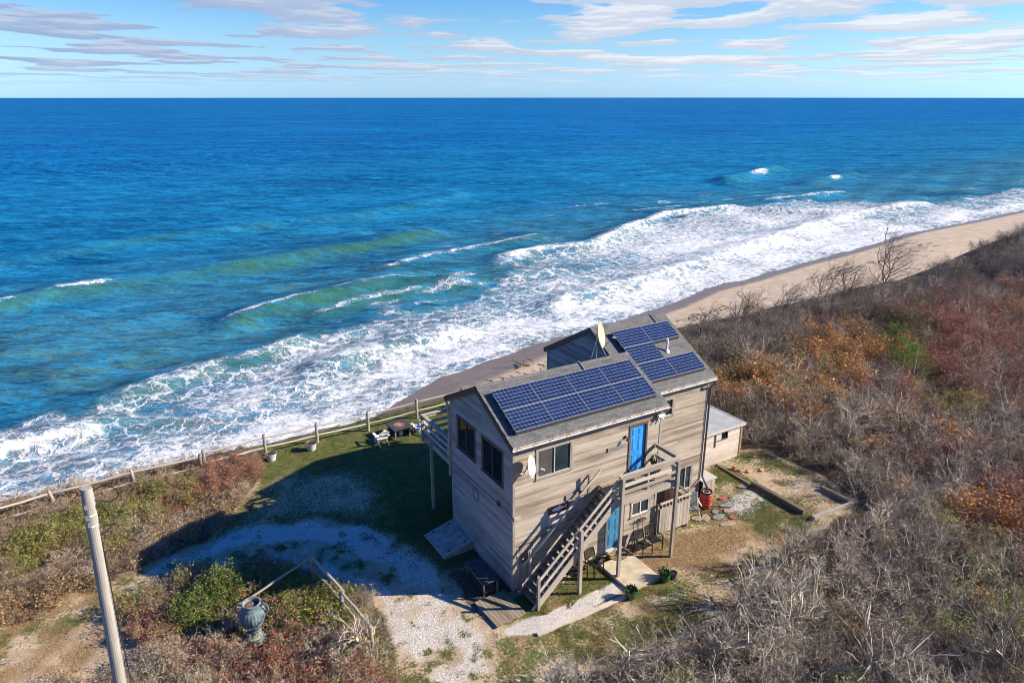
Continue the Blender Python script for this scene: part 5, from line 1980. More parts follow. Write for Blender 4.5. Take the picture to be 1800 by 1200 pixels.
for (x, y), a, b, rot, col, lab in STONES:
    rg = random.Random(lab)
    n = 9
    pts = []
    for k in range(n):
        t = 2 * math.pi * k / n
        rr = 1 + rg.uniform(-0.22, 0.16)
        u, v = a * rr * math.cos(t), b * rr * math.sin(t)
        c_, s_ = math.cos(R(rot) - 0.55), math.sin(R(rot) - 0.55)
        pts.append((u * c_ - v * s_, u * s_ + v * c_))
    m_ = MB()
    vs = [(p[0], p[1], -0.05) for p in pts] + [(p[0], p[1], 0.02) for p in pts] + [(p[0] * 0.94, p[1] * 0.94, 0.032) for p in pts]
    fs = [tuple(range(2 * n, 3 * n))]
    for j in (0, n):
        fs += [(j + k, j + (k + 1) % n, j + n + (k + 1) % n, j + n + k) for k in range(n)]
    m_.add(vs, fs)
    o = m_.build('stepping_stone', SM[col])
    o.location = (x, y, gz(x, y) + 0.012)
    tag(o, lab, 'stone', SG)

rg = random.Random(12)
BL = ['orange brick lying apart, furthest right in the sandy bed', 'orange brick lying flat in the middle of the loose row of bricks', 'broken orange brick on top of the heap by the plank edging', 'orange brick at the bottom of the heap by the plank edging',
      'orange half brick leaning on the heap by the plank edging']
for k, (x, y, z, rz, tilt, L) in enumerate(((16.1, 1.35, 0.03, 0.5, 0.02, 0.34), (15.45, 1.62, 0.03, 0.35, 0.05, 0.36), (14.95, 2.15, 0.15, 1.2, 0.35, 0.25), (14.98, 2.12, 0.03, 0.9, 0.0, 0.36), (15.02, 1.90, 0.06, 2.1, 0.3, 0.22))):
    m_ = MB()
    m_.box((0, 0, 0), (L, 0.14, 0.10), None)
    o = m_.build('brick', M_ORANGE, None, bevel=0.012)
    o.location = (x, y, gz(x, y) + z)
    o.rotation_euler = (tilt, tilt * 0.5, rz)
    tag(o, BL[k], 'brick', 'loose orange bricks in the bed')

# ------------------------------------------------------------------ sea-side lawn: chairs, fire table, buckets
def adirondack():
    o = thing('adirondack_chair', 'x', 'chair', (0, 0, 0))
    for k in range(5):                                   # back slats, fanned
        t = (k - 2) / 2
        m_ = MB()
        m_.beam((t * 0.20, 0.22, 0.27), (t * 0.255, 0.60, 0.98 - 0.07 * t * t), 0.098, 0.022, (0, 1, 0))
        m_.build('back_slat', M_WHITE, o)
    for z, y, w in ((0.45, 0.33, 0.56), (0.78, 0.50, 0.56)):
        m_ = MB()
        m_.bb(-w / 2, w / 2, y + 0.012, y + 0.036, z - 0.035, z + 0.035)
        m_.build('back_brace', M_WHITE, o)
    for k in range(5):
        m_ = MB()
        y = -0.34 + k * 0.115
        z = 0.37 - (y + 0.34) * 0.20
        m_.box((0, y + 0.05, z), (0.52, 0.10, 0.022), Matrix.Rotation(R(-11), 3, 'X'))
        m_.build('seat_slat', M_WHITE, o)
    for sx in (-1, 1):
        m_ = MB()
        m_.bb(sx * 0.29 - 0.014, sx * 0.29 + 0.014, -0.36, -0.26, 0.0, 0.53)
        m_.build('front_leg', M_WHITE, o)
        m_ = MB()
        m_.beam((sx * 0.262, -0.33, 0.32), (sx * 0.262, 0.62, 0.045), 0.024, 0.12)
        m_.build('rear_leg', M_WHITE, o)
        m_ = MB()
        m_.bb(sx * 0.33 - 0.075, sx * 0.33 + 0.075, -0.42, 0.36, 0.532, 0.556)
        m_.build('armrest', M_WHITE, o)
    return o


ad = adirondack()
ad.location = (0.30, 15.05, gz(0.3, 15.05) + 0.01)
ad.rotation_euler = (0, 0, R(178))
ad['label'] = 'white slatted lawn chair left of the square fire table'
ad['group'] = 'white lawn chairs by the fence'
clone(ad, (2.75, 15.15, gz(2.75, 15.1) + 0.01), R(196), 'white slatted lawn chair right of the fire table below the deck')

ft = thing('fire_table', 'square black fire table with coppery burner ring between two white chairs', 'table', (1.55, 15.45, gz(1.5, 15.4) + 0.01), R(4))
m_ = MB()
m_.bb(-0.58, 0.58, -0.58, 0.58, 0.60, 0.66)
m_.build('tabletop', M_SLATE, ft, bevel=0.01)
m_ = MB()
m_.bb(-0.50, 0.50, -0.50, 0.50, 0.50, 0.598)
for sx in (-1, 1):
    m_.bb(sx * 0.40 - 0.02, sx * 0.40 + 0.02, -0.46, 0.46, 0.06, 0.499)
m_.bb(-0.379, 0.379, 0.40, 0.43, 0.06, 0.499)
m_.build('base_panel', M_BLACKM, ft)
for sx in (-1, 1):
    for sy in (-1, 1):
        m_ = MB()
        m_.bb(sx * 0.46 - 0.03, sx * 0.46 + 0.03, sy * 0.46 - 0.03, sy * 0.46 + 0.03, 0.0, 0.499)
        m_.build('leg', M_GALV, ft)
m_ = MB()
m_.lathe([(0.33, 0.661), (0.33, 0.672), (0.24, 0.674), (0.20, 0.664)], 28)
m_.build('burner_ring', plain('copper_ring', (0.42, 0.17, 0.075), 0.5, 0.5, 0.3, var=0.3, nscale=7), ft)
m_ = MB()
m_.lathe([(0.20, 0.662), (0.06, 0.668), (0.05, 0.69), (0.001, 0.69)], 20)
m_.build('burner', plain('tan_stones', (0.36, 0.28, 0.17), 0.8, 0.2, var=0.3, nscale=18), ft)
m_ = MB()
m_.lathe([(0.13, 0.04), (0.15, 0.10), (0.15, 0.34), (0.08, 0.40), (0.03, 0.42)], 16, (0.05, -0.10, 0))
m_.build('gas_bottle', M_DISHW, ft)

M_DRYP = plain('dry_plant', (0.16, 0.145, 0.05), 0.8, 0.1, var=0.4, nscale=12)


def bucket(label, loc, r):
    o = thing('bucket_planter', label, 'bucket', loc, 0, 'grey buckets along the fence')
    m_ = MB()
    m_.lathe([(r * 0.72, 0), (r * 0.76, 0.02), (r, 0.40), (r * 1.06, 0.41), (r * 1.06, 0.44), (r * 0.95, 0.44), (r * 0.90, 0.34)], 22)
    m_.build('bucket', plain('bucket_grey', (0.50, 0.52, 0.56), 0.45, 0.4, 0.2, var=0.1), o, smooth=False)
    m_ = MB()
    m_.lathe([(r * 0.92, 0.36), (r * 0.4, 0.42), (0.001, 0.43)], 16)
    m_.build('soil', M_SOIL, o)
    rg = random.Random(label)
    m_ = MB()
    for k in range(160):
        a, q = rg.uniform(0, 6.28), math.sqrt(rg.random()) * r * 0.95
        p = Vector((q * math.cos(a), q * math.sin(a), 0.40))
        d = Vector((math.cos(a) * 0.7 + rg.gauss(0, .4), math.sin(a) * 0.7 + rg.gauss(0, .4), 0.8)).normalized() * rg.uniform(0.1, 0.26)
        s = d.cross(Vector((rg.gauss(0, 1), rg.gauss(0, 1), 0.1))).normalized() * 0.011
        m_.add([p - s, p + s, p + d], [(0, 1, 2)])
    m_.build('plant', M_DRYP, o, kind='stuff')
    return o


bucket('grey bucket planter at the edge of the reddish scrub by the fence', (-5.62, 16.20, gz(-5.6, 16.2)), 0.30)
bucket('grey bucket planter on the grass beside the bare sandy spot', (-3.40, 16.25, gz(-3.4, 16.2)), 0.30)

# ------------------------------------------------------------------ post-and-rail fences
def rail_run(o, p, q, mat=M_POST, r=0.05, sag=0.03, seed=0):
    rg = random.Random(seed)
    p, q = Vector(p), Vector(q)
    pts, rr = [], []
    for i in range(6):
        t = i / 5
        pts.append(p.lerp(q, t) + Vector((rg.gauss(0, 0.012), rg.gauss(0, 0.012), -sag * 4 * t * (1 - t) + rg.gauss(0, 0.008))))
        rr.append(r * (0.8 if i in (0, 5) else 1.0) * rg.uniform(0.9, 1.1))
    m_ = MB()
    m_.tube(pts, rr, 7)
    return m_.build('rail', mat, o)


def fpost(o, p, h, lean=(0, 0), r=0.085):
    m_ = MB()
    p = Vector(p)
    m_.tube([p - Vector((0, 0, 0.35)), p + Vector((lean[0] * 0.5, lean[1] * 0.5, h * 0.5)), p + Vector((lean[0], lean[1], h))], [r, r * 0.96, r * 0.9], 9)
    return m_.build('post', M_POST, o)


def rail_fence(label, pts, h, zr, group, seed, leans=None, cat='fence', skip=()):
    o = thing('rail_fence', label, cat, (0, 0, 0), 0, group)
    tops = []
    for i, (x, y) in enumerate(pts):
        z = gz(x, y)
        ln = (leans or {}).get(i, (0, 0))
        fpost(o, (x, y, z), h, ln)
        tops.append((x, y, z, ln))
    for i in range(len(pts) - 1):
        if i in skip:
            continue
        for k, hh in enumerate(zr):
            a, b = tops[i], tops[i + 1]
            rail_run(o, (a[0] + a[3][0] * hh / h - 0.06, a[1] + a[3][1] * hh / h, a[2] + hh), (b[0] + b[3][0] * hh / h + 0.06, b[1] + b[3][1] * hh / h, b[2] + hh), M_RAIL, 0.052, 0.03, seed + 7 * i + k)
    return o


rail_fence('two-rail weathered timber fence along the lawn at the bluff edge', [(-8.9, 16.75), (-5.75, 16.92), (-2.85, 16.93), (0.22, 16.95), (3.40, 17.05), (6.6, 17.2), (9.8, 17.4)], 1.28, (1.08, 0.50), 'timber rail fences', 61)
rail_fence('leaning two-rail fence in the scrub at the far left bluff edge', [(-21.5, 15.4), (-18.6, 15.7), (-15.55, 16.0), (-12.2, 16.4), (-9.1, 16.6)], 1.15, (0.98, 0.42), 'timber rail fences', 71, {2: (-0.25, 0.10), 3: (-0.12, 0.0)})

cf = thing('corner_rail_fence', 'broken corner of a round-rail fence around the stone urn', 'fence', (-6.7, 4.6, 0), 0, 'timber rail fences')
cz = gz(-6.7, 4.6)
fpost(cf, (0.0, 0.15, cz), 1.28, (0.05, 0.05), 0.075)
fpost(cf, (0.45, -2.35, cz), 1.15, (0.0, 0.0), 0.075)
fpost(cf, (0.75, -4.7, cz), 1.05, (0, 0), 0.07)
rail_run(cf, (-0.02, 0.12, 1.20), (-3.15, -0.75, 0.72), M_POST, 0.05, 0.02, 3)
rail_run(cf, (0.05, 0.20, 1.22), (0.52, -2.45, 1.08), M_POST, 0.06, 0.01, 4)
rail_run(cf, (0.46, -2.30, 1.05), (0.80, -4.75, 0.92), M_POST, 0.058, 0.02, 5)
rail_run(cf, (0.00, 0.05, 0.92), (0.40, -2.45, 0.66), M_POST, 0.05, 0.02, 6)
rail_run(cf, (0.40, -2.30, 0.68), (0.72, -4.70, 0.50), M_POST, 0.05, 0.02, 7)

# ------------------------------------------------------------------ urn, utility pole, driftwood
M_URN = None
def urn_material():
    m, w, b = new_mat('verdigris_urn', 0.75, 0.3)
    co = w.n('ShaderNodeTexCoord').outputs['Object']
    n = w.noise(co, 3.0, 5.0, 0.65)
    n2 = w.noise(co, 9.0, 4.0, 0.6)
    sep = w.n('ShaderNodeSeparateXYZ', {0: co})
    c = w.mix(w.ss(n, 0.35, 0.7), (0.060, 0.095, 0.115), (0.215, 0.270, 0.285))
    c = w.mix(w.math('MULTIPLY', w.ss(n2, 0.50, 0.7), 0.5), c, (0.035, 0.05, 0.06))
    rust = w.math('MULTIPLY', w.ss(w.noise(w.mapping(co, sc=(1, 1, 0.45), loc=(3, 1, 4)), 2.6, 3.0, 0.6), 0.60, 0.68), 0.85)
    c = w.mix(rust, c, (0.35, 0.15, 0.055))
    base = w.ss(sep.outputs[2], 0.40, 0.30)
    c = w.mix(w.math('MULTIPLY', base, 0.75), c, (0.25, 0.28, 0.235))
    link(w, c, b.inputs['Base Color'])
    bump(w, b, n2, 0.4, 0.02)
    return m


M_URN = urn_material()
ur = thing('garden_urn', 'tall verdigris garden urn with two scroll handles standing in the brush', 'urn', (-9.42, 2.55, gz(-9.4, 2.5) + 0.10), R(-28))
US = 0.97
m_ = MB()
m_.lathe([(0.42, -0.15), (0.41, 0.07), (0.37, 0.10), (0.36, 0.13), (0.27, 0.18), (0.215, 0.25), (0.19, 0.33), (0.20, 0.36)], 32)
m_.build('pedestal', M_URN, ur, smooth=False)
m_ = MB()
prof = [(0.20, 0.361), (0.27, 0.38), (0.27, 0.42), (0.22, 0.45), (0.24, 0.50), (0.31, 0.62), (0.40, 0.80), (0.47, 0.98), (0.505, 1.14), (0.50, 1.25), (0.45, 1.33), (0.40, 1.37), (0.38, 1.40),
        (0.385, 1.43), (0.34, 1.47), (0.32, 1.54), (0.34, 1.58), (0.38, 1.60), (0.38, 1.63), (0.33, 1.64), (0.30, 1.60), (0.28, 1.50)]
m_.lathe(prof, 96, flute=0.022, nfl=24, fz=(0.5, 1.28))
body = m_.build('body', M_URN, ur, smooth=True)
m_ = MB()
m_.lathe([(0.30, 1.50), (0.15, 1.53), (0.001, 1.535)], 20)
m_.build('soil', plain('urn_soil', (0.17, 0.125, 0.08), 0.95, 0.1, var=0.4, nscale=14), ur)
for s in (-1, 1):
    m_ = MB()
    pts = []
    for k in range(13):
        a = R(-75) + R(235) * k / 12
        pts.append((s * (0.50 + 0.15 * math.cos(a)), 0, 1.36 + 0.19 * math.sin(a)))
    m_.tube(pts, [0.045] * 3 + [0.04] * 7 + [0.035, 0.03, 0.025], 10)
    m_.build('handle', M_URN, ur, smooth=True)
# swags of fruit and leaves hung between the handles
for s in (-1, 1):
    m_ = MB()
    rg = random.Random(9 + s)
    for k in range(46):
        t = k / 45
        a = math.pi * t
        ang = s * math.pi / 2 + (t - 0.5) * math.pi * 0.92
        z = 1.20 - 0.50 * math.sin(a)
        rr = np.interp(z, [0.5, 0.62, 0.80, 0.98, 1.14, 1.25], [0.24, 0.31, 0.40, 0.47, 0.505, 0.50]) + 0.02
        c = Vector((rr * math.cos(ang), rr * math.sin(ang), z + rg.uniform(-0.03, 0.03)))
        q = rg.uniform(0.028, 0.05)
        m_.lathe([(0.001, -q), (q * 0.8, -q * 0.5), (q, 0), (q * 0.8, q * 0.5), (0.001, q)], 7, c)
    m_.build('garland', M_URN, ur, smooth=True)
ur.scale = (US * 0.92, US * 0.92, US)

M_POLE = wood('pole_wood', (0.15, 0.135, 0.12), (0.37, 0.345, 0.315), (14, 14, 0.5), rvar=0.2)
up_ = thing('utility_pole', 'tall grey wooden utility pole with a looped black cable at its top', 'pole', (-13.63, -1.88, 0.0))
m_ = MB()
top = Vector((0.35, -0.35, 9.93))
m_.tube([Vector((0, 0, -0.5)), top * 0.25, top * 0.5, top * 0.75, top * 0.97, top], [0.175, 0.165, 0.155, 0.145, 0.138, 0.125], 20)
m_.build('shaft', M_POLE, up_, smooth=False)
ax = top.normalized()
side = Vector((0.83, -0.35, 0)).normalized()
m_ = MB()
pts = []
for k in range(16):
    a = R(200) - R(320) * k / 15
    pts.append(top * 0.985 + side * (0.30 + 0.30 * math.cos(a)) + Vector((0.1, 0.12, 0.02)) + ax * (0.22 * math.sin(a) - 0.16))
pts += [top * 0.95 + side * 0.15, top * 0.93 + side * 0.12, top * 0.80 + side * 0.16, top * 0.62 + side * 0.19, top * 0.45 + side * 0.26, top * 0.25 + side * 0.30, top * 0.02 + side * 0.24]
m_.tube(pts, 0.014, 6)
m_.build('cable', M_BLACKP, up_)
m_ = MB()
pts = [top * 0.965 + side * 0.14, top * 0.955 + side * 0.40 + Vector((0.05, 0.1, 0)), top * 0.90 + side * 0.50, top * 0.875 + side * 0.30, top * 0.865 + side * 0.14]
m_.tube(pts, 0.010, 6)
m_.build('cable', M_BLACKP, up_)
for t, w_ in ((0.955, 0.10), (0.925, 0.13), (0.905, 0.08)):
    m_ = MB()
    m_.box(top * t + Vector((-0.05, -0.15, 0)), (w_, 0.07, 0.10), None)
    m_.build('clamp', M_GALV, up_)
m_ = MB()
for t in (0.93, 0.90):
    m_.tube([top * t + Vector((-0.12, -0.12, 0)), top * t + Vector((-0.02, -0.20, 0)), top * t + Vector((0.12, -0.12, 0))], 0.012, 6)
m_.build('band', M_GALV, up_)

dw = MB()
rg = random.Random(4)
def bz(x, y):
    return float(beach_z(np.array([x]), np.array([y]))[0])
z0 = bz(27.0, 42.4)
dw.tube([(-1.1, 0.5, 0.9), (-0.6, 0.2, 0.55), (0.0, 0, 0.25), (0.7, -0.3, 0.05)], [0.05, 0.08, 0.12, 0.10], 7)
dw.tube([(0.0, 0, 0.22), (0.5, 0.5, 0.5), (1.0, 0.7, 0.55), (1.4, 0.4, 0.35), (1.45, 0.0, 0.05)], [0.10, 0.09, 0.07, 0.05, 0.03], 7)
dw.tube([(-0.2, 0.05, 0.3), (-0.7, -0.3, 0.12), (-1.4, -0.4, 0.03)], [0.09, 0.06, 0.03], 7)
dw = dw.build('driftwood', M_BROWN)
dw.location = (27.0, 42.4, z0)
tag(dw, 'dark branching piece of driftwood lying on the beach', 'driftwood')
# ------------------------------------------------------------------ vegetation
def twig_mat(name, a, b, rough=0.9):
    m, w, bs = new_mat(name, rough, 0.15)
    at, o = vary(w)
    t = w.math('ADD', w.math('MULTIPLY', at, 0.6), w.math('MULTIPLY', o, 0.4))
    link(w, w.mix(w.ss(t, 0.15, 0.85), a, b), bs.inputs['Base Color'])
    return m


def leaf_mat(name, cols):
    """leaf colours picked per leaf from a short ramp, a little light passing through"""
    m, w, bs = new_mat(name, 0.6, 0.25)
    at = w.attr('rnd')
    rp = w.n('ShaderNodeValToRGB', {0: at})
    rp.color_ramp.interpolation = 'CONSTANT'
    el = rp.color_ramp.elements
    for i, c in enumerate(cols):
        if i < 2:
            e = el[i]
            e.position = i / len(cols)
        else:
            e = el.new(i / len(cols))
        e.color = c3(*c)
    link(w, rp.outputs[0], bs.inputs['Base Color'])
    bs.inputs['Subsurface Weight'].default_value = 0.0
    tr = w.n('ShaderNodeBsdfTranslucent', {'Color': rp.outputs[0]})
    mx = w.n('ShaderNodeMixShader', {0: 0.25, 1: bs.outputs[0], 2: tr.outputs[0]})
    out = [x for x in w.t.nodes if x.type == 'OUTPUT_MATERIAL'][0]
    link(w, mx.outputs[0], out.inputs[0])
    return m


T_GREY = twig_mat('grey_twig', (0.105, 0.082, 0.058), (0.680, 0.590, 0.460))
T_BROWN = twig_mat('brown_twig', (0.115, 0.084, 0.056), (0.480, 0.370, 0.260))
T_DARK = twig_mat('dark_twig', (0.090, 0.072, 0.056), (0.400, 0.335, 0.270))
T_RED = twig_mat('reddish_twig', (0.130, 0.090, 0.060), (0.460, 0.345, 0.235))
L_RED = leaf_mat('red_leaf', [(0.42, 0.085, 0.050), (0.26, 0.075, 0.055), (0.44, 0.14, 0.065), (0.20, 0.10, 0.06), (0.34, 0.20, 0.13)])
L_MAROON = leaf_mat('maroon_leaf', [(0.38, 0.085, 0.060), (0.48, 0.150, 0.095), (0.24, 0.070, 0.050), (0.54, 0.270, 0.185), (0.36, 0.200, 0.120)])
L_ORANGE = leaf_mat('orange_leaf', [(0.66, 0.235, 0.050), (0.70, 0.340, 0.080), (0.50, 0.150, 0.050), (0.48, 0.330, 0.070), (0.26, 0.19, 0.05), (0.46, 0.23, 0.13)])
L_YELLOW = leaf_mat('yellow_leaf', [(0.40, 0.300, 0.035), (0.28, 0.270, 0.035), (0.46, 0.245, 0.040), (0.20, 0.220, 0.035), (0.33, 0.16, 0.04)])
L_LIME = leaf_mat('yellow_green_leaf', [(0.180, 0.240, 0.030), (0.260, 0.290, 0.040), (0.110, 0.165, 0.028), (0.32, 0.270, 0.045), (0.21, 0.13, 0.04)])
L_GREEN = leaf_mat('dense_green_leaf', [(0.130, 0.180, 0.042), (0.190, 0.240, 0.058), (0.090, 0.130, 0.034), (0.250, 0.270, 0.080), (0.15, 0.17, 0.05)])
L_OLIVE = leaf_mat('olive_leaf', [(0.085, 0.085, 0.022), (0.130, 0.105, 0.025), (0.060, 0.070, 0.020), (0.22, 0.110, 0.025), (0.10, 0.06, 0.025)])
L_PINE = leaf_mat('pine_needle', [(0.110, 0.200, 0.035), (0.170, 0.270, 0.045), (0.075, 0.145, 0.030), (0.220, 0.300, 0.060)])
L_TAN = leaf_mat('tan_leaf', [(0.34, 0.235, 0.120), (0.42, 0.290, 0.150), (0.25, 0.150, 0.080), (0.33, 0.150, 0.075), (0.17, 0.165, 0.05)])


def shrub_arrays(seed, H, spread, stems, kids=(5, 5, 4), r0=0.02, tw=0.010, wiggle=0.28, lift=0.10, wind=(0, 0), leaves=0, lsize=0.045, ltop=0.0, clump=0.10, trunk=0.0):
    """grow a branching shrub; returns prisms for wood, ribbons for twigs, diamonds for leaves"""
    rg = np.random.default_rng(seed)
    pr, rb, tips = [], [], []

    def unit(v):
        return v / (np.linalg.norm(v) + 1e-9)

    def go(p, d, L, r, lev):
        last = lev >= len(kids)
        ns = 2 if last else (3 if lev else 4)
        nodes = [p]
        for i in range(ns):
            d = unit(d + rg.normal(0, wiggle, 3) + np.array([wind[0], wind[1], lift if lev else lift * 0.4]) * (0.5 + 0.4 * lev))
            q = p + d * (L / ns)
            if q[2] < 0.03:
                q[2] = 0.03 + rg.random() * 0.05
            if lev >= 2 or last:
                rb.append((p, q, tw * (1.0 if not last else 0.8) * (1 - 0.45 * i / ns), tw * (0.75 if not last else 0.5) * (1 - 0.45 * (i + 1) / ns)))
            else:
                ra = r * (1 - 0.40 * i / ns)
                pr.append((p, q, ra, r * (1 - 0.40 * (i + 1) / ns)))
            nodes.append(q)
            p = q
        if last:
            tips.append((p, d))
            return
        nk = max(1, int(round(kids[lev] * rg.uniform(0.7, 1.3))))
        for k in range(nk):
            t = rg.uniform(0.25, 1.0) if lev else rg.uniform(0.18, 1.0)
            f = t * ns
            i = min(int(f), ns - 1)
            b = nodes[i] + (nodes[i + 1] - nodes[i]) * (f - i)
            dd = unit(nodes[i + 1] - nodes[i])
            side = unit(np.cross(dd, rg.normal(0, 1, 3)))
            ang = rg.uniform(0.45, 1.15)
            nd = unit(dd * math.cos(ang) + side * math.sin(ang))
            go(b, nd, L * rg.uniform(0.42, 0.68), r * 0.55, lev + 1)
        tips.append((p, d))
    for s in range(stems):
        a = rg.uniform(0, 2 * math.pi)
        tilt = rg.uniform(0.05, 1.0) * spread
        d = np.array([math.cos(a) * tilt, math.sin(a) * tilt, 1.0])
        base = np.array([math.cos(a) * 0.10 * rg.random(), math.sin(a) * 0.10 * rg.random(), -0.08])
        go(base, unit(d), H * rg.uniform(0.72, 1.08) * 0.80, r0 * rg.uniform(0.7, 1.2), 0)
    co, qd, rn = [], [], []
    n = 0
    # three-sided prisms
    if pr:
        P0 = np.array([x[0] for x in pr]); P1 = np.array([x[1] for x in pr])
        R0 = np.array([x[2] for x in pr]); R1 = np.array([x[3] for x in pr])
        D = P1 - P0
        D /= np.linalg.norm(D, axis=1, keepdims=True) + 1e-9
        A = np.cross(D, np.where(np.abs(D[:, 2:3]) > 0.9, np.array([[1.0, 0, 0]]), np.array([[0, 0, 1.0]])))
        A /= np.linalg.norm(A, axis=1, keepdims=True)
        B = np.cross(D, A)
        ring = []
        for base, rad in ((P0 - D * R0[:, None] * 0.6, R0), (P1 + D * R1[:, None] * 0.6, R1)):
            for k in range(3):
                an = 2 * math.pi * k / 3
                ring.append(base + (A * math.cos(an) + B * math.sin(an)) * rad[:, None])
        V = np.stack(ring, 1)                                # m,6,3
        m = len(pr)
        co.append(V.reshape(-1, 3))
        idx = np.arange(m)[:, None] * 6
        for k in range(3):
            k2 = (k + 1) % 3
            qd.append(idx + np.array([[k, k2, 3 + k2, 3 + k]]))
            rn.append(rg.random(m) * 0.6 + 0.2)
        n += m * 6
    P0 = np.array([x[0] for x in rb]); P1 = np.array([x[1] for x in rb])
    W0 = np.array([x[2] for x in rb]); W1 = np.array([x[3] for x in rb])
    D = P1 - P0
    Sd = np.cross(D, rg.normal(0, 1, D.shape))
    Sd /= np.linalg.norm(Sd, axis=1, keepdims=True) + 1e-9
    V = np.stack([P0 - Sd * W0[:, None] / 2, P0 + Sd * W0[:, None] / 2, P1 + Sd * W1[:, None] / 2, P1 - Sd * W1[:, None] / 2], 1)
    m = len(rb)
    co.append(V.reshape(-1, 3))
    qd.append(np.arange(m)[:, None] * 4 + n + np.array([[0, 1, 2, 3]]))
    rn.append(rg.random(m))
    wood_ = (np.concatenate(co), np.concatenate(qd), np.concatenate(rn))
    lf = None
    if leaves:
        T = np.array([t[0] for t in tips])
        zt = T[:, 2]
        pw = np.clip((zt / max(zt.max(), 0.1)) - ltop, 0.02, None)
        pick = rg.choice(len(T), leaves, p=pw / pw.sum())
        c = T[pick] + rg.normal(0, clump, (leaves, 3))
        c[:, 2] = np.maximum(c[:, 2], 0.04)
        u = rg.normal(0, 1, (leaves, 3)) * np.array([1, 1, 0.55])
        u /= np.linalg.norm(u, axis=1, keepdims=True)
        nrm = rg.normal(0, 0.6, (leaves, 3)) + np.array([0, 0, 0.8])
        v = np.cross(u, nrm)
        v /= np.linalg.norm(v, axis=1, keepdims=True) + 1e-9
        s = lsize * rg.uniform(0.6, 1.3, (leaves, 1))
        V = np.stack([c - u * s, c + v * s * 0.62, c + u * s, c - v * s * 0.62], 1)
        lf = (V.reshape(-1, 3), np.arange(leaves)[:, None] * 4 + np.array([[0, 1, 2, 3]]), rg.random(leaves))
    return wood_, lf


def joined(name, wd, lf, mw, ml):
    if lf is None:
        return raw_mesh(name, wd[0], wd[1], [mw], None, wd[2])
    co = np.concatenate([wd[0], lf[0]])
    q = np.concatenate([wd[1], lf[1] + len(wd[0])])
    mi = np.concatenate([np.zeros(len(wd[1]), int), np.ones(len(lf[1]), int)])
    return raw_mesh(name, co, q, [mw, ml], mi, np.concatenate([wd[2], lf[2]]))


KIND = {}     # kind -> list of dict(stems mesh, foliage mesh, joined mesh)


def kind(key, n, mw, ml=None, **kw):
    out = []
    seed0 = sum(ord(c) for c in key) * 13
    for i in range(n):
        wd, lf = shrub_arrays(seed0 + i, **kw)
        d = {'stems': raw_mesh('stems', wd[0], wd[1], [mw], None, wd[2]), 'foliage': None}
        if lf is not None:
            d['foliage'] = raw_mesh('foliage', lf[0], lf[1], [ml], None, lf[2])
        d['all'] = joined(key, wd, lf, mw, ml)
        out.append(d)
    KIND[key] = out


kind('grey', 5, T_GREY, H=2.1, spread=1.1, stems=6, kids=(5, 4, 3), r0=0.023, tw=0.0160, wiggle=0.30, lift=0.06)
kind('greyfine', 4, T_GREY, H=1.6, spread=1.3, stems=7, kids=(5, 5, 3), r0=0.017, tw=0.014, wiggle=0.34, lift=0.05)
kind('brown', 4, T_BROWN, H=1.5, spread=1.2, stems=7, kids=(5, 5, 3), r0=0.016, tw=0.014, wiggle=0.32, lift=0.06)
kind('dark', 3, T_DARK, H=1.8, spread=1.0, stems=8, kids=(6, 6, 4), r0=0.018, tw=0.012, wiggle=0.28, lift=0.10, wind=(0.10, -0.06))
kind('red', 2, T_RED, L_RED, H=1.3, spread=1.2, stems=8, kids=(5, 5, 3), r0=0.014, tw=0.010, leaves=420, lsize=0.045, clump=0.09)
kind('maroon', 3, T_RED, L_MAROON, H=1.5, spread=1.2, stems=8, kids=(5, 5, 3), r0=0.014, tw=0.010, leaves=260, lsize=0.05, clump=0.10)
kind('orange', 2, T_BROWN, L_ORANGE, H=1.4, spread=1.2, stems=8, kids=(5, 5, 3), r0=0.014, tw=0.010, leaves=320, lsize=0.068, clump=0.11)
kind('yellow', 2, T_GREY, L_YELLOW, H=1.4, spread=1.1, stems=8, kids=(5, 5, 3), r0=0.014, tw=0.010, leaves=400, lsize=0.05, clump=0.10)
kind('lime', 2, T_GREY, L_LIME, H=1.4, spread=1.1, stems=7, kids=(5, 5, 3), r0=0.014, tw=0.010, leaves=420, lsize=0.05, clump=0.10)
kind('olive', 2, T_DARK, L_OLIVE, H=1.9, spread=0.8, stems=7, kids=(5, 5, 3), r0=0.02, tw=0.010, leaves=620, lsize=0.055, clump=0.12)
# low scrub on the seaward strip and round the urn
kind('lowbrown', 3, T_BROWN, L_TAN, H=0.75, spread=1.6, stems=10, kids=(5, 5, 3), r0=0.010, tw=0.009, wiggle=0.36, lift=0.02, leaves=160, lsize=0.035, clump=0.06)
kind('lowred', 2, T_RED, L_RED, H=0.7, spread=1.5, stems=9, kids=(5, 5, 3), r0=0.010, tw=0.010, wiggle=0.34, lift=0.02, leaves=180, lsize=0.036, clump=0.07)
kind('lowlime', 2, T_BROWN, L_LIME, H=0.8, spread=1.4, stems=9, kids=(5, 5, 3), r0=0.010, tw=0.008, wiggle=0.34, lift=0.03, leaves=420, lsize=0.038, clump=0.07)
kind('lowgrey', 3, T_GREY, H=0.9, spread=1.5, stems=9, kids=(5, 5, 3), r0=0.012, tw=0.0125, wiggle=0.38, lift=0.02)
kind('lowtan', 2, T_BROWN, L_TAN, H=0.55, spread=1.9, stems=12, kids=(5, 5, 2), r0=0.008, tw=0.009, wiggle=0.34, lift=0.0, leaves=320, lsize=0.04, clump=0.08)


kind('lowtwig', 3, T_BROWN, H=0.8, spread=1.6, stems=9, kids=(5, 5, 3), r0=0.011, tw=0.012, wiggle=0.38, lift=0.02)


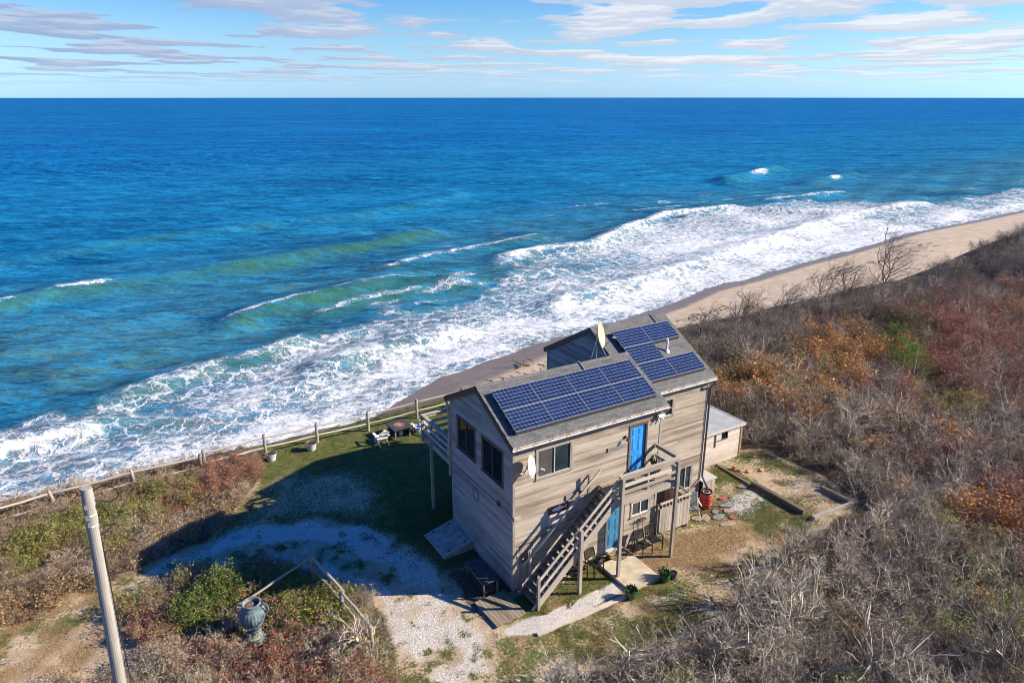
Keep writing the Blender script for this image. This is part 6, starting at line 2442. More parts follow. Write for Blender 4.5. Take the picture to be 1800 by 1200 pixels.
# --- where the shrubs stand
def in_clear(x, y, grow_=0.0):
    m = np.maximum.reduce([sdist(x, y, PATH), sdist(x, y, LAWN), sdist(x, y, YARD), sdist(x, y, SANDPATCH) - 0.2])
    hs = np.maximum(sdist(x, y, [(-0.6, -0.6), (12.4, -0.6), (12.4, 9.2), (-0.6, 9.2)]), sdist(x, y, [(11, 0.8), (17.4, 0.8), (17.4, 6.6), (11, 6.6)]))
    return np.maximum(m, hs) > -grow_


SPOTS = [  # colour patches on the right: x, y, radius, kind, strength
    (22.8, 9.5, 2.2, 'orange', .8), (22.9, 7.2, 1.8, 'orange', .7), (29.0, 9.4, 3.0, 'orange', .75), (34.3, 10.5, 3.2, 'orange', .9), (38.0, 9.7, 3.0, 'orange', .8), (26.2, 6.3, 2.2, 'orange', .6),
    (42.3, 12.6, 3.0, 'maroon', .5), (38.2, 6.7, 3.4, 'maroon', .7), (48.5, 9.4, 5.0, 'maroon', .55), (35.0, 1.0, 4.0, 'maroon', .55), (52.6, 6.9, 6.0, 'maroon', .6), (42.0, 1.6, 5.0, 'maroon', .6), (40.0, 4.5, 2.5, 'red', .6), (45.5, 5.5, 2.5, 'red', .5), (33.0, 2.5, 1.6, 'red', .5), (36.5, 3.6, 4.0, 'red', .6),
    (60, 9, 8, 'maroon', .28), (70, 2, 12, 'maroon', .35), (43.3, 11.7, 2.8, 'olive', .9), (24.6, 12.1, 2.0, 'olive', .35), (19.9, 5.0, 1.6, 'olive', .35),
    (31.9, 0.7, 1.5, 'yellow', .8), (25.4, 5.7, 1.5, 'yellow', .6), (24.0, 8.0, 2.2, 'lime', .45), (20.7, -7.6, 1.8, 'orange', .85), (18.6, -7.7, 1.6, 'yellow', .85), (22.6, -7.6, 1.8, 'red', .7),
    (15.2, -9.4, 1.4, 'lime', .6), (12.4, -9.7, 1.1, 'lime', .5), (11.2, -9.7, .9, 'lime', .4), (13.7, -11.2, 1.3, 'lime', .6), (24.5, -4.5, 3.0, 'red', .35), (16.5, -11.5, 2.0, 'maroon', .4), (29, 3.5, 3, 'red', .35)]


def choose_right(x, y, r):
    pk = []
    for (a, b, rad, k, s) in SPOTS:
        q = math.hypot(x - a, y - b) / rad
        if q < 1.25:
            pk.append((0.85 * s * (1 - 0.5 * min(q, 1.0) ** 2), k))
    for s, k in sorted(pk, reverse=True):
        if r.random() < s:
            return k
    t = y - float(np.interp(x, [14, 30, 60, 100], [18.6, 21.0, 21.3, 23.0]))
    n = float(fbm(np.array([x]), np.array([y]), 0.16, 3, 700)[0])
    if t > -8.5 or x > 62:
        return 'dark' if r.random() < 0.55 else r.choice(['brown', 'greyfine', 'grey'])
    if r.random() < 0.085:
        return r.choice(['orange', 'lime', 'lime', 'yellow', 'brown'] if x < 22 else ['orange', 'red', 'olive', 'lime', 'orange', 'red'])
    if n > 0.55:
        return r.choice(['brown', 'brown', 'greyfine', 'grey'])
    return r.choice(['grey', 'greyfine', 'grey', 'brown'])


LIMESP = [(-15.8, 13.0, 1.5), (-14.2, 13.6, 1.4), (-12.2, 13.6, 1.3), (-16.6, 12.0, 1.0), (-13.6, 11.4, .9), (-12.0, 14.6, 1.0), (-10.3, 14.4, 1.0), (-7.4, 3.9, 1.1), (-7.0, 2.8, 1.0), (-8.0, 4.3, .9), (-6.5, 2.0, .8)]
REDSP = [(-9.4, 13.7, 1.1), (-10.6, 13.2, .9), (-8.0, 15.2, 1.4), (-7.2, 16.0, 1.2), (-11.6, 15.0, 1.2), (-9.8, 0.8, 1.0), (-8.4, 0.2, 1.2), (-11.0, 2.2, .8), (-9.2, 4.2, .6), (-7.0, 0.0, 1.0), (-12.6, 4.2, .8)]


def choose_left(x, y, r):
    for a, b, q in LIMESP:
        if math.hypot(x - a, y - b) < q and r.random() < 0.52:
            return 'lowlime'
    for a, b, q in REDSP:
        if math.hypot(x - a, y - b) < q and r.random() < 0.62:
            return 'lowred'
    if x < -13.5 and y < 9.2 and y > 6.5:
        return 'lowtan'
    if y > 9:
        return r.choice(['lowbrown', 'lowtwig', 'lowtwig', 'lowgrey', 'lowtan', 'lowbrown', 'lowtwig'])
    if x < -10.2 and y < 3.5:
        return r.choice(['lowgrey', 'lowgrey', 'lowbrown'])
    return r.choice(['lowgrey', 'lowbrown', 'lowgrey', 'lowtwig', 'lowlime', 'lowtwig', 'lowred'])


def scatter():
    rg = np.random.default_rng(77)
    pts = []
    # right-hand thicket, spacing widening with distance
    for (x0, x1, y0, y1, st_) in ((-6, 26, -18, 24, 0.78), (26, 60, -18, 26, 1.05), (60, 130, -16, 32, 1.2), (130, 260, -10, 60, 3.0)):
        gx, gy = np.meshgrid(np.arange(x0, x1, st_), np.arange(y0, y1, st_))
        X = gx.ravel() + rg.uniform(-0.5, 0.5, gx.size) * st_
        Y = gy.ravel() + rg.uniform(-0.5, 0.5, gx.size) * st_
        pts.append(np.stack([X, Y, np.full(X.size, 1.0)], 1))
    # left: seaward strip and the clump round the urn
    gx, gy = np.meshgrid(np.arange(-24, -2.5, 0.48), np.arange(-6, 17.8, 0.48))
    X = gx.ravel() + rg.uniform(-0.5, 0.5, gx.size) * 0.5
    Y = gy.ravel() + rg.uniform(-0.5, 0.5, gx.size) * 0.5
    pts.append(np.stack([X, Y, np.zeros(X.size)], 1))
    P = np.concatenate(pts)
    X, Y, side = P[:, 0], P[:, 1], P[:, 2]
    right = side > 0.5
    lefty = (X < -2.6) & (Y > -3.8 - 0.3 * X * 0)
    ok = np.where(right, ~((X < -2.9) & (Y > -4.5)), X < -4.8)
    ok &= Y < edge_y(X) + np.where(right, -0.4, 0.6)
    ok &= ~(right & (X < 25) & (Y > 17.0)) & ~(right & (X < 15) & (Y > 9))
    g = np.where(right, 0.55, 0.12)
    ok &= ~in_clear(X, Y, 0.0) & ~in_clear(X + 0.0, Y, 0.55) & (sdist(X, Y, BED) < -0.9) & ~((X > 13.4) & (X < 18.0) & (Y > -4.9) & (Y < -2.5)) | (~right & ok & ~in_clear(X, Y, 0.14))
    for px_, py_ in ((36.9, 7.2), (35.0, 4.5), (36.1, 5.9)):
        ok &= ~((np.hypot(X - px_, Y - py_) < 1.2) | (np.hypot(X - px_ + 1.2, Y - py_ + 1.8) < 1.0))
    # the drive and its verge stay open
    ok &= ~((X > -6.9) & (X < -2.7) & (Y < -1.5) & right)
    ok &= ~(~right & (X > -6.0) & (Y < 2.0))
    # keep clear of the urn, the buckets and the tan bare ground
    ok &= (np.hypot(X + 9.42, Y - 2.55) > 0.85) & (np.hypot(X + 9.50, Y - 1.70) > 0.55)
    ok &= ~((X > -18) & (X < -13.2) & (Y > 3.0) & (Y < 7.0) & (fbm(X, Y, 0.5, 3, 801) > 0.42))
    ok &= (np.hypot(X + 10.6, Y - 4.9) > 1.25) & (np.hypot(X + 11.1, Y - 3.9) > 0.8)
    ok &= ~((X > 8) & (X < 14.2) & (Y > -5.2) & (Y < -3.0) & (fbm(X, Y, 0.6, 2, 802) > 0.5))
    # sparser in the grassy foreground by the clearing
    ok &= ~(right & (X < 9) & (Y > -6.3) & (rg.random(X.size) < 0.45))
    u, v, d = proj(np.stack([X, Y, ground_z(X, Y) + 0.8], 1))
    m = 130
    ok &= (u > -m) & (u < 1800 + 3.2 * m) & (v > 300) & (v < 1200 + 2.4 * m) & (d > 2)
    return X[ok], Y[ok], right[ok], u[ok], v[ok], d[ok]


sx, sy, srt, su, sv, sdp = scatter()
sz = ground_z(sx, sy)
PR = random.Random(99)
kinds_ = [choose_right(x, y, PR) if r else choose_left(x, y, PR) for x, y, r in zip(sx, sy, srt)]

LAB = {'grey': 'bare silvery-grey shrub', 'greyfine': 'bare grey shrub of fine tangled twigs', 'brown': 'bare brownish shrub', 'dark': 'dark bare wind-bent shrub',
       'red': 'red-leaved shrub', 'maroon': 'dull maroon-leaved shrub', 'orange': 'orange-leaved shrub', 'yellow': 'yellow-leaved shrub', 'lime': 'yellow-green leaved shrub', 'olive': 'olive and rust leaved shrub',
       'lowbrown': 'brown twiggy scrub bush with withered leaves', 'lowred': 'scrub bush with red leaves', 'lowlime': 'yellow-green leafy scrub bush', 'lowgrey': 'bare grey scrub bush',
       'lowtan': 'rusty tan scrub bush', 'lowtwig': 'bare brown scrub bush'}
ZR = [(19, 4, 'just right of the lean-to shed'), (17.8, -0.5, 'beyond the sandy bed'), (15.5, -5.5, 'in front of the sandy bed'), (10, -5, 'beside the straw lawn'), (6, -7, 'below the green glazed pots'),
      (1, -6, 'below the white gravel path'), (-1.8, -5.5, 'by the end of the drive'), (9, -9, 'at the bottom edge under the crooked tree'), (13, -11, 'in the bottom right corner'), (20, -8, 'around the orange clump at the right edge'),
      (24, 2, 'in the middle of the thicket'), (20, -3, 'on the slope right of the sandy bed'), (25, 8, 'behind the shed'), (26, 15, 'between house and beach crest'), (33, -2, 'at the right edge above the orange clump'), (36, 6, 'around the young pines'), (42, 18, 'along the crest row of trees'),
      (33, 15, 'below the crest near the house roof'), (48, 6, 'on the upper slope past the pines'), (70, 15, 'on the rise at the far right')]
ZL = [(-16, 13, 'by the leaning fence at the left edge'), (-12.5, 14, 'behind the utility pole'), (-9, 15, 'along the rail fence'), (-7, 15.5, 'beside the first grey bucket'), (-10, 12, 'above the shaded drive'), (-15, 11, 'around the bare sand patch'),
      (-15, 8, 'along the sandy track'), (-12, 3, 'between pole and urn'), (-9, 0.3, 'in front of the urn'), (-7, 4, 'inside the broken rail corner'), (-7, 0, 'beside the lichen stump'), (-10, 6, 'behind the dense green bushes')]


def label_of(k, x, y, right, sc):
    m = max(sc)
    size = ('small ' if m < 0.86 else 'tall ' if m > 1.14 else '') if right else ('small ' if m < 0.95 else 'larger ' if m > 1.15 else '')
    z = min(ZR if right else ZL, key=lambda t: (t[0] - x) ** 2 + (t[1] - y) ** 2)
    return size + LAB[k] + ' ' + z[2]


NAME = {'grey': 'bare_shrub', 'greyfine': 'bare_shrub', 'brown': 'bare_shrub', 'dark': 'bare_shrub', 'lowgrey': 'low_bare_shrub', 'lowtwig': 'low_bare_shrub'}
GRP = {k: ('bare shrubs of the right-hand thicket' if k in ('grey', 'greyfine', 'brown', 'dark') else 'coloured shrubs of the right-hand thicket' if not k.startswith('low') else 'low scrub left of the house') for k in LAB}


def size_of(k, r, x):
    if k in ('grey', 'greyfine', 'brown', 'dark'):
        return r.uniform(0.75, 1.25)
    return r.uniform(0.8, 1.25)


onscreen = (su > -20) & (su < 1830) & (sv > 380) & (sv < 1240)
want = {'bare': 290, 'leaf': 200, 'low': 290}
cls = ['low' if k.startswith('low') else 'bare' if k in ('grey', 'greyfine', 'brown', 'dark') else 'leaf' for k in kinds_]
singles = set()
for c in want:
    ids = [i for i in range(len(kinds_)) if cls[i] == c and onscreen[i]]
    ids.sort(key=lambda i: sdp[i])
    singles.update(ids[:want[c]])
rest_i = []
PV = random.Random(5)
for i, k in enumerate(kinds_):
    s = size_of(k, PV, sx[i])
    # lower right at the edge of the clearing, taller further in
    if srt[i] and sx[i] < 22:
        s *= 0.80
    if srt[i] and 24 < sx[i] < 64:                 # stunted by the wind along the crest
        s *= 1 - 0.38 * float(sstep(-6.0, -0.5, sy[i] - edge_y(np.array([sx[i]]))[0]))
    var = PV.randrange(len(KIND[k]))
    rz = PV.uniform(0, 6.28)
    if k == 'dark':
        rz = PV.uniform(-0.4, 0.4)
    sc = (s * PV.uniform(0.9, 1.15), s * PV.uniform(0.9, 1.15), s * PV.uniform(0.8, 1.15))
    if i not in singles:
        rest_i.append((i, k, var, rz, sc))
        continue
    d = KIND[k][var]
    loc = (sx[i], sy[i], sz[i])
    if d['foliage'] is None:
        o = bpy.data.objects.new(NAME.get(k, 'leafy_shrub'), d['stems'])
        COL.objects.link(o)
        tag(o, label_of(k, sx[i], sy[i], srt[i], sc), 'shrub', GRP[k])
    else:
        o = thing('leafy_shrub' if not k.startswith('low') else 'low_leafy_shrub', label_of(k, sx[i], sy[i], srt[i], sc), 'shrub', (0, 0, 0), 0, GRP[k])
        for nm in ('stems', 'foliage'):
            ch_ = bpy.data.objects.new(nm, d[nm])
            COL.objects.link(ch_)
            ch_.parent = o
    o.location = loc
    o.rotation_euler = (0, 0, rz)
    o.scale = sc


def gn_scatter(name, pts, rots, scls, idx, meshes, label):
    """one object: points that carry mesh instances through geometry nodes"""
    src = bpy.data.collections.new(name + '_sources')
    for j, me in enumerate(meshes):
        so = bpy.data.objects.new('%02d_%s' % (j, me.name), me)
        src.objects.link(so)
    me = bpy.data.meshes.new(name)
    me.vertices.add(len(pts))
    me.vertices.foreach_set('co', np.asarray(pts, np.float32).ravel())
    for nm, typ, arr, fld in (('rot', 'FLOAT_VECTOR', rots, 'vector'), ('scl', 'FLOAT_VECTOR', scls, 'vector'), ('pick', 'INT', idx, 'value')):
        a = me.attributes.new(nm, typ, 'POINT')
        a.data.foreach_set(fld, np.asarray(arr, np.int32 if typ == 'INT' else np.float32).ravel())
    o = bpy.data.objects.new(name, me)
    COL.objects.link(o)
    ng = bpy.data.node_groups.new(name, 'GeometryNodeTree')
    ng.interface.new_socket('Geometry', in_out='INPUT', socket_type='NodeSocketGeometry')
    ng.interface.new_socket('Geometry', in_out='OUTPUT', socket_type='NodeSocketGeometry')
    gi, go_ = ng.nodes.new('NodeGroupInput'), ng.nodes.new('NodeGroupOutput')
    ci_ = ng.nodes.new('GeometryNodeCollectionInfo')
    ci_.inputs['Collection'].default_value = src
    ci_.inputs['Separate Children'].default_value = True
    ci_.inputs['Reset Children'].default_value = True
    ip = ng.nodes.new('GeometryNodeInstanceOnPoints')
    ip.inputs['Pick Instance'].default_value = True

    def na(nm, typ):
        nd = ng.nodes.new('GeometryNodeInputNamedAttribute')
        nd.data_type = typ
        nd.inputs['Name'].default_value = nm
        return nd.outputs['Attribute']
    ng.links.new(gi.outputs[0], ip.inputs['Points'])
    ng.links.new(ci_.outputs[0], ip.inputs['Instance'])
    ng.links.new(na('pick', 'INT'), ip.inputs['Instance Index'])
    ng.links.new(na('rot', 'FLOAT_VECTOR'), ip.inputs['Rotation'])
    ng.links.new(na('scl', 'FLOAT_VECTOR'), ip.inputs['Scale'])
    ng.links.new(ip.outputs[0], go_.inputs[0])
    md = o.modifiers.new('scatter', 'NODES')
    md.node_group = ng
    o['kind'] = 'stuff'
    if label:
        tag(o, label, 'vegetation', None, 'stuff')
    return o


flat, at_ = [], {}
for k in KIND:
    for v_, d in enumerate(KIND[k]):
        at_[(k, v_)] = len(flat)
        flat.append(d['all'])


def emit(name, sel, label):
    ii = [r[0] for r in sel]
    P = np.stack([sx[ii], sy[ii], sz[ii]], 1)
    Rr = np.array([(0, 0, r[3]) for r in sel])
    Sc = np.array([r[4] for r in sel])
    ix = np.array([at_[(r[1], r[2])] for r in sel])
    gn_scatter(name, P, Rr, Sc, ix, flat, label)


emit('thicket', [r for r in rest_i if srt[r[0]]], 'far mass of bare and autumn-coloured scrub covering the bluff on the right')
lr = [r for r in rest_i if not srt[r[0]]]
if lr:
    emit('scrub_mass', lr, 'tangled low scrub filling the ground left of the house')


# --- wind-bent bare trees on the crest and old trees in the foreground
def bare_tree(label, loc, seed, H, spread, stems, mat, wind, r0, kids=(7, 6, 5), tw=0.016, lift=0.10, scale=1.0, wiggle=0.22, cat='tree', group=None):
    wd, _ = shrub_arrays(seed, H, spread, stems, kids, r0, tw, wiggle, lift, wind)
    # thick wood and fine twigs are two parts
    o = thing('bare_tree', label, cat, loc, 0, group)
    co, q, rn = wd
    for nm, msk in (('trunk', np.arange(len(q)) < wd_split(wd)), ('twigs', np.arange(len(q)) >= wd_split(wd))):
        qq = q[msk]
        if len(qq) == 0:
            continue
        us, inv = np.unique(qq.ravel(), return_inverse=True)
        me = raw_mesh(nm, co[us], inv.reshape(-1, 4), [mat], None, rn[msk])
        c = bpy.data.objects.new(nm, me)
        COL.objects.link(c)
        c.parent = o
    o.scale = (scale,) * 3
    return o


def wd_split(wd):
    """index of the first twig ribbon: ribbons are the tail whose quads use four consecutive vertices starting a fresh block"""
    q = wd[1]
    rib = (q[:, 1] == q[:, 0] + 1) & (q[:, 2] == q[:, 0] + 2) & (q[:, 3] == q[:, 0] + 3)
    tail = len(q)
    while tail > 0 and rib[tail - 1]:
        tail -= 1
    return tail


CG = 'bare trees standing on the crest against the beach'
WN = (0.20, -0.10)
for lab, (x, y), H, sd_, spread, stems, kids in (
        ('tallest dark bare tree on the crest, leaning right against the beach', (54.5, 19.3), 5.8, 301, 0.30, 2, (11, 8, 6)),
        ('round-headed bare tree left of the tallest crest tree', (49.5, 19.6), 4.6, 302, 1.0, 5, (7, 6, 5)),
        ('bare forked tree second left of the tallest crest tree', (45.6, 19.8), 4.3, 303, 0.8, 3, (7, 6, 4)),
        ('low sprawling bare tree at the left end of the crest row', (40.2, 19.6), 4.0, 304, 1.2, 5, (7, 6, 4)),
        ('lone bare tree just behind the far end of the house roof', (28.6, 18.6), 4.0, 305, 0.7, 4, (7, 6, 5)),
        ('small bare bush tree between the roof and the crest row', (34.5, 19.6), 3.3, 306, 1.0, 5, (6, 6, 4))):
    bare_tree(lab, (x, y, gz(x, y)), sd_, H, spread, stems, T_DARK, WN, 0.085 if stems < 3 else 0.055, kids, 0.024, 0.05, group=CG)
FG = 'old lichen-grey trees in the foreground thicket'
for lab, (x, y), H, sd_, spread, stems in (
        ('pale multi-stemmed bare tree left of the foreground thicket, below the clearing', (6.9, -5.3), 2.9, 311, 0.55, 4),
        ('pale bare tree with an upright fork in the middle of the foreground thicket', (7.4, -7.6), 3.0, 312, 0.5, 3),
        ('thick lichen-covered tree with crooked limbs at the bottom edge of the photo', (8.2, -10.1), 3.2, 313, 0.7, 4),
        ('dark crooked tree in the bottom right corner', (12.3, -12.4), 3.0, 314, 0.8, 4),
        ('slender pale bare tree at the bottom edge below the white gravel path', (0.4, -5.9), 2.5, 315, 0.55, 4),
        ('small pale bare tree at the bottom edge beside the drive', (-1.7, -5.4), 2.0, 316, 0.6, 4),
        ('pale bare tree at the edge of the thicket right of the straw lawn', (10.6, -4.3), 2.4, 317, 0.6, 4),
        ('pale bare tree at the bottom edge between the gravel path and the thicket', (3.6, -6.9), 2.6, 318, 0.6, 4)):
    bare_tree(lab, (x, y, gz(x, y)), sd_, H, spread, stems, T_GREY, (0, 0), 0.055, (6, 6, 4), 0.015, 0.10, group=FG)
bare_tree('lichen-covered dead stump with pale bare branches beside the drive', (-6.35, 0.1, gz(-6.3, 0.1)), 321, 1.9, 0.30, 6, T_GREY, (0, 0), 0.055, (5, 4, 3), 0.013, 0.10)
bare_tree('pale dead bush with spreading bare branches left of the lichen stump', (-7.3, -0.2, gz(-7.3, -0.2)), 322, 1.3, 1.1, 4, T_GREY, (0, 0), 0.03, (5, 5, 4), 0.012, 0.05)


# --- rounded evergreen bushes and pines
def dome_bush(label, loc, r, h, n, mat, seed, ls=0.035, name='evergreen_bush', cat='bush', group=None):
    rg = np.random.default_rng(seed)
    o = thing(name, label, cat, loc, 0, group)
    wd, _ = shrub_arrays(seed, h * 0.95, 0.9, 9, (5, 4, 2), 0.016, 0.010)
    m1 = bpy.data.objects.new('stems', raw_mesh('stems', wd[0], wd[1], [T_BROWN], None, wd[2]))
    COL.objects.link(m1)
    m1.parent = o
    # leaf sprays gathered on many small shoots over a lumpy dome
    ns = n // 14
    a = rg.uniform(0, 2 * math.pi, ns)
    ct = rg.uniform(0.02, 1, ns)
    stt = np.sqrt(1 - ct ** 2)
    lump = 1 + 0.16 * np.sin(3 * a + seed) * stt + 0.12 * np.sin(5 * a + 2.0 * ct * 3) + 0.10 * rg.normal(0, 1, ns)
    rad = lump * np.where(rg.random(ns) < 0.25, rg.uniform(0.55, 0.9, ns), 1.0)
    C = np.stack([np.cos(a) * stt * r * rad, np.sin(a) * stt * r * rad, ct * h * rad], 1)
    C[:, 2] = np.maximum(C[:, 2], 0.05)
    out = C / (np.linalg.norm(C, axis=1, keepdims=True) + 1e-6)
    k = 14
    c = np.repeat(C, k, 0) + rg.normal(0, 0.055, (ns * k, 3)) + np.repeat(out, k, 0) * rg.uniform(-0.10, 0.08, (ns * k, 1))
    u = np.repeat(out, k, 0) * 0.6 + rg.normal(0, 0.7, (ns * k, 3))
    u /= np.linalg.norm(u, axis=1, keepdims=True)
    v = np.cross(u, rg.normal(0, 1, (ns * k, 3)))
    v /= np.linalg.norm(v, axis=1, keepdims=True)
    s = ls * rg.uniform(0.6, 1.3, (ns * k, 1))
    V = np.stack([c - u * s, c + v * s * 0.55, c + u * s, c - v * s * 0.55], 1).reshape(-1, 3)
    me = raw_mesh('foliage', V, np.arange(ns * k)[:, None] * 4 + np.array([[0, 1, 2, 3]]), [mat], None, rg.random(ns * k))
    m2 = bpy.data.objects.new('foliage', me)
    COL.objects.link(m2)
    m2.parent = o
    return o


EG = 'dense green bushes by the urn'
dome_bush('dense rounded green bush left of the urn, the taller of two', (-10.05, 5.35, gz(-10, 5.3)), 0.92, 1.35, 13000, L_GREEN, 401, group=EG)
dome_bush('broad dense green bush nearest the utility pole', (-11.15, 4.75, gz(-11.1, 4.7)), 0.98, 1.05, 12000, L_GREEN, 402, group=EG)
dome_bush('pale green and straw mounded bush right behind the urn', (-10.15, 3.75, gz(-10.1, 3.7)), 0.80, 0.60, 6000, leaf_mat('straw_green_leaf', [(0.21, 0.155, 0.07), (0.15, 0.16, 0.045), (0.28, 0.19, 0.095), (0.11, 0.125, 0.035)]), 403, group=EG)
dome_bush('low green bush in front of the straw-coloured mound by the urn', (-10.6, 3.0, gz(-10.6, 3)), 0.62, 0.45, 4200, L_LIME, 404, group=EG)


def pine(label, loc, h, seed):
    rg = np.random.default_rng(seed)
    o = thing('pine_shrub', label, 'pine', loc, 0, 'young green pines in the thicket')
    m_ = MB()
    m_.tube([(0, 0, -0.1), (0.04, 0.02, h * 0.5), (0.02, 0, h)], [0.06, 0.04, 0.012], 7)
    m_.build('trunk', T_BROWN, o)
    V, Q, n = [], [], 0
    cen, dr = [], []
    for lv in range(8):
        z = h * (0.18 + 0.80 * lv / 7.5)
        L = (0.55 * h) * (1 - 0.80 * lv / 8)
        for b_ in range(6):
            a = rg.uniform(0, 6.28)
            for t in (0.35, 0.55, 0.75, 0.92, 1.05):
                cen.append((math.cos(a) * L * t, math.sin(a) * L * t, z + 0.25 * L * t * t))
                dr.append((math.cos(a), math.sin(a), 0.7))
    C, D = np.array(cen), np.array(dr)
    k = 26
    c = np.repeat(C, k, 0)
    d = np.repeat(D, k, 0) + rg.normal(0, 0.75, (len(c), 3))
    d /= np.linalg.norm(d, axis=1, keepdims=True)
    v = np.cross(d, rg.normal(0, 1, d.shape))
    v /= np.linalg.norm(v, axis=1, keepdims=True)
    L = rg.uniform(0.10, 0.19, (len(c), 1))
    P = np.stack([c - v * 0.006, c + v * 0.006, c + d * L + v * 0.002, c + d * L - v * 0.002], 1).reshape(-1, 3)
    me = raw_mesh('needles', P, np.arange(len(c))[:, None] * 4 + np.array([[0, 1, 2, 3]]), [L_PINE], None, rg.random(len(c)))
    m2 = bpy.data.objects.new('needles', me)
    COL.objects.link(m2)
    m2.parent = o
    return o


pine('bright green young pine among the red and orange shrubs, upper one', (36.9, 7.2, gz(36.9, 7.2)), 3.2, 411)
pine('bright green young pine among the red and orange shrubs, lower one', (35.0, 4.5, gz(35, 4.5)), 2.7, 412)
pine('green young pine squeezed between the two brighter pines', (36.1, 5.9, gz(36.1, 5.9)), 2.6, 413)


# ------------------------------------------------------------------ ground cover: blades, straw, litter, shell
def sample(fn, boxes, n, seed, thr=0.5, k=0.5):
    rg = np.random.default_rng(seed)
    out = []
    for (x0, x1, y0, y1), share in boxes:
        m = int(n * share)
        x, y = rg.uniform(x0, x1, m), rg.uniform(y0, y1, m)
        p = fn(x, y)
        f = p + (fbm(x, y, 2.2, 3, seed) - 0.5) * k
        ok = f > thr
        out.append(np.stack([x[ok], y[ok]], 1))
    P = np.concatenate(out)
    bad = sdist(P[:, 0], P[:, 1], [(-0.02, -0.02), (7.4, -0.02), (7.4, 1.45), (11.65, 1.45), (11.65, 8.6), (7.3, 8.6), (7.3, 5.25), (-0.02, 5.25)]) > 0
    bad |= sdist(P[:, 0], P[:, 1], [(3.93, -2.52), (5.63, -2.52), (5.63, -0.48), (3.93, -0.48)]) > -0.02
    bad |= sdist(P[:, 0], P[:, 1], [(-1.7, -1.55), (-0.2, -1.5), (-0.25, 0.25), (-1.7, 0.2)]) > 0
    bad |= sdist(P[:, 0], P[:, 1], [(-1.45, 3.3), (0, 3.3), (0, 5.3), (-1.45, 5.3)]) > 0
    bad |= sdist(P[:, 0], P[:, 1], [(11.6, 1.1), (12.7, 1.1), (12.7, 2.1), (11.6, 2.1)]) > 0
    P = P[~bad]
    u, v, d = proj(np.stack([P[:, 0], P[:, 1], ground_z(P[:, 0], P[:, 1])], 1))
    return P[(u > -60) & (u < 1900) & (v < 1280)]


def blades(name, P, h0, h1, w, mat, seed, lean=0.6, label=None):
    rg = np.random.default_rng(seed)
    n = len(P)
    z = ground_z(P[:, 0], P[:, 1]) - 0.01
    b = np.stack([P[:, 0], P[:, 1], z], 1)
    a = rg.uniform(0, 2 * math.pi, n)
    s = np.stack([np.cos(a), np.sin(a), np.zeros(n)], 1) * (w * rg.uniform(0.6, 1.3, n))[:, None]
    h = rg.uniform(h0, h1, n)
    tp = b + np.stack([rg.normal(0, lean, n) * h, rg.normal(0, lean, n) * h, h], 1)
    V = np.stack([b - s, b + s, tp], 1).reshape(-1, 3)
    o = bpy.data.objects.new(name, raw_mesh(name, V, np.arange(n * 3).reshape(n, 3), [mat], None, rg.random(n)))
    COL.objects.link(o)
    o['kind'] = 'stuff'
    return o


B_GRASS = leaf_mat('grass_blade', [(0.055, 0.085, 0.018), (0.095, 0.120, 0.026), (0.135, 0.150, 0.040), (0.065, 0.095, 0.022), (0.210, 0.180, 0.075)])
B_STRAW = leaf_mat('straw_blade', [(0.34, 0.235, 0.12), (0.26, 0.160, 0.075), (0.40, 0.30, 0.17), (0.19, 0.115, 0.055)])
B_LITTER = leaf_mat('leaf_litter', [(0.20, 0.115, 0.065), (0.135, 0.085, 0.055), (0.28, 0.185, 0.115), (0.11, 0.10, 0.045), (0.225, 0.10, 0.06)])
BX_ALL = [((-14, 12, 5, 19), 0.5), ((-8, 2, -6, 8), 0.22), ((0, 18, -6.5, 3), 0.28)]
blades('grass', sample(g_grass, BX_ALL, 190000, 901, 0.52, 0.7), 0.03, 0.10, 0.012, B_GRASS, 902)
blades('dry_grass', sample(lambda x, y: g_straw(x, y) * (1 - 0.5 * g_shell(x, y)), [((0, 19, -6.5, 4), 0.62), ((-19, -5, 4, 17), 0.38)], 130000, 903, 0.55, 0.7), 0.02, 0.09, 0.011, B_STRAW, 904, 1.1)


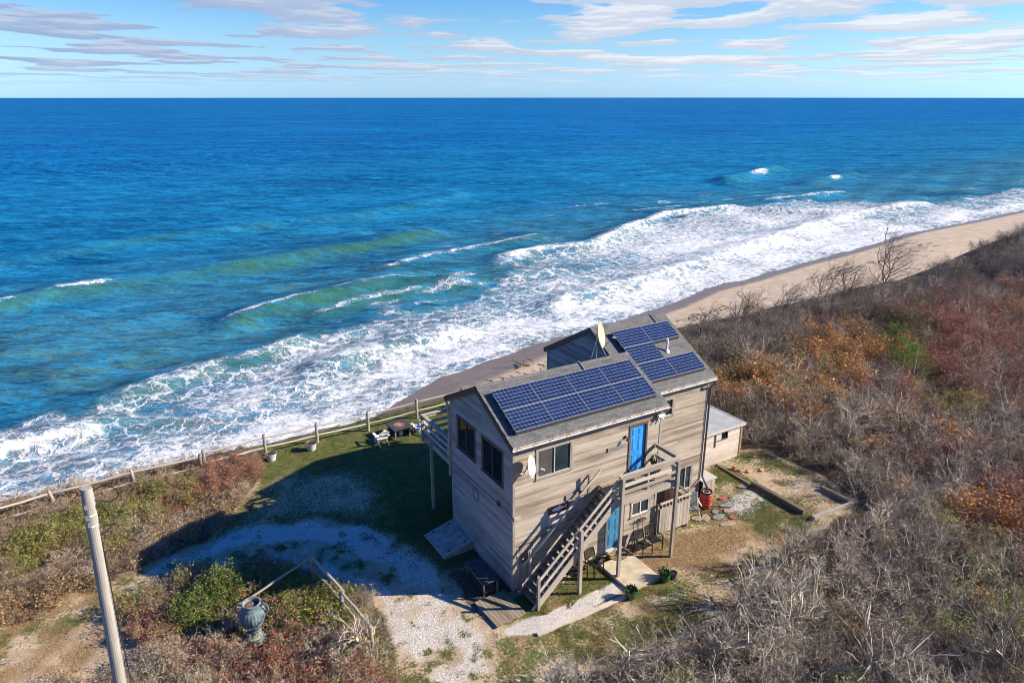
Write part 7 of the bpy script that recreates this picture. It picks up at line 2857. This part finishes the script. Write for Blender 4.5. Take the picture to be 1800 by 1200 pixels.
def flat_bits(name, P, s0, s1, mat, seed, up=0.35, thick=False, zoff=0.012):
    rg = np.random.default_rng(seed)
    n = len(P)
    c = np.stack([P[:, 0], P[:, 1], ground_z(P[:, 0], P[:, 1]) + zoff], 1)
    a = rg.uniform(0, 2 * math.pi, n)
    u = np.stack([np.cos(a), np.sin(a), rg.normal(0, up, n)], 1)
    v = np.stack([-np.sin(a), np.cos(a), rg.normal(0, up, n)], 1)
    s = rg.uniform(s0, s1, n)[:, None]
    V = np.stack([c - u * s, c + v * s * 0.7, c + u * s, c - v * s * 0.7], 1).reshape(-1, 3)
    o = bpy.data.objects.new(name, raw_mesh(name, V, np.arange(n * 4).reshape(n, 4), [mat], None, rg.random(n)))
    COL.objects.link(o)
    o['kind'] = 'stuff'
    return o


B_SHELL = leaf_mat('shell_chip', [(0.80, 0.78, 0.74), (0.70, 0.66, 0.60), (0.86, 0.85, 0.83), (0.52, 0.46, 0.40), (0.62, 0.60, 0.58)])
flat_bits('shell_gravel', sample(g_shell, [((-14, 0, -5, 11), 0.72), ((-2, 15, -5, 1.5), 0.28)], 110000, 905, 0.50, 0.6), 0.011, 0.026, B_SHELL, 906, 0.3)
flat_bits('leaf_litter', sample(g_litter, [((-22, -4, -5, 18), 0.30), ((-4, 32, -18, 8), 0.50), ((14, 50, -6, 20), 0.20)], 90000, 907, 0.5, 0.4), 0.018, 0.05, B_LITTER, 908, 0.6)


# wrack: sticks and dry weed left along the beach
rgw = np.random.default_rng(55)
wx = rgw.uniform(20, 230, 900)
wl_ = shore_y(wx) - np.interp(wx, [20, 60, 230], [3.5, 5.0, 9.0]) - np.abs(rgw.normal(0, 1.6, 900)) - 3.0 * fbm(wx, wx * 0, 0.05, 2, 66)
wz = beach_z(wx, wl_) + 0.03
k_ = (fbm(wx, wl_, 0.07, 2, 67) > 0.47) & (wl_ > edge_y(wx) + 10)
c = np.stack([wx, wl_, wz], 1)[k_]
n_ = len(c)
a_ = rgw.uniform(0, 6.28, n_)
L_ = rgw.uniform(0.15, 0.8, n_)[:, None]
u_ = np.stack([np.cos(a_), np.sin(a_), rgw.normal(0, 0.1, n_)], 1) * L_
v_ = np.stack([-np.sin(a_), np.cos(a_), np.full(n_, 0.5)], 1) * 0.06
Vw = np.stack([c - u_ - v_, c + u_ - v_ * 0.6, c + u_ * 0.9 + v_, c - u_ * 0.8 + v_], 1).reshape(-1, 3)
wo = bpy.data.objects.new('beach_wrack', raw_mesh('beach_wrack', Vw, np.arange(n_ * 4).reshape(n_, 4), [T_DARK], None, rgw.random(n_) * 0.5))
COL.objects.link(wo)
wo['kind'] = 'stuff'
